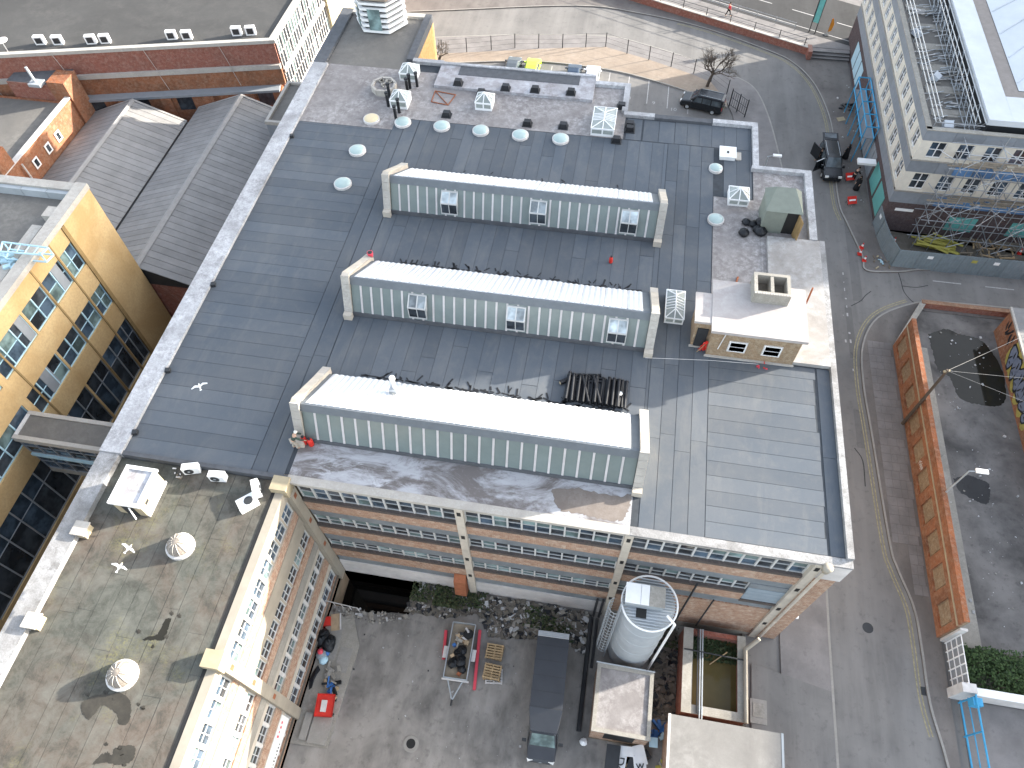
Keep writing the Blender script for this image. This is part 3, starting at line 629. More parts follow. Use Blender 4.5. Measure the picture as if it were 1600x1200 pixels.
def monitor(y0, label, npane, dormers):
    t = thing('roof_monitor', label, 'roof monitor', (-6.7,y0,ZR+0.0), group='white north-light roof monitors')
    xa, xb = -16.6, 3.22
    ya, za, yb, zb = y0+1.08, 17.35, y0+4.85, 14.92
    g0, gz0, g1, gz1 = y0+0.08, 14.95, y0+0.86, 16.98     # glazing line
    MB().xprism([(y0+0.12,ZR-0.01),(yb,ZR-0.01),(yb-0.1,zb-0.08),(ya-0.02,za-0.1),(y0+0.98,16.9),(y0+0.16,14.9)], xa, xb).build('core', 'glaze_green', t)
    MB().box(xa, xb, y0, y0+0.2, ZR-0.01, 14.95).build('upstand', 'felt_edge', t)
    st_ = (xb-xa)/npane; sl_ = (g1-g0)/(gz1-gz0)
    for i in range(npane):
        u0, u1 = xa+i*st_+0.05, xa+(i+1)*st_-0.05
        MB().quad((u0,g0,gz0),(u1,g0,gz0),(u1,g1,gz1),(u0,g1,gz1),0.03).build('pane', 'glaze_green', t)
    for i in range(1, npane):
        u = xa+i*st_; MB().quad((u-0.065,g0-0.035,gz0-0.02),(u+0.065,g0-0.035,gz0-0.02),(u+0.065,g1-0.035,gz1),(u-0.065,g1-0.035,gz1),0.06).build('glazing_bar', 'glaze_bar', t)
    MB().xprism([(g1-0.1,gz1-0.05),(g1,gz1-0.05),(ya+0.1,za-0.06),(ya+0.1,za+0.04),(ya-0.1,za+0.05)], xa, xb).build('fascia', 'grey_flash', t)
    xs_ = xa+0.3
    while xs_ < xb-0.6:
        xe_ = min(xs_+1.5, xb-0.5); mb = MB(); corrugated(mb, xs_, xe_-0.02, ya+0.02, za+0.06, yb+random.uniform(-.03,.03), zb+0.05); mb.build('roof_sheet', 'white_sheet', t); xs_ = xe_
    MB().xprism([(ya,za-0.03),(yb,zb-0.05),(yb,zb+0.01),(ya,za+0.03)], xa, xb).build('flashing', 'grey_flash', t)
    for x0, x1, s in ((-17.08,-16.6,-1), (3.22,3.7,1)):
        prof = [(y0-0.1,ZR-0.01),(yb+0.35,ZR-0.01),(yb+0.35,zb+0.18),(ya+0.05,za+0.33),(ya-0.25,za+0.28)]
        e = MB().xprism(prof, x0, x1).build('end_wall', 'pillar_concrete', t)
        cp = MB(); m = 5
        for (A, B) in (((y0-0.16,ZR+0.25),(ya-0.29,za+0.30)), ((ya-0.29,za+0.33),(yb+0.4,zb+0.2))):
            for k in range(m):
                p0 = (A[0]+(B[0]-A[0])*k/m, A[1]+(B[1]-A[1])*k/m); p1 = (A[0]+(B[0]-A[0])*(k+.97)/m, A[1]+(B[1]-A[1])*(k+.97)/m)
                MB().quad((x0-0.03,p0[0],p0[1]),(x1+0.03,p0[0],p0[1]),(x1+0.03,p1[0],p1[1]),(x0-0.03,p1[0],p1[1]),0.07).build('coping_stone', 'coping', e)
        box('pier', 'pillar_concrete', x0-0.04, x1+0.04, y0-0.45, y0-0.1, ZR-0.01, ZR+0.5, t)
    for px, py in dormers:
        zc = 15.85; c = at(px, py, zc); u = c.x; w = 0.62
        d = thing('x', None, None) if False else None
        fr = MB(); yf = y0+0.02
        zs, ze = 15.2, 16.12; yt, zt = y0+0.72, 16.72
        fr.box(u-w,u-w+0.05,yf,yf+0.08,zs,ze).box(u+w-0.05,u+w,yf,yf+0.08,zs,ze).box(u-0.025,u+0.025,yf,yf+0.08,zs,ze).box(u-w,u+w,yf-0.01,yf+0.09,zs-0.06,zs+0.04).box(u-w,u+w,yf-0.02,yf+0.1,ze-0.02,ze+0.08)
        for k in (-w+0.04, 0, w-0.04): fr.quad((u+k-0.04,yf,ze+0.09),(u+k+0.04,yf,ze+0.09),(u+k+0.04,yt,zt+0.06),(u+k-0.04,yt,zt+0.06),0.05)
        fr.box(u-w,u+w,yt-0.05,yt+0.05,zt,zt+0.08)
        fr.add([(u-w,yf,ze),(u-w,yt,zt),(u-w,yf+0.08,zs),(u+w,yf,ze),(u+w,yt,zt),(u+w,yf+0.08,zs)], [(0,1,2),(5,4,3)])
        o = fr.build('opening_light', 'window_white', t)
        for a, b in ((u-w+0.05,u-0.025),(u+0.025,u+w-0.05)):
            MB().box(a,b,yf+0.02,yf+0.05,zs+0.04,ze-0.02).build('pane', 'glass_dark', o); MB().quad((a,yf+0.02,ze+0.06),(b,yf+0.02,ze+0.06),(b,yt,zt+0.04),(a,yt,zt+0.04),0.02).build('pane', 'glass_light', o)
    return t
monitor(Y0S[0], 'white corrugated roof monitor nearest the yard, without opening windows', 24, [])
monitor(Y0S[1], 'white corrugated roof monitor in the middle of the three, beside the long glazed lantern', 28, [(656,472),(808,492),(965,512)])
monitor(Y0S[2], 'white corrugated roof monitor farthest from the yard', 28, [(705,312),(842,328),(983,344)])
# ================================================================ SIDE WING (lower left)
ZW = 14.3
wg = thing('factory_wing', 'long side wing with mossy grey-brown felt roof and cream banded window front', 'factory', (-22.5,5,0))
prism('wall', 'brick_brown', [(-28.3,-11),(-17.3,-11),(-17.3,16.7),(-28.3,16.7)], YG-0.3, ZW-0.03, wg)
box('roof_deck', 'felt_base', -28.2, -17.3, -11, 16.44, ZW-0.03, ZW-0.012, wg)
box('parapet', 'parapet_worn_sunlit', -28.75, -27.5, -11, 16.44, ZW-0.5, ZW+0.4, wg)
x = -27.48
while x < -17.6:
    e = min(x+0.93+random.uniform(-.05,.05), -17.5); y = -11
    while y < 16.4:
        f = min(y+random.uniform(7,11), 16.42); box('felt_strip', 'old_felt', x, e-random.uniform(0.012,0.03), y, f-0.015, ZW-0.011, ZW+random.uniform(0.004,0.014), wg); y = f
    x = e
G = Face('y', -16.9)
G.box('recess_wall', 'dark_metal', -11, 16.1, -0.38, -0.33, YG, 14.0, wg)
G.box('parapet', 'cream_paint', -11, 16.3, -0.5, 0.0, 13.45, ZW+0.07, wg); G.box('gutter', 'gutter_dark', -11, 16.3, -0.72, -0.5, ZW-0.01, ZW+0.05, wg)
for ya, yb in ((6.45,15.7), (-3.35,5.75), (-11,-3.9)):
    for z0, z1, gl in ((11.85,13.45,('glass_blue','glass_dark','glass_blue','glass_teal')), (7.75,9.1,('glass_dark','glass_teal','glass_dark')), (3.75,5.1,('glass_dark','glass_dark','glass_teal')), (0.1,1.9,('glass_dark','glass_dark','glass_blue'))):
        n = 8; st_ = (yb-ya)/n
        for k in range(n):
            window(G, ya+k*st_+0.07, ya+(k+1)*st_-0.07, z0, z1, 1, wg, d=-0.2, fm='window_white', gm=gl, mw=0.12, transom=0.5 if z1 > 3 else 0.55, sub=True, fw=0.05, tw=0.04)
        for k in range(n+1):
            c = ya+k*st_; G.box('mullion', 'cream_paint' if z1 > 6 else 'dirty_white', max(ya,c-0.07), min(yb,c+0.07), -0.33, -0.06, z0, z1, wg)
    for z0, z1, m, dd in ((10.95,11.85,'brick_buff',0.0),(9.9,10.95,'cream_paint',0.06),(9.1,9.9,'cream_paint',-0.05),(6.9,7.75,'brick_buff',0.0),(5.9,6.9,'grimy_concrete',0.06),(5.1,5.9,'pillar_concrete',-0.05),(2.5,3.75,'brick_buff',0.0),(1.9,2.5,'pillar_concrete',0.04),(YG,0.1,'brick_buff',0.0)):
        G.box('wall_band', m, ya, yb, -0.33, dd, z0, z1, wg)
for yc in (16.1, 6.1, -3.6):
    p = G.box('pilaster', 'cream_paint', yc-0.35, yc+0.35, -0.5, 0.3, YG, 13.9, wg)
    G.box('pier_cap', 'cream_yellow', yc-0.45, yc+0.45, -0.75, 0.25, 13.9, ZW+0.55, wg)
    for z in (13.3, 9.6, 5.6): G.box('rainwater_hole', 'rust', yc-0.14, yc+0.14, 0.295, 0.312, z-0.2, z+0.25, p)
sg = G.box('signboard', 'white_paint', -1.5, 5.55, 0.02, 0.1, 0.9, 2.45, wg)
for k in range(4): G.box('sign_mark', 'pink_red', 5.15-k*0.28-0.09, 5.15-k*0.28+0.06, 0.1, 0.106, 1.95-0.09*(k%2), 2.2-0.05*(k%3), sg)
for k in range(26): G.box('sign_letter', 'dark_metal', 3.9-k*0.2, 4.0-k*0.2, 0.1, 0.105, 1.15, 1.3+0.06*((k*7)%3), sg)
# ================================================================ THINGS ON THE ROOF
def dome(px, py, z, r, mat, label, group='round dome rooflights on the factory roof'):
    c = at(px, py, z+0.25); c.z = z
    t = thing('dome_rooflight', label, 'rooflight', c, group=group, local=True)
    lathe('kerb', 'dirty_white', (0,0,0), [(r*1.12,-0.01),(r*1.12,0.2),(r*0.98,0.22)], t, 22, False)
    lathe('dome', mat, (0,0,0), [(r,0.2),(r*0.98,0.23),(r*0.86,0.3),(r*0.6,0.36),(r*0.3,0.395),(r*0.05,0.405)], t, 22)
    return t
row = ['first', 'second', 'third', 'fourth', 'fifth']
for k, (px, py) in enumerate(((629,189),(690,195),(751,202),(813,209),(876,215))):
    dome(px, py, ZR, 0.62, 'dome_green', 'pale green dome rooflight, %s from the flue pipes in the row along the concrete edge' % row[k])
dome(558, 233, ZR, 0.62, 'dome_green', 'pale green dome rooflight alone on the left felt strips, farther from the yard'); dome(535, 285, ZR, 0.62, 'dome_green', 'pale green dome rooflight on the left felt strips just left of the far monitor')
dome(1119, 261, ZR, 0.48, 'dome_green', 'small green dome rooflight beside the square white hatch'); dome(1119, 341, ZR, 0.55, 'dome_green', 'green dome rooflight at the edge of felt and bare concrete near the bin bags')
dome(580, 184, ZR, 0.62, 'dome_cream', 'cream dome rooflight on the bare concrete')
def vdome(px, py, label):
    c = at(px, py, ZW+0.3); c.z = ZW
    t = thing('ribbed_roof_dome', label, 'roof dome', c, group='ribbed domes on the side wing', local=True)
    lathe('kerb', 'dirty_white', (0,0,0), [(0.78,-0.01),(0.78,0.25),(0.68,0.28)], t, 24, False)
    lathe('dome', 'rib_dome', (0,0,0), [(0.66,0.25),(0.65,0.4),(0.56,0.62),(0.40,0.78),(0.2,0.86),(0.03,0.89)], t, 24)
    for i in range(12):
        a = i*math.pi/6; mb = MB(); pr = [(0.67,0.27),(0.66,0.41),(0.57,0.64),(0.41,0.8),(0.2,0.88)]
        for (r0,z0),(r1,z1) in zip(pr, pr[1:]): mb.tube((r0*math.cos(a),r0*math.sin(a),z0),(r1*math.cos(a),r1*math.sin(a),z1),0.02,4)
        mb.build('rib', 'coping', t)
vdome(280, 852, 'ribbed round roof dome on the side wing near the cream stair box'); vdome(189, 1054, 'ribbed round roof dome on the side wing beside the dark damp stains')
def lantern(px, py, w, l, h, kerb, label, n=4, rz=0.0, group='white glazed roof lanterns'):
    "hipped glazed rooflight with white bars; l along y"
    c = at(px, py, ZR); t = thing('roof_lantern', label, 'roof lantern', c, rz, group, True)
    a, b = w/2, l/2; MB().box(-a,a,-b,b,-0.01,kerb).build('kerb', 'white_paint', t)
    for i in range(2):
        for s in (-1, 1): MB().box((-a+0.1) if i==0 else 0.06, -0.06 if i==0 else a-0.1, s*b-0.012 if s<0 else b-0.01, s*b+0.01 if s<0 else b+0.012, kerb*0.35, kerb*0.85).build('pane', 'pvc_pane', t)
    ry = max(0.0, b-a); z0, z1 = kerb, kerb+h
    R0, R1 = Vector((0,-ry,z1)), Vector((0,ry,z1)); C = [Vector((-a,-b,z0)),Vector((a,-b,z0)),Vector((a,b,z0)),Vector((-a,b,z0))]
    def pane(*p): 
        q = [Vector(v) for v in p]
        if len(q) == 3: mk('pane', q, [(0,1,2)], 'pvc_pane', t)
        else: mk('pane', q, [(0,1,2,3)], 'pvc_pane', t)
    pane(C[0],C[1],R0); pane(C[2],C[3],R1)
    if ry > 0.05: pane(C[1],C[2],R1,R0); pane(C[3],C[0],R0,R1)
    else: pane(C[1],C[2],R0); pane(C[3],C[0],R0)
    def bar(p, q): tube('glazing_bar', 'white_paint', p+Vector((0,0,0.02)), q+Vector((0,0,0.02)), 0.04, t, 5)
    for i, cc in enumerate(C): bar(cc, R0 if i < 2 else R1)
    for y, Rr in ((-b,R0),(b,R1)): bar(Vector((0,y,z0)), Rr)
    if ry > 0.05:
        bar(R0, R1)
        for k in range(n):
            y = -ry+2*ry*(k+0.5)/n
            for s in (-1,1): bar(Vector((s*a,y,z0)), Vector((0,y,z1)))
    else:
        for s in (-1,1): bar(Vector((s*a,0,z0)), R0)
    for k in range(4): bar(C[k], C[(k+1)%4])
    return t
lantern(641, 120, 1.5, 1.5, 0.6, 0.75, 'white pyramid roof lantern behind the black flues, next to the back parapet')
lantern(627, 162, 1.5, 1.5, 0.6, 0.75, 'white pyramid roof lantern between the black flues and the round rubble kerb')
lantern(758, 165, 1.45, 1.45, 0.6, 0.7, 'white pyramid roof lantern in front of the raised white slab')
lantern(1152, 312, 1.5, 1.5, 0.55, 0.6, 'white pyramid roof lantern by the tall parapet near the green shed')
lantern(943, 196, 1.9, 2.9, 0.2, 0.7, 'long white-barred roof lantern at the corner of the raised slab', 5)
lantern(1053, 484, 1.25, 2.5, 0.3, 0.55, 'long glazed roof lantern between middle monitor and brick stair house', 5)
# black flues
FL = ((609,152),(607,166),(624,176),(619,187),(637,144),(641,138),(652,135))
wd = ['rear left of the second lantern, with red base', 'left of the second lantern', 'in front of the second lantern', 'nearest the green domes', 'left in front of the rear lantern', 'middle in front of the rear lantern', 'right of the rear lantern']
for (px,py), w in zip(FL, wd):
    t = thing('flue_pipe', 'black capped flue pipe, '+w, 'flue', at(px,py,ZR+0.01), group='black flue pipes', local=True)
    tube('pipe', 'black_plastic', (0,0,-0.02), (0,0,1.15), 0.13, t, 10); tube('cap', 'black_plastic', (0,0,1.22), (0,0,1.36), 0.17, t, 10); tube('collar', 'galv_light', (0,0,1.15), (0,0,1.22), 0.10, t, 10)
# small dark vent boxes
VB = [(716,131,.28,'left end of the raised white slab'),(790,139,.28,'second on the raised white slab'),(836,142,.28,'third on the raised white slab'),(892,146,.28,'right end of the raised white slab'),(698,181,0,'behind the second green dome'),(752,147,.0,'just behind the front pyramid lantern'),(824,195,0,'behind the fourth green dome'),(880,199,0,'behind the fifth green dome'),(971,168,0,'by the corner parapet'),(963,221,0,'at the foot of the long corner lantern'),(984,197,0,'upper of the pair by the white parapet'),(984,204,0,'lower of the pair by the white parapet')]
for px, py, dz, w in VB:
    t = thing('vent_box', 'small black square roof vent, '+w, 'vent', at(px,py,ZR+dz+0.01), group='small black roof vents', local=True)
    MB().box(-.42,.42,-.36,.36,-.02,.06).build('tray', 'dark_metal', t); MB().add([(-.36,-.3,.06),(.36,-.3,.06),(.36,.3,.06),(-.36,.3,.06),(-.28,-.2,.42),(.28,-.2,.42),(.28,.24,.42),(-.28,.24,.42)], [(4,5,6,7),(0,1,5,4),(1,2,6,5),(2,3,7,6),(3,0,4,7)]).build('cowl', 'black_plastic', t)
c = at(601,140,ZR)
t = thing('round_kerb', 'round concrete kerb full of rubble beside the black flues', 'roof kerb', c, local=True)
mb = MB()
for i in range(8):
    a = i*math.pi/4; mb.obox((0.95*math.cos(a),0.95*math.sin(a),0.28), (0.2,0.8,0.58), a)
mb.build('kerb_ring', 'coping', t); lathe('fill', 'roof_concrete', (0,0,0), [(0.9,0.0),(0.9,0.42)], t, 10, False)
for k in range(12): obox('rubble_lump', 'grimy_concrete', (random.uniform(-.55,.55),random.uniform(-.55,.55),0.48), (random.uniform(.15,.4),random.uniform(.12,.3),.2), random.uniform(0,3), t)
t = thing('lattice_frame', 'rusty triangular steel frame lying on concrete near the raised slab', 'frame', at(694,152,ZR+0.03))
pp = [at(674,159,ZR+.06),at(680,142,ZR+.06),at(712,148,ZR+.06),at(700,164,ZR+.06)]
for a,b in ((0,1),(1,2),(2,3),(3,0),(1,3)): tube('bar', 'rust', pp[a], pp[b], 0.045, t, 5)
for px,py in ((1136,243),):
    c = at(px,py,ZR); t = thing('roof_hatch', 'square white roof hatch near the far right parapet', 'hatch', c, local=True)
    MB().box(-.6,.6,-.6,.6,-.01,.3).build('upstand', 'white_paint', t); MB().box(-.66,.66,-.66,.66,.3,.38).build('lid', 'white_paint', t); MB().box(-.08,.08,-.2,.05,.38,.43).build('handle', 'dark_metal', t)
    box('side_tray', 'coping', .7, 1.1, -.5, .4, -.01, .1, t)
# ---------------------------------------------------------------- brick stair house
sh = thing('stair_house', 'brown brick stair house with pale flat roof and two white windows', 'stair house', (9.8,31,ZR))
HZ = 17.15
def walls(p, mat, x0, x1, y0, y1, z0, z1, t=0.25):
    return MB().box(x0,x1,y0,y0+t,z0,z1).box(x0,x1,y1-t,y1,z0,z1).box(x0,x0+t,y0+t,y1-t,z0,z1).box(x1-t,x1,y0+t,y1-t,z0,z1).build('wall', mat, p)
walls(sh, 'brick_brown', 7.15, 12.62, 29.5, 33.4, ZR-0.02, HZ); walls(sh, 'brick_brown', 6.15, 7.15, 30.15, 32.2, ZR-0.02, HZ)
box('plinth', 'coping', 7.05, 12.72, 29.38, 29.5, ZR-0.02, ZR+0.12, sh); box('plinth', 'coping', 6.05, 7.05, 30.03, 30.15, ZR-0.02, ZR+0.12, sh)
box('roof', 'pink_slab', 7.0, 12.85, 29.3, 33.6, HZ, HZ+0.24, sh); box('roof', 'pink_slab', 5.95, 7.0, 29.95, 32.4, HZ, HZ+0.2, sh)
FH = Face('x', 29.5)
for px, py in ((1152,540),(1206,547)):
    c = at(px,py,15.9); u = c.x
    FH.box('window_surround', 'dirty_white', u-.58,u+.58,0.0,0.05,15.35,16.4,sh)
    window(FH, u-.52, u+.52, 15.4, 16.35, 1, sh, d=0.03, mw=0.1, transom=0.5, fw=0.05, depth=0.06, tw=.03)
box('door', 'dark_metal', 6.3, 7.0, 30.08, 30.16, ZR, ZR+1.9, sh); tube('downpipe', 'dirty_white', (7.95,29.42,HZ), (7.75,29.42,ZR+0.9), 0.035, sh)
tk = thing('water_tank', 'open twin-cell concrete water tank on the stair house roof', 'tank', (10.5,33.5,HZ))
tz = 18.3; ta, tb = at(1176,424,tz), at(1237,464,tz); x0, x1, y0, y1 = ta.x+.1, tb.x, tb.y, ta.y
w = .22; mb = MB().box(x0,x1,y0,y0+w,HZ+.23,tz).box(x0,x1,y1-w,y1,HZ+.23,tz).box(x0,x0+w,y0+w,y1-w,HZ+.23,tz).box(x1-w,x1,y0+w,y1-w,HZ+.23,tz).box((x0+x1)/2-.1,(x0+x1)/2+.1,y0+w,y1-w,HZ+.23,tz-.02)
mb.build('tank_wall', 'grimy_concrete', tk); box('tank_floor', 'bare_ground', x0+w, x1-w, y0+w, y1-w, HZ+.2, HZ+.4, tk)
box('supporting_wall', 'brick_brown', x0, x1, max(33.6,y0), y1, ZR, HZ+.23, tk)
for k in range(14):
    a = x0+(x1-x0)*k/14; box('rim_brick', 'coping', a+.01, a+(x1-x0)/14-.02, y0-.04, y0+.1, tz-.02, tz+.05, tk)
t = thing('antenna_pole', 'dark pole leaning on the white slab behind the stair house', 'pole', at(1256,482,HZ)); tube('pole', 'rust', at(1257,480,ZR+.35), at(1270,450,ZR+.35+2.2), 0.06, t)
t = thing('pipe_offcut', 'rusty pipe lying on the concrete beside the water tank', 'pipe', at(1150,446,ZR)); tube('pipe', 'rust', at(1147,452,ZR+.08), at(1153,433,ZR+.08), 0.07, t)
# red hose reel and clutter by the stair house
def clutter(name, label, cat, px, py, z, mat, n, sp, sz, seed=1, group=None):
    rr = random.Random(seed); c = at(px,py,z); t = thing(name, label, cat, c, group=group, local=True)
    for k in range(n): obox('piece', mat if isinstance(mat,str) else rr.choice(mat), (rr.uniform(-sp,sp),rr.uniform(-sp,sp),sz*(.3+.5*rr.random())), (rr.uniform(.4,1.3)*sz*1.6,rr.uniform(.3,.8)*sz,rr.uniform(.3,.7)*sz), rr.uniform(0,3), t, ('X',rr.uniform(-.5,.5)))
    return t
t = thing('red_tarpaulin', 'crumpled red tarpaulin hanging at the door of the stair house', 'tarpaulin', at(1096,545,ZR), local=True)
mb = MB(); rr = random.Random(3); N = 6
vs = [((i/N-.5)*.5+rr.uniform(-.04,.04)+j*.06, rr.uniform(-.12,.12)-.1, .02+j/N*1.1) for j in range(N+1) for i in range(N+1)]
mk('cloth', vs, [(j*(N+1)+i,j*(N+1)+i+1,(j+1)*(N+1)+i+1,(j+1)*(N+1)+i) for j in range(N) for i in range(N)], 'red_paint', t); tube('broom_handle', 'timber', (-.3,-.3,0), (.55,.1,1.3), .025, t)
clutter('red_hose', 'tangle of thin red hose on felt in front of the stair house', 'hose', 1190, 571, ZR+.01, ['pink_red','red_paint'], 9, .35, .12, 5)
# green shed
gs = thing('plant_shed', 'grey-green metal roof shed with hipped roof and open door', 'shed', (12.6,41.8,ZR))
a = at(1186,362,ZR); x0, y0 = a.x, a.y; x1, y1 = x0+2.45, y0+2.3; zt = ZR+2.1
MB().box(x0,x1-.95,y0,y0+.06,ZR,zt).box(x1-.1,x1,y0,y0+.06,ZR,zt).box(x0,x0+.06,y0+.06,y1,ZR,zt).box(x1-.06,x1,y0+.06,y1,ZR,zt).box(x0+.06,x1-.06,y1-.06,y1,ZR,zt).build('wall', 'green_shed', gs)
MB().add([(x0-.08,y0-.1,zt),(x1+.08,y0-.1,zt),(x1+.08,y1+.08,zt),(x0-.08,y1+.08,zt),(x0+.55,y1-.7,zt+.85),(x1-.6,y1-.7,zt+.85)], [(0,1,5,4),(1,2,5),(2,3,4,5),(3,0,4),(3,2,1,0)]).build('roof', 'green_shed', gs)
box('doorway', 'gutter_dark', x1-.95, x1-.1, y0+.07, y0+.1, ZR, zt-.05, gs)
obox('door', 'ochre_dark', (x1-.02,y0-.42,ZR+1.0), (.06,.85,1.95), .25, gs)
def bags(name, label, px, py, z, n, sp, seed, r=.42, mat='bin_bag', grp=None):
    rr = random.Random(seed); c0 = at(px,py,z)
    for k in range(n):
        c = c0+Vector((rr.uniform(-sp,sp), rr.uniform(-sp,sp)*.8, 0)); q = r*rr.uniform(.75,1.2)
        mb = MB(); nseg = 9; prof = [(q*.55,0),(q*.98,q*.3),(q,q*.62),(q*.72,q*1.02),(q*.22,q*1.2),(q*.16,q*1.42)]
        b = len(mb.v); mb.lathe((0,0,-.01), prof, nseg)
        mb.v = [(x*(1+rr.uniform(-.16,.16)), y*(1+rr.uniform(-.16,.16)), zz*(1+rr.uniform(-.1,.1)) if zz > .02 else zz) for x,y,zz in mb.v]
        o = mb.build(name, mat, None, True); o.location = c; o.rotation_euler = (0,0,rr.uniform(0,6)); tag(o, label, 'bin bag', grp or label)
bags('bin_bag', 'black bin bag in the heap beside the grey-green roof shed', 1172, 358, ZR+.01, 8, .8, 2, grp='bin bags by the roof shed')
# stacked black tubes
mbp = MB().tube((0,0,0),(0,2.0,0),.09,8).tube((0,1.98,0),(0,2.06,0),.12,8)
c0 = at(932,612,ZR+.01); first = None
for k in range(30):
    lvl = 0 if k < 20 else 1; kk = k if k < 20 else k-20
    x = -1.95+kk*(.2 if lvl == 0 else .36)+(0 if lvl == 0 else .1); rz = random.uniform(-.05,.05) if k not in (24,26) else .3
    if first is None: first = mbp.build('black_pipe', 'black_plastic')
    o = first if k == 0 else first.copy()
    if k: COL.objects.link(o)
    o.location = c0+Vector((x, -1.05+random.uniform(-.06,.06), .12+lvl*.2)); o.rotation_euler = (0,0,rz)
    tag(o, 'black plastic pipe in the stack laid across the felt behind the near monitor', 'pipe', 'black pipes stacked on the roof')
for k in range(3):
    o = first.copy(); COL.objects.link(o); p = at(889+k*3,585+k*5,ZR+.12); o.location = p; o.rotation_euler = (0,0,-1.45)
    tag(o, 'black plastic pipe lying crosswise at the left end of the pipe stack', 'pipe', 'black pipes laid crosswise')
t = thing('hose_reel', 'small black reel with white hub at the right end of the pipe stack', 'reel', at(968,619,ZR), local=True)
tube('drum', 'black_plastic', (0,0,-.01), (0,0,.3), .22, t, 12); tube('hub', 'white_paint', (0,0,.3), (0,0,.34), .15, t, 12)
t = thing('tube_bundle', 'short black roll with yellow end left of the pipe stack', 'roll', at(883,597,ZR), local=True)
tube('roll', 'black_plastic', (-.3,-.2,.14), (.3,.25,.14), .15, t, 10); tube('end', 'cream_yellow', (-.32,-.215,.14), (-.29,-.195,.14), .1, t, 10)
# chimney pipe on near monitor, fire bottles
t = thing('monitor_vent', 'white capped vent pipe rising through the near monitor roof', 'vent pipe', at(616,604,16.4), local=True)
tube('pipe', 'dirty_white', (0,0,-.6), (0,0,.75), .12, t, 10); tube('cap', 'white_paint', (0,0,.8), (0,0,.98), .18, t, 10); box('base_plate', 'galv', -.3,.3,-.3,.3,-.35,-.1,t)
def bottle(px, py, label, h=.75, r=.17):
    t = thing('gas_bottle', label, 'gas bottle', at(px,py,ZR+.02), group='red gas bottles', local=True)
    lathe('body', 'red_paint', (0,0,0), [(r*.9,-.01),(r,.05),(r,h*.7),(r*.8,h*.85),(r*.3,h*.92)], t, 12); lathe('collar', 'dark_metal', (0,0,h*.9), [(r*.5,0),(r*.5,.1)], t, 10, False)
bottle(477,692,'red gas bottle beside the roofer, left one of two'); bottle(487,695,'red gas bottle beside the roofer, right one of two')
bottle(954,410,'small red gas bottle standing alone between far and middle monitors', .6, .13)
t = thing('paint_bucket', 'red bucket on the left end of the middle monitor', 'bucket', at(579,399,15.3), local=True)
lathe('pail', 'pink_red', (0,0,0), [(.17,-.1),(.22,.3),(.2,.31)], t, 12); lathe('lid', 'dark_metal', (0,0,.3), [(.2,0),(.12,.04)], t, 12)
# cable looping over the middle monitor
mb = MB(); L = [at(1008,559,ZR+.03), at(1060,561,ZR+.03), at(1110,563,ZR+.03), at(1185,569,ZR+.03)]
for a,b in zip(L,L[1:]): mb.tube(a,b,.02,4)
tag(mb.build('cable', 'dirty_white'), 'thin pale cable from the middle monitor to the stair house', 'cable')
# ---------------------------------------------------------------- lantern tower on the back roof
lt = thing('glazed_turret', 'hexagonal white louvred turret with flat gravel roof on the rear block', 'turret', at(598,46,ZR))
c = at(598,36,ZR); hx = [(2.55*math.cos(a*math.pi/3), 2.3*math.sin(a*math.pi/3)) for a in range(6)]
prism('core', 'dark_metal', [(c.x+.86*x, c.y+.86*y) for x,y in hx], ZR, ZR+3.2, lt)
for z in range(6): prism('louvre', 'white_paint', [(c.x+x, c.y+y) for x,y in hx], ZR+.15+z*.52, ZR+.38+z*.52, lt)
prism('roof', 'gravel', [(c.x+1.05*x, c.y+1.05*y) for x,y in hx], ZR+3.25, ZR+3.5, lt)
for i in (3,4):
    p, q = Vector((*hx[i],0)), Vector((*hx[(i+1)%6],0)); m = (p+q)/2
    obox('window', 'glass_teal', (c.x+m.x*1.0, c.y+m.y*1.0, ZR+1.4), (.06,1.2,2.0), math.atan2(m.y,m.x), lt)
# ---------------------------------------------------------------- side wing clutter
sb = thing('stair_box', 'cream stair box with grey sunken roof on the side wing', 'stair box', (-25,14.2,ZW))
bz = ZW+1.45; p = [at(198,727,bz), at(247,733,bz), at(217,793,bz), at(167,787,bz)]; x0=(p[0].x+p[3].x)/2; x1=(p[1].x+p[2].x)/2; y1=(p[0].y+p[1].y)/2; y0=(p[2].y+p[3].y)/2
walls(sb, 'cream_yellow', x0+.1, x1-.1, y0+.1, y1-.1, ZW-.01, bz-.12); MB().box(x0,x1,y0,y0+.2,bz-.12,bz+.06).box(x0,x1,y1-.2,y1,bz-.12,bz+.06).box(x0,x0+.2,y0+.2,y1-.2,bz-.12,bz+.06).box(x1-.2,x1,y0+.2,y1-.2,bz-.12,bz+.06).build('roof_kerb', 'white_paint', sb)
box('roof', 'roof_white', x0+.2, x1-.2, y0+.2, y1-.2, bz-.14, bz-.05, sb); box('door', 'dark_metal', (x0+x1)/2-.35, (x0+x1)/2+.35, y0+.06, y0+.11, ZW, bz-.35, sb); box('plinth', 'dirty_white', x1-.1, x1+.02, y0+.1, y1-.1, ZW-.01, ZW+.2, sb); box('vent', 'dark_metal', x1-.11, x1-.085, y0+.5, y0+.8, ZW+.75, ZW+.95, sb)
tube('broken_gutter', 'white_paint', (x0+1.2,y0-.0,bz-.2), (x0+1.6,y0-.4,bz-.75), .04, sb)
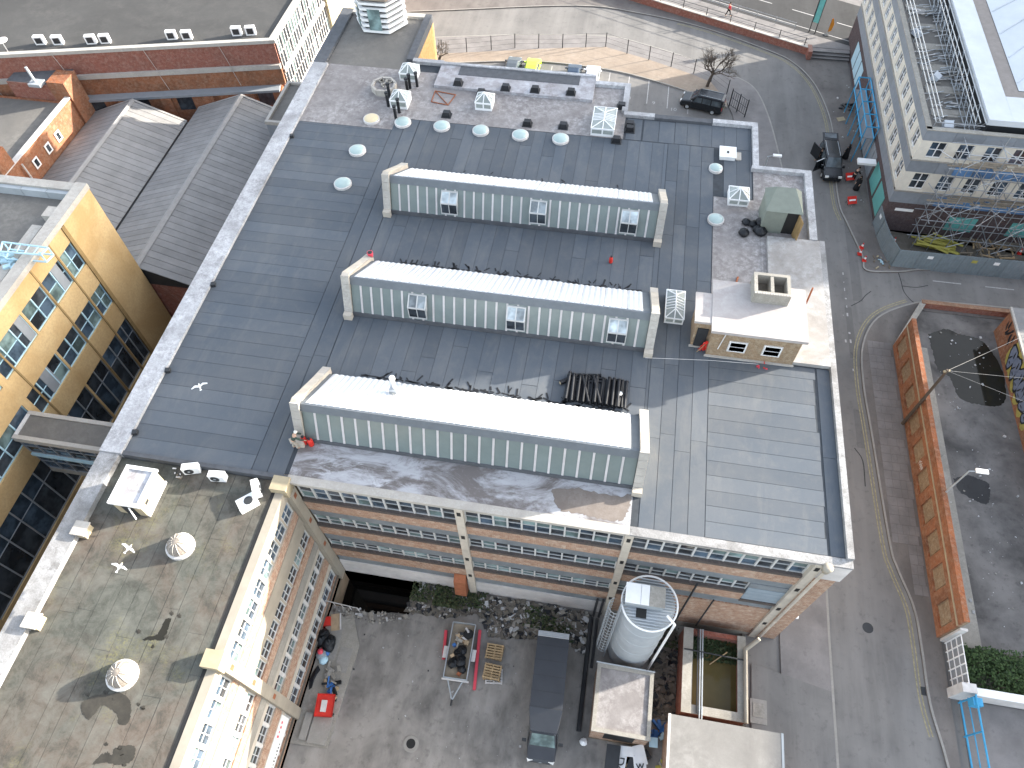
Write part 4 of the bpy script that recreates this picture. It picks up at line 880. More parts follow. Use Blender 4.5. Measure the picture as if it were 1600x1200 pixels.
def acunit(px, py, z, rz, label, w=.95, d=.4, h=.75, grp='air-conditioning units on the side wing'):
    t = thing('air_conditioner', label, 'air conditioner', at(px,py,z), rz, grp, True)
    MB().box(-w/2,w/2,-d/2,d/2,.08,h).build('casing', 'white_paint', t)
    for s in (-1,1): MB().box(s*w*.35-.05,s*w*.35+.05,-d/2,d/2,-.01,.08).build('foot', 'dark_metal', t)
    mb = MB(); mb.tube((-.12,-d/2-.02,h*.55),(-.12,-d/2+.005,h*.55),.27,16); f = mb.build('fan_grille', 'dark_metal', t); MB().tube((-.12,-d/2-.03,h*.55),(-.12,-d/2,h*.55),.08,10).build('fan_hub', 'galv_light', f)
acunit(303,737,ZW,.3,'white air-conditioner nearest the cream stair box'); acunit(344,749,ZW,.1,'white air-conditioner set square to the felt edge of the main roof'); acunit(404,768,ZW,2.1,'white air-conditioner turned side-on, nearest the cream corner pier')
t = thing('air_conditioner', 'white air-conditioner lying on its back on the side wing, fan upward', 'air conditioner', at(389,788,ZW), .75, 'air-conditioning units on the side wing', True)
MB().box(-.55,.55,-.4,.4,-.01,.42).build('casing', 'white_paint', t); MB().tube((.1,0,.42),(.1,0,.44),.27,16).build('fan_grille', 'dark_metal', t)
for k,(px,py) in enumerate(((122,830),(47,972))):
    t = thing('parapet_pier', 'small cream pier beside the left parapet, '+('nearer the stair box' if k==0 else 'farther from the stair box'), 'pier', at(px,py,ZW)+Vector((.45,0,0)), local=True)
    MB().box(-.35,.35,-.35,.35,-.01,.55).build('shaft', 'cream_yellow', t); MB().box(-.42,.42,-.42,.42,.55,.65).build('cap', 'coping', t)
# damp stains on the wing roof (dark with a shape of their own)
for k, pts in enumerate(([(268,966),(258,968),(246,990),(228,996),(224,1000),(240,1000),(255,1000),(262,985)],[(150,1085),(160,1086),(185,1082),(200,1090),(205,1105),(200,1130),(185,1130),(182,1115),(160,1102),(150,1112),(138,1124),(128,1112),(128,1098)],[(145,1192),(160,1178),(175,1180),(180,1168),(205,1165),(212,1172),(205,1190),(185,1195),(165,1192),(145,1195)])):
    puddle(pts, ZW+.0165, 'damp' if k else 'water_dark', 'damp_stain', k+3, .03)
    rr = random.Random(50+k); q0 = at(*pts[0], ZW)
    for j in range(5): puddle([(cx_+rr.uniform(2,5)*math.cos(a), cy_+rr.uniform(2,4)*math.sin(a)) for cx_, cy_ in ((pts[j][0]+rr.uniform(-24,24), pts[j][1]+rr.uniform(-16,16)),) for a in (0,1.2,2.4,3.6,4.8)], ZW+.0172+.0003*j, 'damp', 'damp_stain', 60+j, .03)
t = clutter('roof_debris', 'small pale scraps on the side wing beside the felt step', 'debris', 277, 738, ZW+.01, ['dirty_white','old_timber'], 9, .5, .12, 9)
# gulls on the wing above the side wing and main roof
def gull(px, py, z, rz, label):
    t = thing('gull', label, 'bird', at(px,py,z), rz, 'white gulls in flight', True); t.scale = (.78,.78,.78)
    n = 8; mb = MB(); sec = [(-.26,.015,0),(-.16,.06,.005),(0,.075,.0),(.12,.06,.015),(.19,.045,.03),(.25,.04,.035),(.3,.015,.03)]
    vs = []; 
    for (x,r,z_) in sec:
        for i in range(n): a = 2*math.pi*i/n; vs.append((x, r*math.cos(a), z_+r*.85*math.sin(a)))
    fs_ = [(j*n+i, j*n+(i+1)%n, (j+1)*n+(i+1)%n, (j+1)*n+i) for j in range(len(sec)-1) for i in range(n)]+[tuple(range(n-1,-1,-1)), tuple((len(sec)-1)*n+i for i in range(n))]
    for s in (-1,1):      # wings: arm raised, hand swept back
        pl = [(.1,.04*s,.03),(-.07,.04*s,.03),(.14,.3*s,.14),(-.03,.3*s,.13),(.03,.62*s,.07),(-.04,.6*s,.065)]
        b = len(vs); vs += pl; fs_ += [(b,b+2,b+3,b+1),(b+2,b+4,b+5,b+3)]; b2 = len(vs); vs += [(p[0],p[1],p[2]-.015) for p in pl]; fs_ += [(b2+1,b2+3,b2+2,b2),(b2+3,b2+5,b2+4,b2+2)]
    b = len(vs); vs += [(-.2,-.03,.0),(-.2,.03,.0),(-.4,.09,.0),(-.4,-.09,.0)]; fs_ += [(b,b+1,b+2,b+3)]
    mk('body', vs, fs_, 'white_feather', t, True); tube('beak', 'yellow_paint', (.29,0,.03), (.36,0,.02), .014, t, 5, .004)
gull(312,604,17.5,2.2,'white gull in flight over the dark felt strips of the main roof'); gull(201,857,16.5,1.2,'white gull in flight over the side wing, nearer the ribbed dome'); gull(187,886,16.5,1.4,'white gull in flight over the side wing, farther left of the two')
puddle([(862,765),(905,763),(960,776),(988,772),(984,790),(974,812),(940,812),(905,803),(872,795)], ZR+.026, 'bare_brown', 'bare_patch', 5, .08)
# ================================================================ LEFT: yellow building, bridge, sheds, brick works
yl = thing('yellow_building', 'yellow rendered building with grey steel windows across the alley', 'building', (-50,20,0))
YX, YT, YE = -38.8, 17.2, 36.2
box('wall', 'yellow_render', -64, YX-0.3, -6, YE, -0.3, 16.2, yl)
box('roof', 'roof_concrete_dark', -63.6, YX-0.9, -6, YE-0.5, 16.2, 16.28, yl)
YF = Face('y', YX)
YB = [(-5.6,0.6),(1.1,8.2),(8.7,12.6),(13.1,17.2),(21.0,22.4),(22.75,25.2),(25.2,27.65),(28.0,30.2),(30.35,31.95)]
def ywin(u0, u1, z0, z1, n, gm, tr=0.45, fm='cyan_light'): window(YF, u0, u1, z0, z1, n, yl, d=-0.2, fm=fm, gm=gm, mw=0.09, transom=tr, fw=0.08)
# solid render between the windows (facade built of bands and piers so that windows are real recesses)
rows = [(13.05,15.35),(8.65,10.9),(1.7,6.6)]
zz = [-0.3]+[v for r in rows[::-1] for v in r]+[16.75]
for k in range(0, len(zz), 2): YF.box('wall_band', 'yellow_render', -6, YE, -0.3, 0.0, zz[k], zz[k+1], yl)
YF.box('wall_pier', 'yellow_render', 32.0, YE, -0.3, 0.001, zz[1], zz[-2], yl)
for z0, z1 in rows:
    edges = [-6, -5.6, 22.4, 32.0]
    for a, b, n in ((-5.6,7.6,8),(8.2,20.6,8),(21.2,25.15,3),(25.35,27.75,2),(27.95,30.25,2),(30.35,32.0,2)):
        ywin(a, b, z0, z1, n, ('glass_dark','glass_teal','glass_dark','glass_blue') if z0 > 8 else ('glass_dark','glass_dark','glass_blue'), 0.5 if z0 > 8 else 0.66, 'cyan_light' if z0 > 8 else 'panel_grey')
        YF.box('wall_pier', 'yellow_render', b, b+0.2 if b < 30.3 else b+0.002, -0.3, -0.02, z0, z1, yl)
    YF.box('wall_pier', 'yellow_render', -6, -5.6, -0.3, 0.0, z0, z1, yl); YF.box('wall_pier', 'yellow_render', 7.6, 8.2, -0.3, 0.001, z0, z1, yl); YF.box('wall_pier', 'yellow_render', 20.6, 21.2, -0.3, 0.001, z0, z1, yl)
for a in (24.4, 29.2): YF.box('grey_panel', 'panel_grey', a, a+.75, -0.17, -0.1, 13.15, 15.25, yl)
YF.box('grey_panel', 'panel_grey', 23.0, 24.0, -0.17, -0.1, 8.75, 10.8, yl)
YF.box('pilaster_return', 'ochre_dark', 32.0, 32.32, -0.1, 0.10, -0.3, 16.75, yl)
for u in (22.1, 27.85, 30.28): YF.box('pipe_chase', 'ochre_dark', u-.07, u+.07, 0.0, 0.05, -0.3, 16.75, yl)
box('parapet', 'coping', YX-0.85, YX+0.06, -6, YE+0.06, 16.75, YT, yl); box('parapet', 'coping', -64, YX-0.85, YE-0.7, YE+0.06, 16.2, YT-0.1, yl)
for k in range(9): box('lead_panel', 'galv_light', -58+k*2.05, -56.0+k*2.05, YE-1.05, YE-0.72, 16.3, 16.95, yl)
box('coping_block', 'coping', YX-1.6, YX-0.85, 32.6, 33.6, 16.28, 17.15, yl); box('roof_duct', 'coping', YX-2.2, YX-1.4, 25, 32, 16.28, 16.75, yl)
cr = thing('cleaning_cradle', 'pale blue steel cradle frame hanging over the yellow building parapet', 'cradle', (-41,29.5,16.3))
q = [(at(a,b,17.7)) for a,b in ((4,378),(75,387),(64,398),(0,393))]; q2 = [Vector((v.x,v.y,17.0)) for v in q]
for A in (q, q2):
    for i in range(4): tube('bar', 'cyan_light', A[i], A[(i+1)%4], 0.07, cr, 6)
for i in range(4): tube('post', 'cyan_light', q[i], q2[i], 0.06, cr, 6)
for k in range(1,5):
    a = q[0].lerp(q[1],k/5); b = q[3].lerp(q[2],k/5); tube('rung', 'cyan_light', a, b, 0.04, cr, 5)
for k in range(6): obox('counterweight', 'cyan_light', at(6+k*4,402+(k%3)*9,16.6), (.5,.35,.6), .3*k, cr)
br = thing('link_bridge', 'glazed link bridge with mossy flat roof joining yellow building and factory', 'bridge', (-33.7,19.5,5))
bx0, bx1, by0, by1, bt = -38.8, -28.4, 18.4, 20.65, 10.1
box('roof', 'roof_concrete_dark', bx0+.25, bx1, by0+.3, by1-.3, bt-.35, bt-.08, br)
for a,b in ((by0,by0+.3),(by1-.3,by1)): box('roof_kerb', 'coping', bx0, bx1, a, b, bt-.5, bt, br)
box('roof_kerb', 'dirty_white', bx0, bx0+.25, by0+.3, by1-.3, bt-.5, bt+.002, br)
box('deck', 'grimy_concrete', bx0, bx1, by0+.1, by1-.1, 4.9, 5.4, br); box('inner_wall', 'dark_metal', bx0, bx1, by0+.35, by1-.2, 5.4, bt-.5, br)
window(Face('x',by0), bx0, bx1-.2, 7.75, bt-.5, 9, br, d=-.25, fm='panel_grey', gm=('glass_dark','glass_blue'), mw=.07, transom=.5); window(Face('x',by0), bx0, bx1-.2, 5.4, 7.5, 9, br, d=-.25, fm='panel_grey', gm=('glass_dark','glass_blue'), mw=.07, transom=.5)
box('spandrel', 'cyan_light', bx0, bx1, by0, by0+.3, 7.5, 7.75, br); box('rear_wall', 'panel_grey', bx0, bx1, by1-.2, by1-.05, 5.4, bt-.5, br)
# twin grey sheds
def shed(xl, xr, xm, ze, zr, ya, yb, label):
    t = thing('sheet_roof_shed', label, 'shed', ((xl+xr)/2,(ya+yb)/2,0), group='grey sheet-roofed sheds')
    MB().prism([(xl+.3,ya),(xr-.3,ya),(xr-.3,yb),(xl+.3,yb)], -.2, ze-.1).build('wall', 'brick_red', t)
    MB().add([(xl+.3,ya,ze-.1),(xr-.3,ya,ze-.1),(xm,ya,zr-.12),(xl+.3,yb,ze-.1),(xr-.3,yb,ze-.1),(xm,yb,zr-.12)], [(0,1,2),(5,4,3),(1,4,5,2),(3,0,2,5)]).build('gable', 'dark_metal', t)
    for s, x in ((0,xl),(1,xr)):
        y = ya
        while y < yb-.1:
            e = min(y+.72, yb); A = (x,y,ze); B = (x,e-.04,ze); Cc = (xm,e-.04,zr); D = (xm,y,zr)
            mb = MB(); (mb.quad(A,D,Cc,B,-.05) if s else mb.quad(A,B,Cc,D,-.05)); mb.build('roof_sheet', 'shed_sheet', t); y = e
    MB().add([(xm-.3,ya,zr-.02),(xm,ya,zr+.14),(xm+.3,ya,zr-.02),(xm-.3,yb,zr-.02),(xm,yb,zr+.14),(xm+.3,yb,zr-.02)], [(0,1,4,3),(1,2,5,4),(0,2,1),(3,4,5)]).build('ridge_cap', 'shed_cap', t)
    for x in (xl, xr): MB().add([(x,yb,ze+.02),(xm,yb,zr+.1),(xm,yb+.25,zr+.1),(x,yb+.25,ze+.02),(x,yb,ze-.25),(xm,yb,zr-.2),(xm,yb+.25,zr-.2),(x,yb+.25,ze-.25)], [(0,1,2,3),(7,6,5,4),(0,4,5,1),(2,6,7,3)]).build('verge_trim', 'shed_cap', t)
    box('gutter', 'gutter_dark', xr, xr+.2, ya, yb, ze-.3, ze-.05, t)
    return t
shed(-44.9, -34.1, -39.4, 6.0, 8.0, 36.4, 60.4, 'grey sheet-roofed shed next to the factory parapet'); shed(-55.6, -45.15, -50.3, 6.0, 8.0, 36.4, 58.0, 'grey sheet-roofed shed on the far left beside the small-windowed brick wall')
struct(prism('alley', 'asphalt_dark', [(-38.7,-6),(-28.6,-6),(-28.6,62),(-34,62),(-34,36.4),(-38.7,36.3)], -.01, .01))
# big flat-roofed brick works, top left
bw = thing('brick_works', 'long red brick works with wide grey flat roof and stone bands', 'building', (-58,68,0))
P0, P1 = Vector((-36.0,64.2)), Vector((-92,50.6)); e1 = (P1-P0).normalized(); e2 = Vector((e1.y,-e1.x)); e2 = e2 if e2.y < 0 else -e2   # e2 points to the viewer
def bwp(u, d): p = P0+e1*u+e2*d; return (p.x, p.y)
def bwb(name, mat, u0, u1, d0, d1, z0, z1, parent=None): return MB().prism([bwp(u0,d0),bwp(u1,d0),bwp(u1,d1),bwp(u0,d1)], z0, z1).build(name, mat, parent or bw)
prism('core', 'brick_red', [(-36.3,64.3),(-92,50.9),(-92,120),(-36,120)], -.3, 11.9, bw)
prism('roof', 'flat_roof_grey', [(-36.6,64.7),(-91.5,51.6),(-91.5,119),(-36.5,119)], 11.9, 11.95, bw)
L = 57
bwb('coping', 'coping', -.2, L, -.25, .25, 11.9, 12.25); bwb('brick_front', 'brick_red', 0, L, -.05, .12, 9.65, 11.9); bwb('stone_band', 'coping', 0, L, -.1, .42, 9.2, 9.65)
bwb('brick_front', 'brick_orange', 0, L, -.05, .3, 7.4, 9.2); bwb('ledge', 'panel_grey', .6, 30, -.05, 1.3, 7.15, 7.4); bwb('brick_front', 'brick_orange', .4, 30, .0, 1.1, -.3, 7.15)
for u in (3.2, 7.6, 12.0, 16.4, 20.8, 25.2): bwb('pilaster', 'brick_orange', u, u+1.1, 1.1, 1.38, -.3, 7.1)
for u in (1.4, 9.9, 14.4, 19.0): bwb('window', 'glass_dark', u, u+1.6, 1.1, 1.14, 5.6, 7.05)
box('coping', 'coping', -36.5, -35.9, 64.4, 120, 11.9, 12.2, bw)
# curtain wall facing the factory
CW = Face('y', -36.0)
CW.box('recess_wall', 'dark_metal', 64.6, 84, -.25, -.2, 0, 11.8, bw)
for z0, z1 in ((8.6,11.8),(5.2,8.2),(1.6,4.8)): window(CW, 64.7, 78.2, z0, z1, 20, bw, d=-.15, fm='dirty_white', gm=('glass_dark','glass_teal','glass_dark'), mw=.1, transom=.5, fw=.08)
CW.box('spandrel', 'coping', 64.7, 78.2, -.2, .05, 8.2, 8.6, bw); CW.box('spandrel', 'coping', 64.7, 78.2, -.2, .05, 4.8, 5.2, bw); CW.box('end_bay', 'cream_yellow', 78.2, 92, -.2, .3, 0, 11.95, bw)
acs = [(60,68),(88,68),(140,67),(162,66),(266,60),(290,60),(368,54),(390,53)]
nm = ['first from the left', 'second from the left', 'third from the left', 'fourth from the left', 'fifth from the left', 'sixth from the left', 'seventh from the left', 'nearest the glazed corner']
for (px,py), w in zip(acs, nm):
    c = at(px,py,12.2); t = thing('air_conditioner', 'white rooftop air-conditioner on the red brick works, '+w, 'air conditioner', (c.x,c.y+.35,11.95), .24, 'air-conditioners along the brick works roof edge', True)
    MB().box(-.48,.48,-.2,.25,-.01,.85).build('casing', 'white_paint', t); MB().box(-.34,.3,-.22,-.19,.15,.72).build('grille', 'dark_metal', t)
for u in (5.5, 13, 22, 30):
    mb = MB(); mb.tube((*bwp(u,.26),12.0),(*bwp(u-.5,.3),9.7),.03,4).tube((*bwp(u-.5,.46),9.7),(*bwp(u-.9,.46),7.6),.03,4); mb.build('service_pipe', 'coping', bw)
# lower brick annex with white-framed small windows
an = thing('brick_annex', 'low orange brick annex with brown flat roof and three tiny white windows', 'building', (-60,50,0))
box('wall', 'brick_orange', -75, -55.75, 41, 56.2, -.3, 8.5, an); box('roof', 'roof_concrete_dark', -75, -56.1, 41, 55.8, 8.5, 8.55, an)
box('parapet', 'brick_orange', -56.1, -55.7, 41, 56.2, 8.5, 9.0, an); box('coping', 'dirty_white', -56.2, -55.6, 41, 56.3, 9.0, 9.1, an); box('rear_parapet', 'brick_red', -62, -56.1, 56.3, 59.5, 7, 10.2, an); box('rear_roof', 'felt_edge', -62, -56.2, 56.4, 59.4, 10.2, 10.25, an)
box('chimney_breast', 'brick_orange', -57.6, -55.62, 44.2, 46.0, 8.4, 11.0, an); box('pier', 'brick_orange', -57.4, -55.5, 56.24, 58.4, 6, 10.6, an)
AF = Face('y', -55.7)
for y in (48.2, 50.4, 52.3): AF.box('window_surround', 'white_paint', y-.4, y+.4, 0, .05, 6.9, 7.9, an); AF.box('window', 'glass_dark', y-.22, y+.22, .05, .06, 7.05, 7.75, an)
tube('downpipe', 'dirty_white', (-55.55,46.5,5.9), (-55.55,55,5.9), .09, an); tube('downpipe', 'dirty_white', (-55.5,46.5,5.9), (-55.5,46.5,8.6), .09, an)
t = thing('satellite_dish', 'white satellite dish at the left edge of the brick works parapet', 'dish', at(12,80,12), local=True)
lathe('bowl', 'white_paint', (0,0,.9), [(.05,0),(.35,.08),(.6,.22),(.62,.24)], t, 16); tube('mast', 'galv', (0,0,-.4), (0,0,.95), .05, t)
t = thing('flue_stack', 'short silver flue on the small roof left of the orange brick wall', 'flue', at(58,132,10.25), local=True)
tube('pipe', 'galv_light', (0,0,-.05), (-.2,.1,1.8), .14, t, 8); box('base', 'galv_light', -.6,.7,-.5,.5,-.01,.3,t)
ln = thing('lean_to', 'small lean-to with dark flat roof between brick works and factory parapet', 'lean-to', (-31.6,58,0))
box('wall', 'band_grey', -34.0, -29.2, 54.6, 61.2, 0, 9.4, ln); box('roof', 'roof_concrete_dark', -33.8, -29.4, 54.9, 60.9, 9.4, 9.5, ln); box('roof_kerb', 'coping', -34.1, -33.8, 54.6, 61.2, 9.4, 9.75, ln); box('roof_kerb', 'coping', -33.8, -29.2, 60.9, 61.2, 9.4, 9.75, ln); box('roof_kerb', 'coping', -33.8, -29.2, 54.6, 54.9, 9.4, 9.75, ln)
# rear block side wall
MB().box(-20.0,-19.7,58.6,66.2,-.3,ZR-.5).build('side_wall', 'brick_yellow', fb)
# ================================================================ RIGHT: grey and cream office block under scaffold
ob = thing('office_block', 'grey and cream banded office block under refurbishment', 'office block', (44,75,0))
OX, OY = 26.4, 59.4
box('core', 'dark_metal', OX+.35, 64, OY+.35, 93, -.3, 10.9, ob); box('terrace', 'roof_concrete_dark', OX+.4, 64, OY+.4, 92.8, 10.9, 11.0, ob)
OW, OF = Face('w', OX), Face('x', OY)
for FA, u0, u1 in ((OW, OY+.004, 93.0), (OF, OX+.004, 64)):
    FA.box('base_wall', 'brick_dark', u0, u1, -.35, 0, -.3, 3.7, ob)
    for z0, z1 in ((3.7,5.15),(7.4,8.75),(10.85,12.0)):
        n = int((u1-u0)/2.4); st_ = (u1-u0)/n
        for k in range(n): FA.box('grey_panel', 'band_grey', u0+k*st_+.012, u0+(k+1)*st_-.012, -.35 if z1 < 11 else -.3, .02, z0, z1-.06, ob)
        FA.box('ledge', 'grimy_concrete', u0-(.14 if FA is OF else 0), u1, -.35, .12, z1-.06, z1+.03, ob)
    for z0, z1 in ((5.18,7.4),(8.78,10.85)):
        n = int((u1-u0)/2.33); st_ = (u1-u0)/n
        for k in range(n):
            a = u0+k*st_; wd_ = 1.3; wb, wt = z0+.28, z1-.14
            FA.box('cream_panel', 'cream_clad', a, a+st_-wd_-.1, -.35, 0, z0, z1, ob); FA.box('cream_panel', 'cream_clad', a+st_-wd_-.1, a+st_, -.35, 0, z0, wb, ob); FA.box('cream_panel', 'cream_clad', a+st_-wd_-.1, a+st_, -.35, 0, wt, z1, ob); FA.box('cream_panel', 'cream_clad', a+st_-.1, a+st_, -.35, 0, wb, wt, ob)
            w1 = a+st_-wd_-.1
            window(FA, w1, w1+wd_, wb, wt, 2, ob, d=-.2, gm=('glass_dark','glass_dark','glass_blue'), mw=.06, transom=.5, fw=.06)
# ground floor openings on the street side
for k,(y0,y1,m) in enumerate(((60.6,63.2,'panel_teal'),(63.7,66.2,'panel_teal'),(86.5,88.3,'cyan_light'),(84.4,86.2,'cyan_light'),(82.3,84.1,'cyan_light'))): OW.box('ground_window', m, y0, y1, 0, .04, .6, 3.0, ob)
for k in range(8): OW.box('louvre_door', 'panel_grey', 67+k*1.3, 68.2+k*1.3, 0, .05, .1, 2.9, ob)
OF.box('white_sign', 'white_paint', 27.3, 29.0, 0, .05, 2.7, 3.0, ob)
for a,b in ((32.6,35.2),(38.4,40.6)): OF.box('ground_window', 'panel_teal', a, b, 0, .05, .9, 2.6, ob)
for zb in (4.25, 7.95):
    for k in range(5): OF.box('blue_sheet', 'panel_blue', 30.4+k*1.75, 32.0+k*1.75, .03, .12, zb-.5, zb+.55, ob)
OW.box('entrance_sign', 'white_paint', 65.6, 66.4, .3, 2.1, 2.85, 3.1, ob)
# roof terrace clutter
tc = thing('terrace_rubble', 'heaps of stripped metal battens and dust on the office block terrace', 'debris', (28.8,72,11.0))
rr = random.Random(4)
for k in range(150):
    yy = rr.choice((61.5,65.5,68.8,72.5,76.5,80.5,85))+rr.gauss(0,.9); xx = rr.uniform(27.6,31.2)
    obox('batten', rr.choice(('galv_light','scaffold_tube','dirty_white','grimy_concrete')), (xx,yy,11.06+rr.random()*.25), (rr.uniform(.5,1.7),rr.uniform(.04,.12),.05), .25+rr.gauss(0,.2), tc, ('Y',rr.uniform(-.12,.12)))
for k in range(4): obox('sheeting', 'white_wrap', (27.7+rr.random(),61.2+k*7.4,11.3), (.8,.7,.55), k, tc, ('X',.4))
for k in range(7): obox('grey_board', 'grimy_concrete', (29.2,63.4+k*3.6,11.03), (3.2,1.1,.06), rr.uniform(-.05,.05), tc)
ww = thing('sheeted_roof', 'white plastic sheeted temporary roof covering the office block', 'temporary roof', (45,75,11.0))
WX, WY, WZ = 31.2, 60.2, 12.9
box('edge_sheet', 'white_wrap', WX, WX+2.0, WY, 93, WZ-.55, WZ, ww); box('edge_sheet', 'white_wrap', WX+2.0, 66, WY, WY+3.6, WZ-.55, WZ+.01, ww)
box('walkway', 'walkway_tan', WX+2.0, WX+3.4, WY+3.6, 93, WZ-.5, WZ-.15, ww); box('walkway', 'walkway_tan', WX+3.4, 66, WY+3.6, WY+4.8, WZ-.5, WZ-.15, ww)
MB().add([(WX+3.4,WY+4.8,WZ-.1),(66,WY+4.8,WZ-.1),(66,93,WZ-.1),(WX+3.4,93,WZ-.1),(WX+8,WY+10,WZ+1.5),(66,WY+10,WZ+1.5),(66,93,WZ+1.5),(WX+8,93,WZ+1.5)], [(4,5,6,7),(0,1,5,4),(3,0,4,7)]).build('roof_sheet', 'white_wrap', ww)
for k in range(7): MB().tube((WX+3.5,WY+6+k*4,WZ-.05),(WX+8,WY+11+k*3.2,WZ+1.55),.07,5).build('fold', 'white_wrap', ww)
box('under_frame', 'dark_metal', WX+.4, 64, WY+.4, 92.5, 10.98, WZ-.56, ww)
def truss(t, p, q, h, n, r=.05):
    p, q = Vector(p), Vector(q); up_ = Vector((0,0,h))
    tube('chord', 'scaffold_tube', p, q, r, t, 5); tube('chord', 'scaffold_tube', p+up_, q+up_, r, t, 5)
    for k in range(n):
        a, b = p.lerp(q,k/n), p.lerp(q,(k+1)/n); tube('lacing', 'scaffold_tube', a if k%2 else a+up_, b+up_ if k%2 else b, r*.8, t, 4)
rs_ = thing('roof_scaffold', 'lattice scaffold and guard rails along the office block terrace edge', 'scaffolding', (30,72,11.0))
for x in (30.95, 30.5, 30.1): truss(rs_, (x,59.9,11.2), (x,93,11.2), 1.5, 24, .045)
for k in range(10):
    tube('transom', 'scaffold_tube', (29.9,60+k*3.6,11.0+.02), (31.1,60+k*3.6,11.0+.02), .04, rs_, 4)
for z in (12.4, 12.9): tube('guard_rail', 'scaffold_tube', (26.95,59.9,z), (26.95,93,z), .045, rs_, 5); tube('guard_rail', 'scaffold_tube', (27.3,59.9,z), (27.3,93,z), .045, rs_, 5)
for k in range(18): tube('post', 'scaffold_tube', (26.95,60+k*1.9,11.0), (26.95,60+k*1.9,12.95), .04, rs_, 5); tube('tie', 'scaffold_tube', (26.95,60+k*1.9,12.7), (27.3,60+k*1.9,12.7), .035, rs_, 4)
for z in (11.9, 12.4): tube('guard_rail', 'scaffold_tube', (26.95,59.9,z), (31,59.9,z), .045, rs_, 5)
# facade scaffold
fc = thing('facade_scaffold', 'tube scaffold with loose braces against the office block front', 'scaffolding', (37,58,0))
rr = random.Random(11); sx = [29.6+1.55*k for k in range(11)]
for x in sx:
    for y in (57.0, 58.5): tube('standard', 'scaffold_tube', (x+rr.uniform(-.1,.1),y,-.01), (x+rr.uniform(-.1,.1),y,rr.uniform(8.5,12.6)), .045, fc, 5)
for z in (1.9, 3.9, 5.9, 7.9, 9.9, 11.5):
    for y in (57.0, 58.5): tube('ledger', 'scaffold_tube', (29.0+rr.uniform(-.6,.4),y,z), (45.5,y,z+rr.uniform(-.1,.1)), .042, fc, 5)
    for x in sx[::2]: tube('transom', 'scaffold_tube', (x,56.5,z+.06), (x,59.3,z+.06), .04, fc, 4)
for k in range(70):
    x = rr.uniform(29.2,44); z = rr.uniform(.3,10.2); dx = rr.choice((-1,1))*rr.uniform(1,2.6); y = rr.choice((56.9,57.1,58.6,58.4)); tube('brace', 'scaffold_tube', (x,y,z), (x+dx,y+rr.uniform(-.25,.25),z+rr.uniform(1,2.4)), .035, fc, 4)
for z in (5.95, 9.95):
    for k in range(16): obox('board', 'old_timber', (30.2+k*.95,57.3+.28*(k%4),z+.06), (3.2,.22,.04), rr.uniform(-.05,.05), fc)
# blue access tower on the street side
bt_ = thing('blue_access_frame', 'bright blue steel access frame on the street front of the office block', 'access frame', (25.7,73.5,0))
for x in (24.95, 26.2):
    for k in range(5):
        y = 69.6+k*2.2; tube('post', 'blue_paint', (x,y,0.1), (x,y,4.6), .06, bt_, 5)
    for z in (3.2, 4.55): tube('rail', 'blue_paint', (x,69.6,z), (x,78.4,z), .07, bt_, 5)
for k in range(5): tube('cross_rail', 'blue_paint', (24.95,69.6+k*2.2,4.58), (26.2,69.6+k*2.2,4.58), .07, bt_, 5)
box('mesh_floor', 'panel_grey', 25.0, 26.15, 69.7, 78.3, 3.1, 3.16, bt_)
# hoarding round the site
hd = thing('site_hoarding', 'grey-green sheet metal site hoarding in front of the office block', 'hoarding', (33,54.5,0))
HP = [(26.35,60.4),(26.45,58.3),(26.75,56.3),(27.4,54.3)]+[(27.4+2.0*k,54.3+.035*k) for k in range(1,13)]
for k,(a,b) in enumerate(zip(HP,HP[1:])):
    A, B = Vector((*a,0)), Vector((*b,0)); d = (B-A); n_ = int(d.length/.14); nn = Vector((d.y,-d.x,0)).normalized(); vs = []; fs_ = []
    for i in range(n_+1):
        p = A+d*(i/n_*.985); o_ = nn*(.03 if i%2 else 0); vs += [(p.x+o_.x,p.y+o_.y,.0),(p.x+o_.x,p.y+o_.y,2.35),(p.x+o_.x-nn.x*.04,p.y+o_.y-nn.y*.04,.0),(p.x+o_.x-nn.x*.04,p.y+o_.y-nn.y*.04,2.35)]
    for i in range(n_): j = 4*i; fs_ += [(j,j+4,j+5,j+1),(j+2,j+3,j+7,j+6),(j+1,j+5,j+7,j+3)]
    pnl = mk('panel', vs, fs_, 'hoarding', hd)
    if k in (0,4,6,7,9):
        m = A.lerp(B,.5)+nn*.045; obox('notice', ('white_paint','white_paint','yellow_paint','white_paint','white_paint')[(k+1)%5], (m.x,m.y,1.75), (.5,.02,.35), math.atan2(d.y,d.x), pnl)
for k,(a,b) in enumerate(zip(HP,HP[1:])):
    A, B = Vector((*a,0)), Vector((*b,0)); nn = Vector((-(B-A).y,(B-A).x,0)).normalized(); q = A+nn*1.2; tube('raking_shore', 'scaffold_tube', (A.x+nn.x*.1,A.y+nn.y*.1,1.9), (q.x,q.y,.0), .04, hd, 5)
struct(prism('site_ground', 'bare_ground', [(26.6,60),(27.6,54.6),(60,55.3),(60,59.4),(26.6,59.4)], .0, .13))
t = thing('timber_pile', 'pile of bright yellow planks inside the site hoarding', 'planks', at(1470,383,.13))
for k in range(16): c = at(1452+rr.uniform(-6,34),380+rr.uniform(-7,9),.2+.05*k); obox('plank', 'yellow_paint', c, (3.0,.24,.05), -.25+rr.uniform(-.3,.3), t)
t = thing('pallet_heap', 'heap of old pallets and timber inside the site hoarding', 'pallets', at(1520,388,.13))
for k in range(30): c = at(1515+rr.uniform(-12,70),390+rr.uniform(-14,16),.2+.03*k); obox('board', rr.choice(('old_timber','timber','old_timber')), c, (1.3,.14,.05), rr.choice((0,1.57))+rr.uniform(-.3,.3), t)
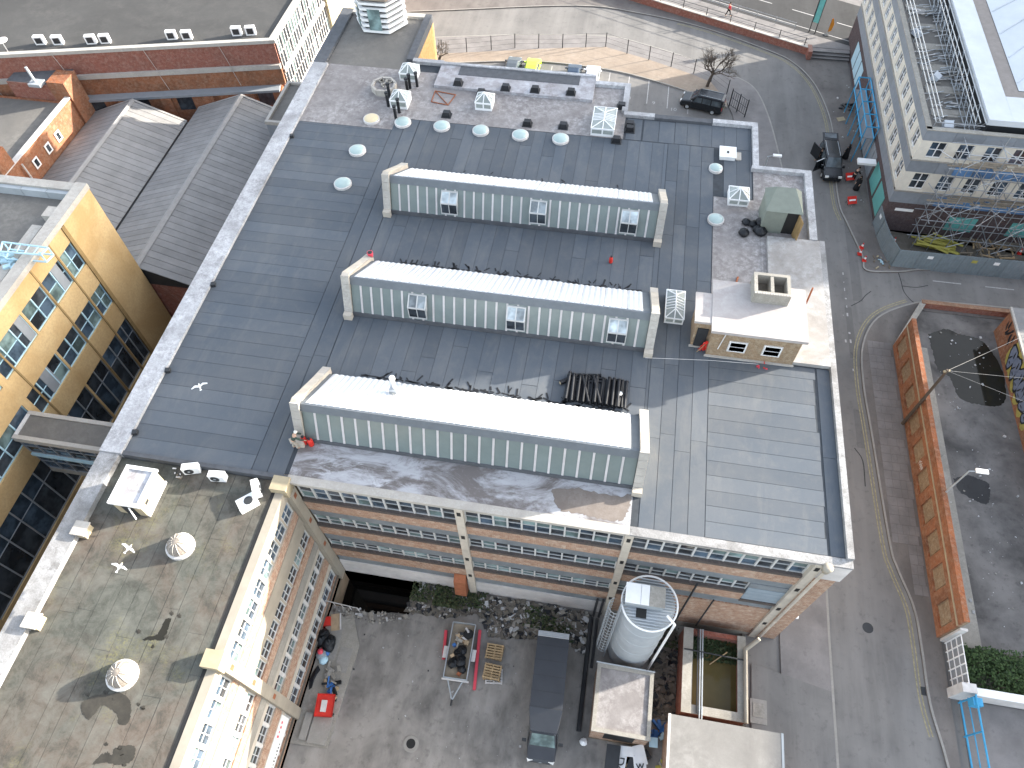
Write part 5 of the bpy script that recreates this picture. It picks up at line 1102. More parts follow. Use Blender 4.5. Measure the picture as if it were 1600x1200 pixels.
t = thing('yellow_ladder', 'yellow ladder leaning in the scaffold by the teal window', 'ladder', at(1533,375,.13))
for o_ in (0,.4): tube('stile', 'yellow_paint', at(1527,372,.13)+Vector((o_,0,0)), at(1527,372,.13)+Vector((.9+o_,1.2,3.6)), .05, t)
for k in range(9): p = at(1527,372,.13)+Vector((.9*k/9,1.2*k/9,.2+3.4*k/9)); tube('rung', 'yellow_paint', p, p+Vector((.4,0,0)), .03, t, 4)
# ================================================================ RIGHT: demolished plot walls
yw = thing('plot_wall', 'long orange brick wall with bricked-up window recesses along the pavement', 'wall', (26.6,31,0))
WF = Face('w', 26.45); ya, yb = 18.3, 44.3; WH = 4.0; n = 10; st_ = (yb-ya)/n
WF.box('core', 'brick_brown', ya, yb, -.32, -.14, -.02, WH-.02, yw); WF.box('brick_band', 'brick_orange', ya, yb, -.14, 0, -.02, .7, yw); WF.box('brick_band', 'brick_orange', ya, yb, -.14, 0, 2.5, WH, yw)
WF.box('stone_band', 'cream_yellow', ya, yb, .0, .05, 3.05, 3.2, yw); WF.box('coping', 'brick_orange', ya, yb, -.33, .03, WH, WH+.08, yw)
for k in range(n+1): WF.box('brick_pier', 'brick_orange', max(ya,ya+k*st_-.45), min(yb,ya+k*st_+.45), -.14, 0.002, .7, 2.5, yw)
for k in range(n): WF.box('bricked_window', 'brick_brown', ya+k*st_+.6, ya+(k+1)*st_-.6, -.14, -.11, .8, 2.3, yw)
MB().prism([(26.45,44.3),(26.95,44.3),(29.75,49.3),(29.4,49.7)], -.02, .75).build('chamfer_wall', 'grimy_concrete', yw)
mb = MB(); mb.box(29.4,60,49.3,49.7,-.02,.75); mb.build('north_wall', 'brick_red', yw); box('north_coping', 'brick_orange', 29.4, 60, 49.28, 49.72, .75, .82, yw)
for k in range(9): obox('graffiti_tag', 'dirty_white', (26.44-.0,36.9-.5*0+.09*k-6.0,1.7+.12*math.sin(k*2.1)), (.012,.05,.34), 0, yw, ('X',.5*math.sin(k*3)))
struct(box('concrete_strip', 'grimy_concrete', 28.0, 29.5, 17.6, 44.6, 0.02, 0.034))
# graffiti shed
gr = thing('graffiti_shed', 'shed with corrugated roof and blue bubble graffiti on its long wall', 'shed', (40,42,0))
GX0 = 35.7; gh = 3.2
box('wall', 'brick_orange', GX0, 50, 28, 47.5, 0, gh-.02, gr)
mb = MB(); nn_ = 70
vs = []; fs_ = []
for i in range(nn_+1):
    y = 27.8+19.9*i/nn_; h = .05 if i%2 else 0; vs += [(GX0-.15,y,gh+h),(50.2,y,gh+h+.5)]
for i in range(nn_): fs_ += [(2*i,2*i+1,2*i+3,2*i+2)]
mk('roof', vs, fs_, 'shed_sheet', gr); box('verge', 'coping', GX0-.2, GX0-.02, 27.8, 47.7, gh-.12, gh+.06, gr)
GF = Face('w', GX0); 
rr = random.Random(8)
def blob(name, mat, u, z, a, b, d, lean=0.0, seed=1):
    q = random.Random(seed); nseg = 14; vs = []; pts = []
    for i in range(nseg):
        t_ = 2*math.pi*i/nseg; r_ = 1+.16*math.sin(3*t_+seed)+.06*q.uniform(-1,1); du = a*r_*math.cos(t_); dz = b*r_*math.sin(t_); pts.append((u+du+lean*dz, z+dz))
    vs = [(GX0-d, p, zq) for p,zq in pts]; mk(name, vs, [tuple(range(nseg-1,-1,-1))] if True else None, mat, gr)
for k in range(6):
    u = 43.4-k*1.15; blob('graffiti_halo', 'graffiti_yellow', u, 1.62, .95, 1.3, .012+.001*k, .3, k+3); blob('graffiti_outline', 'bitumen', u, 1.65, .74, 1.1, .026, .3, k); blob('graffiti_fill', 'graffiti_blue', u, 1.65, .58, .92, .031, .3, k)
    blob('graffiti_counter', 'bitumen', u-.1, 1.95, .1, .3, .036, .4, k+9); blob('graffiti_counter', 'bitumen', u+.16, 1.35, .07, .36, .036, -.3, k+20); blob('graffiti_counter', 'bitumen', u-.2, 1.1, .2, .06, .036, .2, k+30)
for k in range(8): blob('graffiti_scrawl', 'bitumen', 46.6-.25*k, 2.0+.35*math.sin(k*1.9), .12, .38, .026, .5*math.cos(k), k+40)
# lamp post, telegraph pole with wires
lp = thing('street_lamp', 'grey street lamp with flat white head leaning out over the plot wall', 'street lamp', at(1440,803,.12))
b0 = at(1440,803,.12); tube('column', 'galv', b0, (b0.x,b0.y,1.3), .11, lp, 8); tube('column', 'galv_light', (b0.x,b0.y,1.3), (b0.x,b0.y,7.4), .075, lp, 8, .05); tube('arm', 'galv_light', (b0.x,b0.y,7.4), (b0.x+.5,b0.y,7.55), .045, lp); obox('lamp_head', 'white_paint', (b0.x+.75,b0.y,7.6), (.8,.34,.12), 0, lp)
tp = thing('telegraph_pole', 'wooden telegraph pole beside the plot wall carrying three wires', 'telegraph pole', at(1410,662,.12))
b0 = at(1410,662,.12); tube('pole', 'bark', b0, (b0.x,b0.y,8.0), .14, tp, 8, .1)
obox('crossbar', 'cream_yellow', (b0.x,b0.y,7.85), (.5,.14,.12), .3, tp)
for ex, ey, ez in ((62,62,6.5),(62,40,6.8),(62,26,6.5)):
    mb = MB(); A = Vector((b0.x,b0.y,7.9)); B = Vector((ex,ey,ez)); pr_ = A
    for i in range(1,9): c = A.lerp(B,i/8); c.z -= .8*math.sin(math.pi*i/8); mb.tube(pr_, c, .014, 4); pr_ = c
    mb.build('wire', 'coping', tp)
# lower right: grid fence, planting, white wall, blue gate
gf_ = thing('grid_fence', 'white-framed mesh fence at the end of the plot wall', 'fence', (27.0,16.4,0))
for k in range(6): tube('post', 'white_paint', (27.0,14.9+k*.62,0), (27.0,14.9+k*.62,2.3), .05, gf_, 5)
for z in (.2, .9, 1.6, 2.3): tube('rail', 'white_paint', (27.0,14.9,z), (27.0,18.0,z), .035, gf_, 5)
box('mesh', 'panel_grey', 27.03, 27.06, 14.95, 17.95, .15, 2.25, gf_)
obox('end_block', 'dirty_white', (26.9,18.15,1.5), (.5,.16,3.0), 0, gf_)
wl = thing('white_garden_wall', 'white painted wall between ivy bed and blue gate', 'wall', (30,14.6,0))
box('wall', 'white_render', 27.1, 60, 14.4, 14.75, 0, 1.6, wl); box('coping', 'white_paint', 27.0, 60, 14.32, 14.83, 1.6, 1.7, wl); box('pier', 'dirty_white', 26.6, 27.5, 14.3, 14.9, 0, 2.2, wl)
bg_ = thing('blue_gate', 'bright blue steel gate frame along the lower right pavement', 'gate', (27.4,9,0))
for z in (.3, 2.3): tube('rail', 'blue_paint', (27.5,-2,z), (27.3,14.2,z), .07, bg_, 6)
tube('rail', 'blue_paint', (27.5,-2,1.3), (27.3,14.2,1.3), .045, bg_, 6)
for k in range(8): y = 14.1-k*2.1; tube('post', 'blue_paint', (27.3+.0125*(14.1-y),y,0), (27.3+.0125*(14.1-y),y,2.35), .06, bg_, 5)
obox('gate_box', 'blue_paint', (27.4,13.8,1.9), (.6,.5,.7), 0, bg_); box('sheet', 'cyan_light', 27.36, 27.4, 9.5, 14.0, .3, 2.2, bg_) if False else None
def shrub(name, label, x0, x1, y0, y1, h, n, seed, mats=('leaf','leaf_dark','leaf')):
    t = thing(name, label, 'shrub', ((x0+x1)/2,(y0+y1)/2,0)); q = random.Random(seed)
    per = {m: MB() for m in set(mats)}
    cl = [(q.uniform(x0,x1), q.uniform(y0,y1), h*(.12+.9*q.random()**2)) for _ in range(max(6,n//90))]
    for k in range(n):
        c = q.choice(cl); p = Vector((max(x0,c[0]+q.gauss(0,.4)), min(y1+.25,max(y0-.1,c[1]+q.gauss(0,.4))), max(.05,c[2]*q.uniform(.3,1.15)+q.gauss(0,.06)))); s = q.uniform(.05,.13)
        a, b = q.uniform(0,6.28), q.uniform(-.7,.7); u = Vector((math.cos(a),math.sin(a),b))*s; v = Vector((-math.sin(a),math.cos(a),q.uniform(-.5,.5)))*s*.6
        per[q.choice(mats)].add([p-u,p-v,p+u,p+v],[(0,1,2,3)])
    for m, mb in per.items(): mb.build('foliage', m, t)
    mb = MB()
    for c in cl: mb.tube((c[0],c[1],0),(c[0]+q.uniform(-.2,.2),c[1]+q.uniform(-.2,.2),c[2]),.025,4)
    mb.build('stem', 'bark', t); return t
shrub('ivy_bush', 'dense green ivy bush filling the bed behind the mesh fence', 27.3, 36, 15.0, 17.6, 1.5, 9000, 5)
# ================================================================ THE YARD
sc = Vector((5.15,14.1,YG)); SR, SZ = 1.52, 10.6
si = thing('silo', 'pale grey steel silo with grated top deck and caged ladder', 'silo', sc)
lathe('shell', 'galv_light', sc, [(SR*.96,-.01),(SR*.98,.6),(SR,1.0),(SR,10.7),(SR*.97,10.75)], si, 40)
for z in (2.0, 4.1, 6.2, 8.3): lathe('seam_ring', 'galv', (sc.x,sc.y,z), [(SR+.0,0),(SR+.025,.02),(SR+.025,.07),(SR,.09)], si, 40)
TZ = YG+10.75
for k in range(19):
    y = -SR*1.05+k*(2.1*SR/18); hw = math.sqrt(max(0,(SR*1.07)**2-y*y)); MB().box(sc.x-hw,sc.x+hw,sc.y+y-.035,sc.y+y+.035,TZ+.12,TZ+.17).build('grating_bar', 'galv_light', si)
lathe('top_plate', 'galv', (sc.x,sc.y,TZ-.02), [(SR*.96,0),(SR*.94,.06),(.3,.1)], si, 40)
mb = MB()
for i in range(40):
    a, b = 2*math.pi*i/40, 2*math.pi*(i+1)/40; r = SR*1.08; mb.tube((sc.x+r*math.cos(a),sc.y+r*math.sin(a),TZ+.16),(sc.x+r*math.cos(b),sc.y+r*math.sin(b),TZ+.16),.06,5)
mb.build('deck_rim', 'white_paint', si)
hb = MB().box(sc.x-1.45,sc.x+.75,sc.y-.35,sc.y+.75,TZ+.2,TZ+.85).build('filter_housing', 'galv_light', si)
MB().box(sc.x-1.5,sc.x-.62,sc.y-.4,sc.y+.8,TZ+.85,TZ+.92).build('lid', 'white_paint', hb); MB().box(sc.x-.6,sc.x-.12,sc.y-.4,sc.y+.8,TZ+.85,TZ+.925).build('lid', 'white_paint', hb); MB().box(sc.x-.1,sc.x+.8,sc.y-.4,sc.y+.8,TZ+.85,TZ+.92).build('lid', 'grimy_concrete', hb)
box('hatch', 'gutter_dark', sc.x-.75, sc.x-.15, sc.y-.95, sc.y-.4, TZ+.13, TZ+.19, si)
lx, ly = sc.x-SR*.95-.45, sc.y-.55
for z in [YG+2.4+.62*k for k in range(15)]:                      # ladder cage hoops
    mb = MB()
    for i in range(7):
        a, b = math.radians(110+i*23), math.radians(110+(i+1)*23); mb.tube((lx+.5*math.cos(a),ly+.5*math.sin(a),z),(lx+.5*math.cos(b),ly+.5*math.sin(b),z+.14),.022,4)
    mb.build('cage_hoop', 'cage_tube', si)
for i in range(6): a = math.radians(115+i*28); tube('cage_strap', 'galv_light', (lx+.5*math.cos(a),ly+.5*math.sin(a),YG+2.4), (lx+.5*math.cos(a),ly+.5*math.sin(a),YG+11.2), .014, si, 4)
for o_ in (-.2,.2): tube('ladder_stile', 'galv_light', (lx+.22,ly+o_,YG), (lx+.22,ly+o_,YG+11.4), .03, si, 5)
for k in range(34): tube('rung', 'galv_light', (lx+.22,ly-.2,YG+.4+k*.32), (lx+.22,ly+.2,YG+.4+k*.32), .018, si, 4)
px_ = sc.x+SR*.86; tube('fill_pipe', 'white_paint', (px_+.12,sc.y-SR*.78,YG), (px_+.12,sc.y-SR*.78,TZ+.7), .08, si, 8); tube('fill_pipe', 'white_paint', (px_+.12,sc.y-SR*.78,TZ+.7), (px_-.35,sc.y-.75,TZ+.75), .08, si, 8)
# brick tank with green water
tw = thing('settling_tank', 'open red brick tank holding murky green water beside the factory corner', 'tank', (10.6,12.5,YG))
a0, a1, b0, b1, th = 8.65, 12.72, 10.15, 15.6, 1.9
MB().box(a0,a1,b0,b0+.35,YG,th-.12).box(a0,a0+.35,b0+.35,b1,YG,th-.12).box(a1-.35,a1,b0+.35,b1,YG,th-.12).box(a0+.35,a1-.35,b1-.3,b1,YG,th-.12).build('wall', 'brick_red', tw)
MB().box(a0-.05,a1+.05,b0-.05,b0+.5,th-.12,th).box(a0-.05,a0+.6,b0+.5,b1,th-.12,th-.005).box(a1-.5,a1+.05,b0+.5,b1,th-.12,th-.01).build('coping', 'grimy_concrete', tw)
box('water', 'water_green', a0+.35, a1-.35, b0+.35, b1-.3, YG, th-1.0, tw)
for k in range(3): tube('pipe', 'galv' if k else 'dark_metal', (a0+.95+k*.16,b0-.3*k,th+.06), (a0+.9+k*.16,b1,th+.06), .05, tw)
tube('lagged_pipe', 'cream_paint', (a1+.0,b0-.1,th+.15), (a1+.0,b1-.9,th+.15), .14, tw, 8); tube('lagged_pipe', 'cream_paint', (a1,b1-.9,th+.15), (a1+.7,b1-.3,th+1.0), .14, tw, 8)
tube('crossbar', 'dark_metal', (a0,b1-1.5,th+.08), (a1,b1-1.6,th+.08), .05, tw); tube('stick', 'timber', (a0+1.9,b1-2.0,th-.9), (a0+3.0,b1-1.1,th-.5), .04, tw)
shrub('tank_weeds', 'weeds and moss growing at the back of the brick tank', a0+.4, a1-.4, 14.0, 15.3, .5, 1600, 12, ('leaf_dark','weed','leaf_dark')).location.z = .9
t = thing('concrete_cover', 'square concrete cover on the tarmac right of the tank', 'cover', at(1185,1110,.13)); c = at(1185,1110,.13); box('frame', 'kerbstone', c.x-.55, c.x+.55, c.y-.85, c.y+.7, .1, .17, t); box('lid', 'grimy_concrete', c.x-.38, c.x+.38, c.y-.45, c.y+.45, .17, .2, t)
t = thing('wall_lamp', 'white cylinder lamp bracketed to the factory corner', 'wall lamp', (15.4,16.2,4.2)); c = at(1236,964,4.2); tube('lamp', 'white_paint', (c.x-.4,c.y,4.2), (c.x+.45,c.y+.1,4.2), .16, t, 10); obox('bracket', 'dark_metal', (c.x-.55,c.y+.1,4.2), (.35,.4,.4), 0, t)
# flat roofed brick hut
ha = thing('brick_hut', 'small brick hut with kerbed flat concrete roof in the yard', 'hut', (4.8,10,YG))
p = [at(937,1036,2.3), at(1022,1049,2.3), at(1018,1157,2.3), at(932,1140,2.3)]; x0, x1, y0, y1 = 2.95, 6.7, 7.95, 12.15; hz = 2.3
walls(ha, 'brick_buff', x0+.05, x1-.05, y0+.05, y1-.05, YG, hz-.2); MB().box(x0,x1,y0,y0+.25,hz-.2,hz).box(x0,x1,y1-.25,y1,hz-.2,hz).box(x0,x0+.25,y0+.25,y1-.25,hz-.2,hz).box(x1-.25,x1,y0+.25,y1-.25,hz-.2,hz).build('roof_kerb', 'grimy_concrete', ha); box('roof', 'roof_concrete', x0+.25, x1-.25, y0+.25, y1-.25, hz-.25, hz-.1, ha)
Face('x', y0+.05).box('opening', 'gutter_dark', x0+.9, x1-.9, -.02, .012, .0, 1.9, ha); Face('x', y0+.05).box('lintel', 'old_timber', x0, x1, .0, .06, YG, YG+.1, ha)
tube('conduit', 'galv', (x0-.1,y1+.05,hz+.05), (x1+.05,y1+.0,hz+.05), .05, ha)
hb_ = thing('garage', 'wide garage with pale weathered flat roof at the yard entrance', 'garage', (11.2,5,YG))
box('wall', 'brick_buff', 7.9, 14.6, -6, 9.5, YG, 2.5, hb_); box('roof', 'garage_roof', 7.75, 14.8, -6.2, 9.7, 2.5, 2.68, hb_); box('verge', 'dirty_white', 7.7, 7.85, -6.2, 9.72, 2.5, 2.72, hb_); box('verge', 'galv_light', 14.72, 14.86, -6.2, 9.72, 2.45, 2.7, hb_)
# drainpipe run and junk between the huts
t = thing('drain_channel', 'dark drain pipe running across the yard beside the brick hut', 'pipe', (2.4,12,YG)); tube('pipe', 'dark_metal', (2.3,15.9,YG+.2), (2.3,8.2,YG+.2), .16, t, 8); tube('pipe', 'dark_metal', (2.75,15.9,YG+.15), (2.7,12.4,YG+.15), .1, t, 8)
rr = random.Random(21)
# rubble and litter: nobody could count it
def scatter(name, label, poly, n, z, smin, smax, seed, mats, cat='rubble', up_=.5):
    q = random.Random(seed); xs = [p[0] for p in poly]; ys = [p[1] for p in poly]; per = {m: MB() for m in mats}
    def inside(x, y):
        c = False; j = len(poly)-1
        for i in range(len(poly)):
            if ((poly[i][1] > y) != (poly[j][1] > y)) and (x < (poly[j][0]-poly[i][0])*(y-poly[i][1])/(poly[j][1]-poly[i][1])+poly[i][0]): c = not c
            j = i
        return c
    k = 0
    while k < n:
        x, y = q.uniform(min(xs),max(xs)), q.uniform(min(ys),max(ys))
        if not inside(x,y): continue
        s = smin+(smax-smin)*q.random()**3; ax = q.choice('XY')
        per[q.choices(mats, [4]+[1]*(len(mats)-1))[0]].obox((x,y,z+s*.25), (s*q.uniform(.6,1.6),s*q.uniform(.5,1),s*q.uniform(.3,.7)), q.uniform(0,6.3), (ax,q.uniform(-up_,up_))); k += 1
    t = thing(name, label, cat, (sum(xs)/len(xs),sum(ys)/len(ys),z))
    for m, mb in per.items(): o = mb.build('fragments', m, t); o['kind'] = 'stuff'
    t['kind'] = 'stuff'; return t
RP = [(-11.4,14.1),(-8,14.2),(-6.0,14.9),(-4.8,13.4),(-1.8,13.7),(.2,14.2),(2.1,13.2),(2.2,16.2),(-10.4,16.3)]
struct(prism('rubble_bank', 'bare_ground', RP, YG-.01, YG+.05))
scatter('rubble', 'bank of broken rubble and litter along the foot of the factory wall', RP, 5200, YG+.04, .04, .36, 31, ['bare_ground','rubble','dark_metal','grimy_concrete','bin_bag','litter'])
struct(prism('gap_ground', 'bare_ground', [(6.75,10.0),(8.6,10.0),(8.6,16),(6.75,16)], YG-.01, YG+.03)); scatter('rubble', 'dark rubble in the gap between silo and brick tank', [(6.8,9.9),(8.55,9.9),(8.55,16),(6.8,16)], 700, YG+.03, .05, .45, 33, ['bare_ground','rubble','dark_metal','bin_bag'])
scatter('rubble', 'loose stones along the edge of the dark pit', [(-16.5,12.8),(-13,12.9),(-10.5,13.6),(-11.5,13.9),(-16.5,13.6)], 160, YG+.1, .05, .3, 35, ['grimy_concrete','rubble','litter'])
for k,(x,y,h,n) in enumerate(((-8.4,15.6,.7,1100),(-6.9,15.9,.6,800),(-.2,14.6,.6,1000),(-1.6,15.2,.4,600),(-10.2,15.7,.5,500),(7.3,15.4,.9,900))):
    shrub('yard_weeds', 'clump of weeds in the yard rubble, '+('left of the rusty hood','under the rusty hood','behind the box van','below the factory wall near the van','at the pit edge','between silo and tank')[k], x-.9, x+.9, y-.6, y+.5, h, n, 40+k, ('weed','leaf_dark','weed')).location.z = YG
scatter('litter', 'small scraps of litter strewn over the yard floor', [(-14,4),(2,4),(2,12.5),(-14,12.5)], 60, YG+.01, .03, .16, 37, ['litter','dark_metal','litter'], 'litter')
scatter('litter', 'small pale scraps scattered over the demolished plot', [(28,19),(35,19),(35,47),(30,47),(27.6,43)], 150, .035, .03, .2, 38, ['litter','dirty_white','grimy_concrete'], 'litter')
scatter('litter', 'scraps of litter on the pavement by the office block', [(23.4,62),(26,62),(26,87),(23.6,80)], 30, .125, .04, .2, 39, ['litter','dirty_white'], 'litter')
rh = thing('rusty_hood', 'rusty brown chute fixed low on the factory wall left of the pillar', 'chute', (-7.2,16,1)); MB().add([(-7.75,16.38,2.9),(-6.9,16.38,2.9),(-6.9,15.9,2.5),(-7.75,15.9,2.5),(-7.75,16.38,-.2),(-6.9,16.38,-.2),(-6.9,15.7,.2),(-7.75,15.7,.2)], [(0,3,2,1),(3,7,6,2),(0,4,7,3),(1,2,6,5),(4,5,6,7)]).build('chute', 'rust', rh)
# trailer
tr = thing('trailer', 'flat trailer loaded with black bags, tyre and scrap', 'trailer', (-6.5,11.8,YG))
p = [at(706,973,.2), at(743,977,.2), at(730,1060,.2), at(694,1057,.2)]; cx, cy = sum(v.x for v in p)/4, sum(v.y for v in p)/4; rz = .03; tz = YG+.62
def lt_(x,y,z): m = Matrix.Rotation(rz,3,'Z') @ Vector((x,y,0)); return (cx+m.x, cy+m.y, YG+z)
Lh, Wh = 1.9, .82
obox('bed', 'old_timber', lt_(0,0,.6), (2*Wh,2*Lh,.08), rz, tr)
for s in (-1,1): obox('side_rail', 'galv', lt_(s*Wh,0,.78), (.06,2*Lh,.28), rz, tr)
for s in (-1,1): obox('end_rail', 'galv', lt_(0,s*Lh,.78), (2*Wh,.06,.28), rz, tr)
for s in (-1,1):
    w_ = MB().tube(lt_(s*(Wh+.08),-.2,.32), lt_(s*(Wh+.28),-.2,.32), .32, 16).build('wheel', 'rubber', tr); MB().tube(lt_(s*(Wh+.29),-.2,.32), lt_(s*(Wh+.3),-.2,.32), .16, 12).build('hub', 'galv', w_); obox('mudguard', 'dirty_white', lt_(s*(Wh+.2),-.2,.72), (.28,.8,.05), rz, tr)
    tube('drawbar', 'galv_light', lt_(s*.55,-Lh,.55), lt_(0,-Lh-1.35,.5), .05, tr)
tube('hitch', 'dark_metal', lt_(0,-Lh-1.3,.5), lt_(0,-Lh-1.7,.5), .07, tr, 8); obox('lamp_board', 'dirty_white', lt_(0,-Lh-.06,.58), (1.9,.1,.14), rz, tr)
t = thing('spare_tyre', 'loose black tyre lying in the front of the trailer', 'tyre', lt_(.4,1.2,.66)); lathe('tyre', 'rubber', lt_(.4,1.2,.66), [(.18,0),(.33,.0),(.36,.1),(.33,.2),(.18,.2)], t, 20)
rr = random.Random(6)
t = thing('scrap_load', 'mixed scrap wood, cans and rags loaded in the trailer', 'scrap', lt_(0,.6,.64))
for k in range(26): obox('scrap_piece', rr.choice(('card','rust','dark_metal','dirty_white','blue_bag','grimy_concrete')), lt_(rr.uniform(-.6,.5),rr.uniform(-1.5,1.6),.72+.1*rr.random()), (rr.uniform(.15,.5),rr.uniform(.1,.35),rr.uniform(.08,.25)), rr.uniform(0,3), t, ('X',rr.uniform(-.3,.3)))
bags('bin_bag', 'black bin bag piled in the rear half of the trailer', 713, 1042, YG+.64, 7, .5, 8, .33, grp='bin bags in the trailer'); bags('bin_bag', 'black bin bag piled in the rear half of the trailer', 716, 1020, YG+.64, 6, .5, 19, .33, grp='bin bags in the trailer')
for (qa, qb), w in ((((697,985),(693,1030)),'shorter red steel beam lying left of the trailer'), (((750,985),(741,1078)),'longer red steel beam lying right of the trailer')):
    A, B = at(*qa,YG+.12), at(*qb,YG+.12); d = B-A; c = (A+B)/2; t = thing('red_beam', w, 'beam', (c.x,c.y,YG)); a_ = math.atan2(d.y,d.x)
    obox('flange', 'pink_red', (c.x,c.y,YG+.02), (d.length,.2,.03), a_, t); obox('web', 'pink_red', (c.x,c.y,YG+.12), (d.length,.04,.18), a_, t); obox('flange', 'pink_red', (c.x,c.y,YG+.225), (d.length,.2,.03), a_, t)
def pallet(cx, cy, z, rz, label, mat='timber', grp='timber pallets stacked in the yard'):
    t = thing('pallet', label, 'pallet', (cx,cy,z), rz, grp, True)
    for k in range(6): MB().box(-.5+k*.18,-.5+k*.18+.1,-.6,.6,.12,.145).build('top_board', mat, t)
    for y in (-.55,0,.55): MB().box(-.5,.5,y-.05,y+.05,.03,.12).build('bearer', mat, t); MB().box(-.5,.5,y-.05,y+.05,0,.022).build('base_board', mat, t)
c = at(773,1020,YG); d = at(771,1050,YG)
for k in range(3): pallet(c.x, c.y, YG+k*.15, 1.5+.04*k, ('lowest','middle','topmost')[k]+' reddish pallet in the farther stack beside the red beam')
for k in range(4): pallet(d.x-.05, d.y-.1, YG+k*.15, 1.62-.03*k, ('lowest','second lowest','third','topmost')[k]+' pallet in the nearer stack beside the red beam')
pallet(d.x+.1, d.y-.3, YG-.0, 1.7, 'pale pallet sticking out under the nearer stack', 'dirty_white')
# clutter along the wing wall
bags('bin_bag', 'black bin bag heaped against the side wing wall on the yard ledge', 508, 1002, YG+.15, 7, .5, 12, .48, grp='bin bags by the side wing wall')
t = thing('red_crate', 'red tray and boards leaning by the side wing wall next to bin bags', 'crate', at(511,972,YG+.15), .3, local=True); MB().box(-.4,.3,-.3,.3,-.01,.3).build('tray', 'red_paint', t); MB().box(.3,1.0,-.7,.5,-.01,.06).build('board', 'card', t); MB().box(.95,1.05,-.7,.5,.05,.12).build('edge', 'dirty_white', t)
t = thing('laundry_bundle', 'bundle of blue and grey sacks with a red top by the wing wall', 'sacks', at(503,1024,YG+.15), local=True)
for k,(x,y,r,m) in enumerate(((0,0,.4,'panel_grey'),(.25,-.3,.35,'cyan_light'),(-.05,.15,.22,'pink_red'),(.3,.2,.25,'blue_bag'))): lathe('sack', m, (x,y,0 if k != 2 else .38), [(r*.6,-.01),(r,r*.4),(r*.9,r*.8),(r*.4,r*1.1),(r*.1,r*1.15)], t, 9)
rs2 = thing('red_cart', 'red skip cart piled with rubbish on the yard ledge', 'skip', at(511,1105,YG+.15), .12, local=True); rs2.scale = (.82,.82,.82)
MB().add([(-.6,-.75,.15),(.6,-.75,.15),(.6,.75,.15),(-.6,.75,.15),(-.75,-.9,.85),(.75,-.9,.85),(.75,.9,.85),(-.75,.9,.85)], [(3,2,1,0),(0,1,5,4),(1,2,6,5),(2,3,7,6),(3,0,4,7)]).build('tub', 'red_paint', rs2); MB().box(-.7,.7,-.85,.85,.6,.72).build('fill', 'red_paint', rs2); MB().box(-.3,.15,-.5,.4,.73,.9).build('carton', 'dirty_white', rs2)
for s in (-1,1):
    for y in (-.6,.6): MB().tube((s*.55,y,.1),(s*.7,y,.1),.14,10).build('wheel', 'rubber', rs2)
t = clutter('rubbish_heap', 'heap of cardboard and blue plastic behind the red cart', 'rubbish', 517, 1078, YG+.15, ['card','blue_bag','grimy_concrete','bin_bag'], 16, .55, .32, 17)
clutter('grey_boards', 'grey broken slabs behind the rubbish heap on the ledge', 'slabs', 522, 1052, YG+.15, ['kerbstone','grimy_concrete'], 9, .5, .3, 18)
t = thing('manhole', 'open round manhole with worn collar in the yard floor', 'manhole', at(642,1162,YG), local=True); lathe('collar', 'kerbstone', (0,0,0), [(.55,-.01),(.5,.03),(.32,.03)], t, 18, False); lathe('cover', 'gutter_dark', (0,0,.03), [(.31,0),(.3,.01)], t, 16, False)
t = thing('black_sheet', 'crumpled black plastic sheet lying along the foot of the wing wall', 'sheet', at(489,1060,YG+.15))
rr = random.Random(5); pts_ = [(at(a,b,YG+.16)) for a,b in ((497,1040),(500,1048),(497,1055),(491,1062),(488,1074),(483,1077),(484,1064),(489,1052))]
mk('sheet', [(p.x+rr.uniform(-.06,.06),p.y+rr.uniform(-.06,.06),YG+.17+rr.uniform(0,.12)) for p in pts_]+[(sum(p.x for p in pts_)/8,sum(p.y for p in pts_)/8,YG+.34)], [(i,(i+1)%8,8) for i in range(7,-1,-1)], 'bin_bag', t)
# boards with lettering by the hut
bd = thing('sign_boards', 'discarded white shop sign boards with dark lettering beside the brick hut', 'sign boards', at(985,1190,YG))
for k,(px,py,w_,l_,rz,m) in enumerate(((968,1194,.75,1.5,-.12,'white_paint'),(992,1188,.7,1.3,-.3,'dark_metal'),(1000,1196,.8,1.1,.2,'white_paint'),(1000,1180,.75,1.2,.35,'white_paint'),(980,1174,.9,.6,.05,'white_paint'),(957,1185,.9,1.6,-.02,'dark_metal'),(1021,1160,.55,.6,.05,'cyan_light'))):
    b_ = obox('board', m, at(px,py,YG+.5+.06*k), (w_,l_,.04), rz, bd, ('X',.12))
    if k in (0,2):
        cu = bpy.data.curves.new('lettering', 'FONT'); cu.body = ('De', 'w')[0 if k == 0 else 1]; cu.size = .75; cu.extrude = .005; cu.materials.append(MT['dark_metal']); cu.align_x = 'CENTER'; cu.align_y = 'CENTER'
        o = bpy.data.objects.new('lettering', cu); COL.objects.link(o); q_ = at(px,py,YG+.5+.06*k+.06)-ORG[bd.name]; o.rotation_euler = (.12,0,rz-1.5 if k == 0 else rz); me = bpy.data.meshes.new_from_object(o); me.transform(Matrix.Translation(q_) @ o.rotation_euler.to_matrix().to_4x4()); bpy.data.objects.remove(o); o = bpy.data.objects.new('lettering', me); COL.objects.link(o); o.parent = bd
for k in range(8): obox('prop_box', 'dark_metal' if k%2 else 'card', at(972+k*5,1188-(k%3)*6,YG+.2), (.7,.6,.4), k, bd)
clutter('blue_sacks', 'blue plastic sacks dumped between hut and garage', 'sacks', 1028, 1143, YG+.01, ['blue_bag','cyan_light','blue_bag'], 9, .4, .4, 23); clutter('yellow_tub', 'small yellow tub and cans beside the garage wall', 'tubs', 1030, 1197, YG+.01, ['yellow_paint','grimy_concrete'], 5, .3, .3, 24)
bags('white_bag', 'white plastic bag lying on the yard by the hut corner', 912, 1160, YG+.01, 1, .05, 3, .28, 'white_paint')
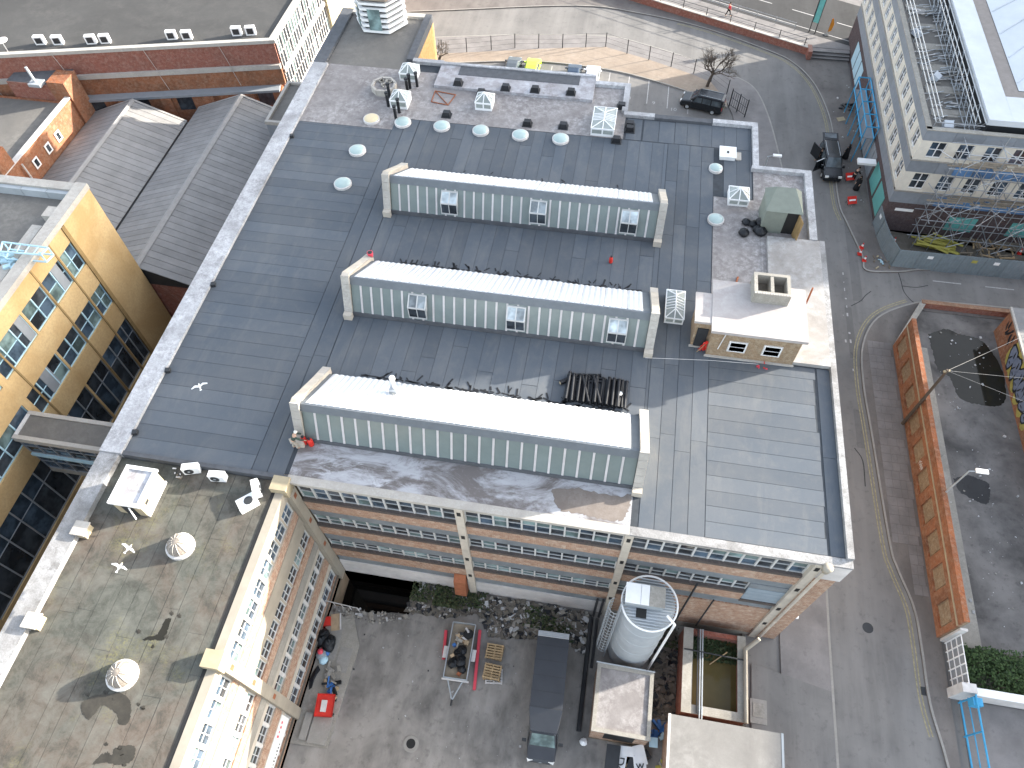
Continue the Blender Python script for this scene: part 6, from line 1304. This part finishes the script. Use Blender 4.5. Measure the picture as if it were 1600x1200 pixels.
t = thing('handrail', 'low pale guard rail along the edge of the dark pit', 'railing', at(540,955,YG)); A, B = at(512,944,YG+.14), at(562,956,YG+.05)
for k in range(5): p = A.lerp(B,k/4); tube('post', 'dirty_white', p, p+Vector((0,0,.9)), .03, t, 5)
tube('rail', 'dirty_white', A+Vector((0,0,.9)), B+Vector((0,0,.9)), .035, t, 5)
# ================================================================ VEHICLES
def loft_body(name, mat, secs, parent):
    "secs: list of (y, half width, z low, z belt, roof half width, z roof)"
    vs = []; fs_ = []; n = 10
    for (y,w,zl,zb,wr,zr) in secs:
        vs += [(-w*.92,y,zl),(-w,y,zl+.12*(zb-zl)+.02),(-w,y,zb),(-wr,y,zr-.06*(zr-zb)),(-wr*.86,y,zr),(wr*.86,y,zr),(wr,y,zr-.06*(zr-zb)),(w,y,zb),(w,y,zl+.12*(zb-zl)+.02),(w*.92,y,zl)]
    for j in range(len(secs)-1):
        for i in range(n): k = (i+1)%n; fs_.append((j*n+i,(j+1)*n+i,(j+1)*n+k,j*n+k))
    fs_ += [tuple(range(n)), tuple((len(secs)-1)*n+i for i in range(n-1,-1,-1))]
    o = mk(name, vs, fs_, mat, parent); o.data.polygons.foreach_set('use_smooth', [False]*len(o.data.polygons)); return o
def wheels(t, W, ys, r=.32):
    for s in (-1,1):
        for y in ys:
            w_ = MB().tube((s*(W-.2),y,r),(s*(W+.01),y,r),r,18).build('wheel', 'rubber', t); MB().tube((s*(W+.005),y,r),(s*(W+.02),y,r),r*.6,14).build('rim', 'galv_light', w_)
def car(loc, rz, paint, label, L=4.1, W=.88, H=1.48, grp='cars parked behind the factory', est=False):
    t = thing('parked_car', label, 'car', loc, rz, grp, True); h = L/2
    secs = [(-h,W*.8,.3,.62,W*.7,.66),(-h+.12,W*.95,.22,.68,W*.85,.74),(-h*.52,W,.2,.84,W*.9,.93),(-h*.42,W,.2,.88,W*.86,.98),(-h*.04,W,.2,.92,W*.74,H-.02),(h*.3,W,.2,.93,W*.74,H),(h*.62,W,.2,.95,W*.72,H-.05),(h*.93,W*.97,.22,.95,W*.82,1.02),(h,W*.86,.35,.9,W*.75,.94)]
    loft_body('body', paint, secs, t)
    # glass laid on the loft a little proud
    def g(name, pts): mk(name, pts, [(0,1,2,3)], 'glass_car', t)
    e = .012
    g('windscreen', [(-W*.8,-h*.40,1.0+e),(W*.8,-h*.40,1.0+e),(W*.62,-h*.06,H-.02+e),(-W*.62,-h*.06,H-.02+e)])
    g('rear_window', [(W*.7,h*.90,1.03+e+.02),(-W*.7,h*.90,1.03+e+.02),(-W*.6,h*.645,H-.07+e+.02),(W*.6,h*.645,H-.07+e+.02)])
    for s in (-1,1):
        q_ = [(s*(W*.985+e),-h*.28,.96),(s*(W*.985+e),h*.6,.98),(s*(W*.75+e),h*.52,H-.12),(s*(W*.77+e),-h*.04,H-.12)]; g('side_window', q_ if s > 0 else q_[::-1])
        obox('headlight', 'lamp_lens', (s*W*.68,-h+.07,.62), (.36,.12,.14), 0, t); obox('tail_light', 'tail_red', (s*W*.75,h-.03,.82), (.3,.1,.16), 0, t); obox('mirror', paint, (s*(W+.1),-h*.32,.98), (.2,.14,.14), 0, t)
    wheels(t, W, (-h*.62,h*.62)); return t
for px, py, m, w in ((801,100,'car_grey','grey parked car, leftmost of the four seen over the factory roof'),(832,99,'car_lime','lime green parked car beside the grey one'),(897,106,'car_blue','dark blue parked car beside the white one'),(926,110,'car_white','white parked car, rightmost of the four by the gravel verge')):
    c = at(px,py,1.1); car((c.x,80.9 if px < 860 else 80.4,.016), math.pi, m, w)
def pvan(loc, rz, label, L=5.0, W=.97, H=1.95, open_doors=False, grp=None):
    t = thing('panel_van', label, 'van', loc, rz, grp, True); h = L/2
    secs = [(-h,W*.82,.35,.8,W*.74,.84),(-h+.15,W*.97,.25,.92,W*.86,.98),(-h*.62,W,.22,1.05,W*.9,1.16),(-h*.56,W,.22,1.08,W*.9,1.22),(-h*.22,W,.22,1.12,W*.8,H-.04),(0,W,.22,1.14,W*.82,H),(h*.9,W,.22,1.14,W*.82,H-.01),(h,W*.98,.25,1.12,W*.79,H-.1)]
    loft_body('body', 'car_black', secs, t); e = .014
    def g(name, pts): mk(name, pts, [(0,1,2,3)], 'glass_car', t)
    g('windscreen', [(-W*.84,-h*.54,1.25+e),(W*.84,-h*.54,1.25+e),(W*.68,-h*.23,H-.04+e),(-W*.68,-h*.23,H-.04+e)]); g('rear_window', [(W*.7,h+e,1.25),(-W*.7,h+e,1.25),(-W*.66,h+e,H-.2),(W*.66,h+e,H-.2)])
    for s in (-1,1):
        for a, b in ((-h*.36,0.0),(.1,h*.42),(h*.48,h*.9)):
            q_ = [(s*(W*.985+e),a,1.18),(s*(W*.985+e),b,1.18),(s*(W*.85+e),b,H-.18),(s*(W*.85+e),a+(.25 if a < -.3 else 0),H-.18)]; g('side_window', q_ if s > 0 else q_[::-1])
        obox('headlight', 'lamp_lens', (s*W*.7,-h+.06,.85), (.36,.14,.2), 0, t); obox('tail_light', 'tail_red', (s*W*.92,h,.95), (.12,.06,.4), 0, t); obox('mirror', 'car_black', (s*(W+.14),-h*.45,1.2), (.24,.16,.24), 0, t); tube('roof_rail', 'galv_light', (s*W*.66,-.3,H+.02), (s*W*.66,h*.85,H+.02), .03, t)
    obox('bumper', 'dark_metal', (0,h+.04,.45), (W*1.8,.1,.2), 0, t); obox('plate', 'yellow_paint', (0,h+.1,.5), (.5,.02,.11), 0, t); wheels(t, W, (-h*.62,h*.6), .34)
    if open_doors:
        d_ = obox('open_door', 'car_black', (-W-.42,-h*.3,.95), (.07,1.05,1.3), -.95, t); obox('door_edge', 'white_paint', (-W-.42,-h*.3,1.62), (.06,1.05,.05), -.95, d_); obox('open_door', 'car_black', (-W-.5,h*.55,1.1), (.08,1.3,1.5), .5, t)
        obox('tailgate', 'car_black', (0,h+.45,H-.05), (W*1.7,1.0,.07), 0, t, ('X',.25)); obox('tailgate_glass', 'glass_car', (0,h+.5,H+.02), (W*1.3,.6,.03), 0, t, ('X',.25))
    return t
pvan((8.6,77.0,.016), -1.81, 'black panel van parked askew by the green gate', 4.9)
pvan((22.45,68.2,.005), .05, 'black people carrier stopped by the kerb with a door open', 5.0, open_doors=True)
# box van in the yard
lv = thing('box_van', 'slate grey box van with plain body parked in the yard', 'van', (-.1,9.8,YG), .03, local=True)
LBW = 1.08
MB().box(-LBW,LBW,-1.05,3.85,.75,2.95).build('box_body', 'van_slate', lv)
for k in range(5): MB().box(-LBW-.004,LBW+.004,-1.0+k*.98,-.97+k*.98,.76,2.956).build('body_seam', 'dark_metal', lv)
MB().box(-LBW+.02,LBW-.02,3.5,3.86,2.95,2.99).build('rear_cap', 'dirty_white', lv)
for k in range(3): MB().box(-LBW+.03,LBW-.03,3.52+k*.12,3.6+k*.12,2.99,3.01).build('cap_rib', 'galv', lv)
MB().add([(-LBW,-1.05,2.95),(LBW,-1.05,2.95),(LBW,-1.05,2.1),(-LBW,-1.05,2.1),(-.85,-2.35,2.35),(.85,-2.35,2.35),(.9,-2.35,2.05),(-.9,-2.35,2.05)], [(0,4,5,1),(4,7,6,5),(0,3,7,4),(1,5,6,2),(3,2,6,7)]).build('wind_deflector', 'van_slate', lv)
loft_body('cab', 'van_slate', [(-3.95,.78,.4,.9,.7,.95),(-3.8,.93,.32,1.02,.82,1.08),(-3.2,.97,.3,1.18,.9,1.3),(-3.1,.98,.3,1.22,.9,1.36),(-2.45,.99,.3,1.25,.84,2.2),(-2.2,.99,.3,1.25,.84,2.26),(-1.06,.99,.3,1.25,.86,2.26)], lv)
mk('windscreen', [(-.84,-3.07,1.41),(.84,-3.07,1.41),(.72,-2.47,2.2),(-.72,-2.47,2.2)], [(0,1,2,3)], 'glass_teal', lv)
for s in (-1,1):
    q_ = [(s*1.0,-2.9,1.32),(s*1.0,-1.6,1.32),(s*.885,-1.6,2.1),(s*.875,-2.35,2.1)]; mk('side_window', q_ if s > 0 else q_[::-1], [(0,1,2,3)], 'glass_car', lv)
    obox('headlight', 'lamp_lens', (s*.7,-3.86,.9), (.36,.2,.24), -s*.3, lv); obox('mirror', 'dark_metal', (s*1.2,-2.85,1.5), (.28,.16,.4), 0, lv); MB().box(s*.95-.03,s*.95+.03,-1.0,3.8,.5,.75).build('skirt', 'dark_metal', lv)
obox('badge', 'galv_light', (0,-3.96,.85), (.16,.03,.14), 0, lv); wheels(lv, .95, (-3.1,1.9), .36); MB().box(-.5,.5,-3.9,3.7,.3,.5).build('chassis', 'dark_metal', lv)
# ================================================================ PEOPLE
def skin_mesh(name, mat, joints, edges, parent):
    me = bpy.data.meshes.new(name); me.from_pydata([j[:3] for j in joints], edges, []); me.materials.append(MT[mat])
    o = bpy.data.objects.new(name, me); COL.objects.link(o); o.parent = parent
    md = o.modifiers.new('skin', 'SKIN'); sv = me.skin_vertices[0].data
    for i, j in enumerate(joints): sv[i].radius = (j[3], j[4] if len(j) > 4 else j[3]); sv[i].use_root = (i == 0)
    md.use_smooth_shade = True; o.modifiers.new('sub', 'SUBSURF').levels = 1; o.modifiers['sub'].render_levels = 2
    return o
def person(loc, rz, label, top, legs, pose='stand', hat=None, hair='hair_dark', robe=False):
    t = thing('person', label, 'person', loc, rz, None, True)      # faces +y in its own space
    b = {'stand':(0.0,0.0), 'walk':(.0,.28), 'bend':(.45,.1)}[pose]; ln_, stp = b
    hip = Vector((0,0,.94)); sh_ = Vector((0,ln_*.55,1.42-ln_*.25)); nk = sh_+Vector((0,ln_*.1+.01,.1)); hd_ = nk+Vector((0,.03+ln_*.15,.14))
    J = []; E_ = []
    def add(p, r, par=None, r2=None): J.append((p[0],p[1],p[2],r,r2 if r2 else r)); i = len(J)-1; (E_.append((par,i)) if par is not None else None); return i
    P_ = add(hip,.14,None,.11); ch = add(hip.lerp(sh_,.6),.155,P_,.11); s0 = add(sh_,.12,ch,.09); n0 = add(nk,.055,s0); h0 = add(hd_,.085,n0); h1 = add(hd_+Vector((0,.0,.1)),.08,h0); add(hd_+Vector((0,.075,.03)),.035,h0)
    for s in (-1,1):
        a = add(sh_+Vector((s*.19,0,-.02)),.06,s0); e_ = add(sh_+Vector((s*.26,.02+ln_*.4,-.3)),.048,a); w_ = add(sh_+Vector((s*.24,.16+ln_*.5,-.54)),.034,e_); p_ = add(sh_+Vector((s*.235,.2+ln_*.55,-.62)),.032,w_)
        for f in range(4): add(sh_+Vector((s*.235+(f-1.5)*.02,.235+ln_*.57,-.69-.008*(f in (1,2)))),.009,p_)
        add(sh_+Vector((s*.19,.22+ln_*.55,-.63)),.01,p_)
        hp_ = add(hip+Vector((s*.09,0,-.05)),.09,P_); k_ = add(Vector((s*.1,s*stp*.6+.03,.5)),.062,hp_); an_ = add(Vector((s*.1,s*stp-.03,.09)),.042,k_); add(Vector((s*.11,s*stp+.14,.045)),.038,an_)
    skin_mesh('body', 'skin', J, E_, t)
    J2 = []; E2 = []
    def add2(p, r, par=None, r2=None): J2.append((p[0],p[1],p[2],r,r2 if r2 else r)); i = len(J2)-1; (E2.append((par,i)) if par is not None else None); return i
    a0 = add2(hip+Vector((0,0,-.02)),.17,None,.135); a1 = add2(hip.lerp(sh_,.6),.18,a0,.135); a2 = add2(sh_,.15,a1,.115)
    for s in (-1,1): u = add2(sh_+Vector((s*.19,0,-.02)),.082,a2); v = add2(sh_+Vector((s*.26,.02+ln_*.4,-.3)),.068,u); add2(sh_+Vector((s*.24,.14+ln_*.5,-.5)),.055,v)
    skin_mesh('jacket', top, J2, E2, t)
    J2 = []; E2 = []; a0 = add2(hip+Vector((0,0,.02)),.165,None,.13)
    for s in (-1,1): u = add2(hip+Vector((s*.09,0,-.06)),.11,a0); v = add2(Vector((s*.1,s*stp*.6+.03,.5)),.085,u); add2(Vector((s*.1,s*stp-.03,.1)),.068,v)
    skin_mesh('trousers', legs, J2, E2, t)
    if robe: lathe('robe', top, (0,0,.06), [(.33,0),(.3,.3),(.24,.75),(.21,.95),(.2,1.1),(.16,1.3)], t, 14); lathe('headscarf', top, nk+Vector((0,-.03,-.12)), [(.2,0),(.13,.1),(.115,.26),(.1,.36),(.03,.4)], t, 12)
    lathe('helmet' if hat else 'hair', hat or hair, hd_+Vector((0,-.015,.03)), [(.105,0),(.108,.05),(.09,.11),(.05,.15),(.01,.16)], t, 14)
    return t
p = at(463,700,ZR+.02); person(p, -.9, 'roofer in dark green top and pale trousers standing by red gas bottles', 'cloth_green', 'cloth_beige', 'bend', 'hard_hat')
p = at(1137,25,.72); person((p.x,p.y,.72), -1.2, 'person in red top walking along the upper pavement', 'cloth_red', 'cloth_black', 'walk')
p = at(1320,247,.12); person((p.x,p.y,.12), .5, 'person in long black clothing standing beside the people carrier', 'cloth_black', 'cloth_black', robe=True)
p = at(1331,283,.12); person((p.x,p.y,.12), -.8, 'person in black bending near the fallen white sign', 'cloth_black', 'cloth_black', 'bend', robe=False)
p = at(1278,252,.005); person((p.x,p.y,.005), 1.6, 'person in black standing in the road at the open van door', 'cloth_black', 'cloth_black', 'walk')
p = at(1337,296,.12); person((p.x,p.y,.12), 2.4, 'person in black bending nearest the red barrier on the pavement', 'cloth_black', 'cloth_black', robe=True)
# ================================================================ STREET THINGS
def barrier(px, py, label, mat='red_paint'):
    t = thing('barrier_sign', label, 'sign', at(px,py,.12), .3, 'red and white road signs', True)
    obox('face', mat, (0,-.1,.55), (.95,.05,.8), 0, t, ('X',-.9)); obox('stripe', 'white_paint', (0,-.14,.585), (.7,.03,.16), 0, t, ('X',-.9))
    for s in (-1,1): tube('leg', 'dark_metal', (s*.35,.25,-.0), (s*.35,.02,.7), .025, t); tube('leg', 'dark_metal', (s*.35,-.2,-.0), (s*.35,.02,.7), .025, t)
barrier(1325,281,'red and white folding sign beside the people carrier'); barrier(1328,318,'red folding sign on the pavement between carrier and cones')
def cone(px, py, z, label):
    t = thing('traffic_cone', label, 'cone', at(px,py,z), group='red and white traffic cones', local=True)
    MB().box(-.2,.2,-.2,.2,-.01,.04).build('base', 'red_paint', t); lathe('body', 'red_paint', (0,0,.04), [(.15,0),(.05,.55),(.04,.6)], t, 12, False); lathe('sleeve', 'white_paint', (0,0,.04), [(.112,.24),(.072,.44)], t, 12, False)
for px,py,z,w in ((1343,397,.12,'lying nearest the road among the three on the corner pavement'),(1346,387,.12,'farthest of the three on the corner pavement'),(1350,407,.12,'by the timber rubbish on the corner pavement'),(1396,378,.13,'just inside the hoarding gate'),(1592,396,.13,'inside the hoarding at the right edge of view')): cone(px,py,z,'red and white traffic cone, '+w)
clutter('kerb_rubbish', 'timber and wire rubbish at the corner of the hoarding', 'rubbish', 1376, 412, .12, ['old_timber','cyan_light','grimy_concrete','cream_yellow'], 14, .8, .22, 41)
clutter('bicycle_heap', 'tangle of dark bicycle parts on the pavement by the office block', 'bicycle', 1322, 168, .12, ['dark_metal','black_plastic'], 16, .7, .25, 42)
t = thing('cardboard_sheet', 'crumpled yellow card lying on the pavement', 'litter', at(1314,186,.12)); obox('sheet', 'cream_yellow', at(1314,186,.16), (.9,.6,.05), .4, t, ('X',.1))
t = thing('banner_flag', 'orange feather banner standing on the upper pavement', 'banner', at(1291,55,.72), local=True); tube('pole', 'galv', (0,0,-.01), (0,0,2.2), .03, t); MB().add([(-.03,0,.4),(.4,.02,.6),(.5,.03,1.4),(.25,.02,2.1),(0,0,2.2),(-.03,.03,.4),(.4,.05,.6),(.5,.06,1.4),(.25,.05,2.1),(0,.03,2.2)], [(0,1,2,3,4),(9,8,7,6,5)]).build('flag', 'orange_paint', t); obox('base', 'dark_metal', (0,0,.03), (.5,.5,.08), 0, t)
t = thing('information_totem', 'tall narrow blue-green sign on two black legs beside the steps', 'sign', at(1264,50,.72)); p = at(1264,50,.72)
for o_ in (0,.7): tube('leg', 'dark_metal', (p.x+o_,p.y-.4*o_,.72), (p.x+o_,p.y-.4*o_,5.2), .07, t, 6)
obox('panel', 'panel_teal', (p.x+.35,p.y-.14,3.6), (.72,.08,3.0), -.5, t)
t = thing('street_lamp', 'street lamp with white head beside the far right parapet', 'street lamp', (17.6,57.5,.12)); p = at(1213,243,7.2); tube('column', 'galv_light', (p.x-.7,p.y,.12), (p.x-.7,p.y,7.0), .08, t, 8); tube('arm', 'galv_light', (p.x-.7,p.y,7.0), (p.x-.1,p.y,7.2), .05, t); obox('lamp_head', 'white_paint', (p.x+.1,p.y,7.2), (.8,.3,.14), 0, t)
# car park fence: black posts with thin wires
fe = thing('wire_fence', 'black post and wire fence between gravel verge and road', 'fence', (-3.7,87.8,.12))
FP = [(-24,83.4),(-21,84.2),(-18,85.1),(-15.1,86.0),(-12.1,86.4),(-9.1,86.8),(-6.2,87.4),(-3.7,87.9),(-.9,86.7),(1.9,85.7),(4.7,84.7),(7.5,83.7),(9.6,82.3),(11.5,80.1)]
for x,y in FP: tube('post', 'dark_metal', (x,y-.2,.1), (x,y-.2,2.0), .06, fe, 5)
for (a,b) in zip(FP,FP[1:]):
    for z in (.7,1.3,1.9): tube('wire', 'dark_metal', (a[0],a[1]-.2,z), (b[0],b[1]-.2,z), .012, fe, 3)
gg = thing('green_gate', 'dark green mesh double gate at the car park mouth', 'gate', (13.2,76,.0))
A, B = at(1139,166,.1), at(1163,183,.1)
for k in range(3): p = A.lerp(B,k/2); tube('post', 'dark_metal', p, p+Vector((0,0,2.3)), .07, gg, 6)
for k in range(9): p = A.lerp(B,k/8); tube('bar', 'dark_metal', p+Vector((0,0,.2)), p+Vector((0,0,2.1)), .025, gg, 4)
for z in (.25, 1.2, 2.1): tube('rail', 'dark_metal', A+Vector((0,0,z)), B+Vector((0,0,z)), .035, gg, 4)
# bare tree
def tree(px, py, h, label, seed, n0=7):
    b_ = at(px,py,.14); t = thing('bare_tree', label, 'tree', b_, local=True); q = random.Random(seed); lim = MB(); tw_ = MB()
    top_ = Vector((.35,.1,h*.3)); MB().tube((0,0,-.05),(.1,0,h*.16),.2,9,.17).tube((.1,0,h*.16),tuple(top_),.17,9,.15).build('trunk', 'bark', t)
    def grow(p, d, L, r, lv):
        e = p+d*L; (lim if r > .02 else tw_).tube(p, e, r, 5 if r > .02 else 3, r*.68)
        if lv == 0: return
        for k in range(q.randint(3,4) if lv > 1 else q.randint(3,5)):
            ax = Vector((q.uniform(-1,1),q.uniform(-1,1),q.uniform(-.35,.75))).normalized(); nd = (d*.75+ax*.75).normalized(); grow(p.lerp(e,q.uniform(.55,1)), nd, L*q.uniform(.6,.82), r*.6, lv-1)
    for k in range(n0): a = 6.28*k/n0+q.uniform(-.3,.3); grow(top_+Vector((0,0,q.uniform(-.3,.2))), Vector((math.cos(a)*.9,math.sin(a)*.9,q.uniform(.35,.9))).normalized(), h*.25, .075, 4)
    lim.build('limb', 'bark', t); tw_.build('crown', 'twig', t)
tree(1105,135,5.6,'bare winter tree with round twiggy crown at the end of the gravel verge',3); tree(686,98,3.4,'small bare tree beside the rear block of the factory',9,3)
# ================================================================ UNSEEN BUILDINGS ADDED TO CAST SHADE INTO VIEW
def block(name, label, x0, x1, y0, y1, h, mat):
    t = thing(name, label, 'building', ((x0+x1)/2,(y0+y1)/2,0)); box('wall', mat, x0, x1, y0, y1, -.3, h, t); box('roof', 'roof_concrete', x0-.2, x1+.2, y0-.2, y1+.2, h, h+.3, t)
    n = int(h/3.2)
    for k in range(n): Face('w',x0).box('window', 'glass_dark', y0+1, y1-1, 0, .03, 1+k*3.2, 2.5+k*3.2, t); Face('x',y0).box('window', 'glass_dark', x0+1, x1-1, 0, .03, 1+k*3.2, 2.5+k*3.2, t)
block('shade_tower', 'unseen concrete tower added to shade the upper roof, right of the view', 74, 86, 72.4, 113.5, 60, 'grimy_concrete')
block('shade_block', 'unseen brick building added to shade the street and plot, right of the view', 59, 72, 8, 54, 16.5, 'brick_red')
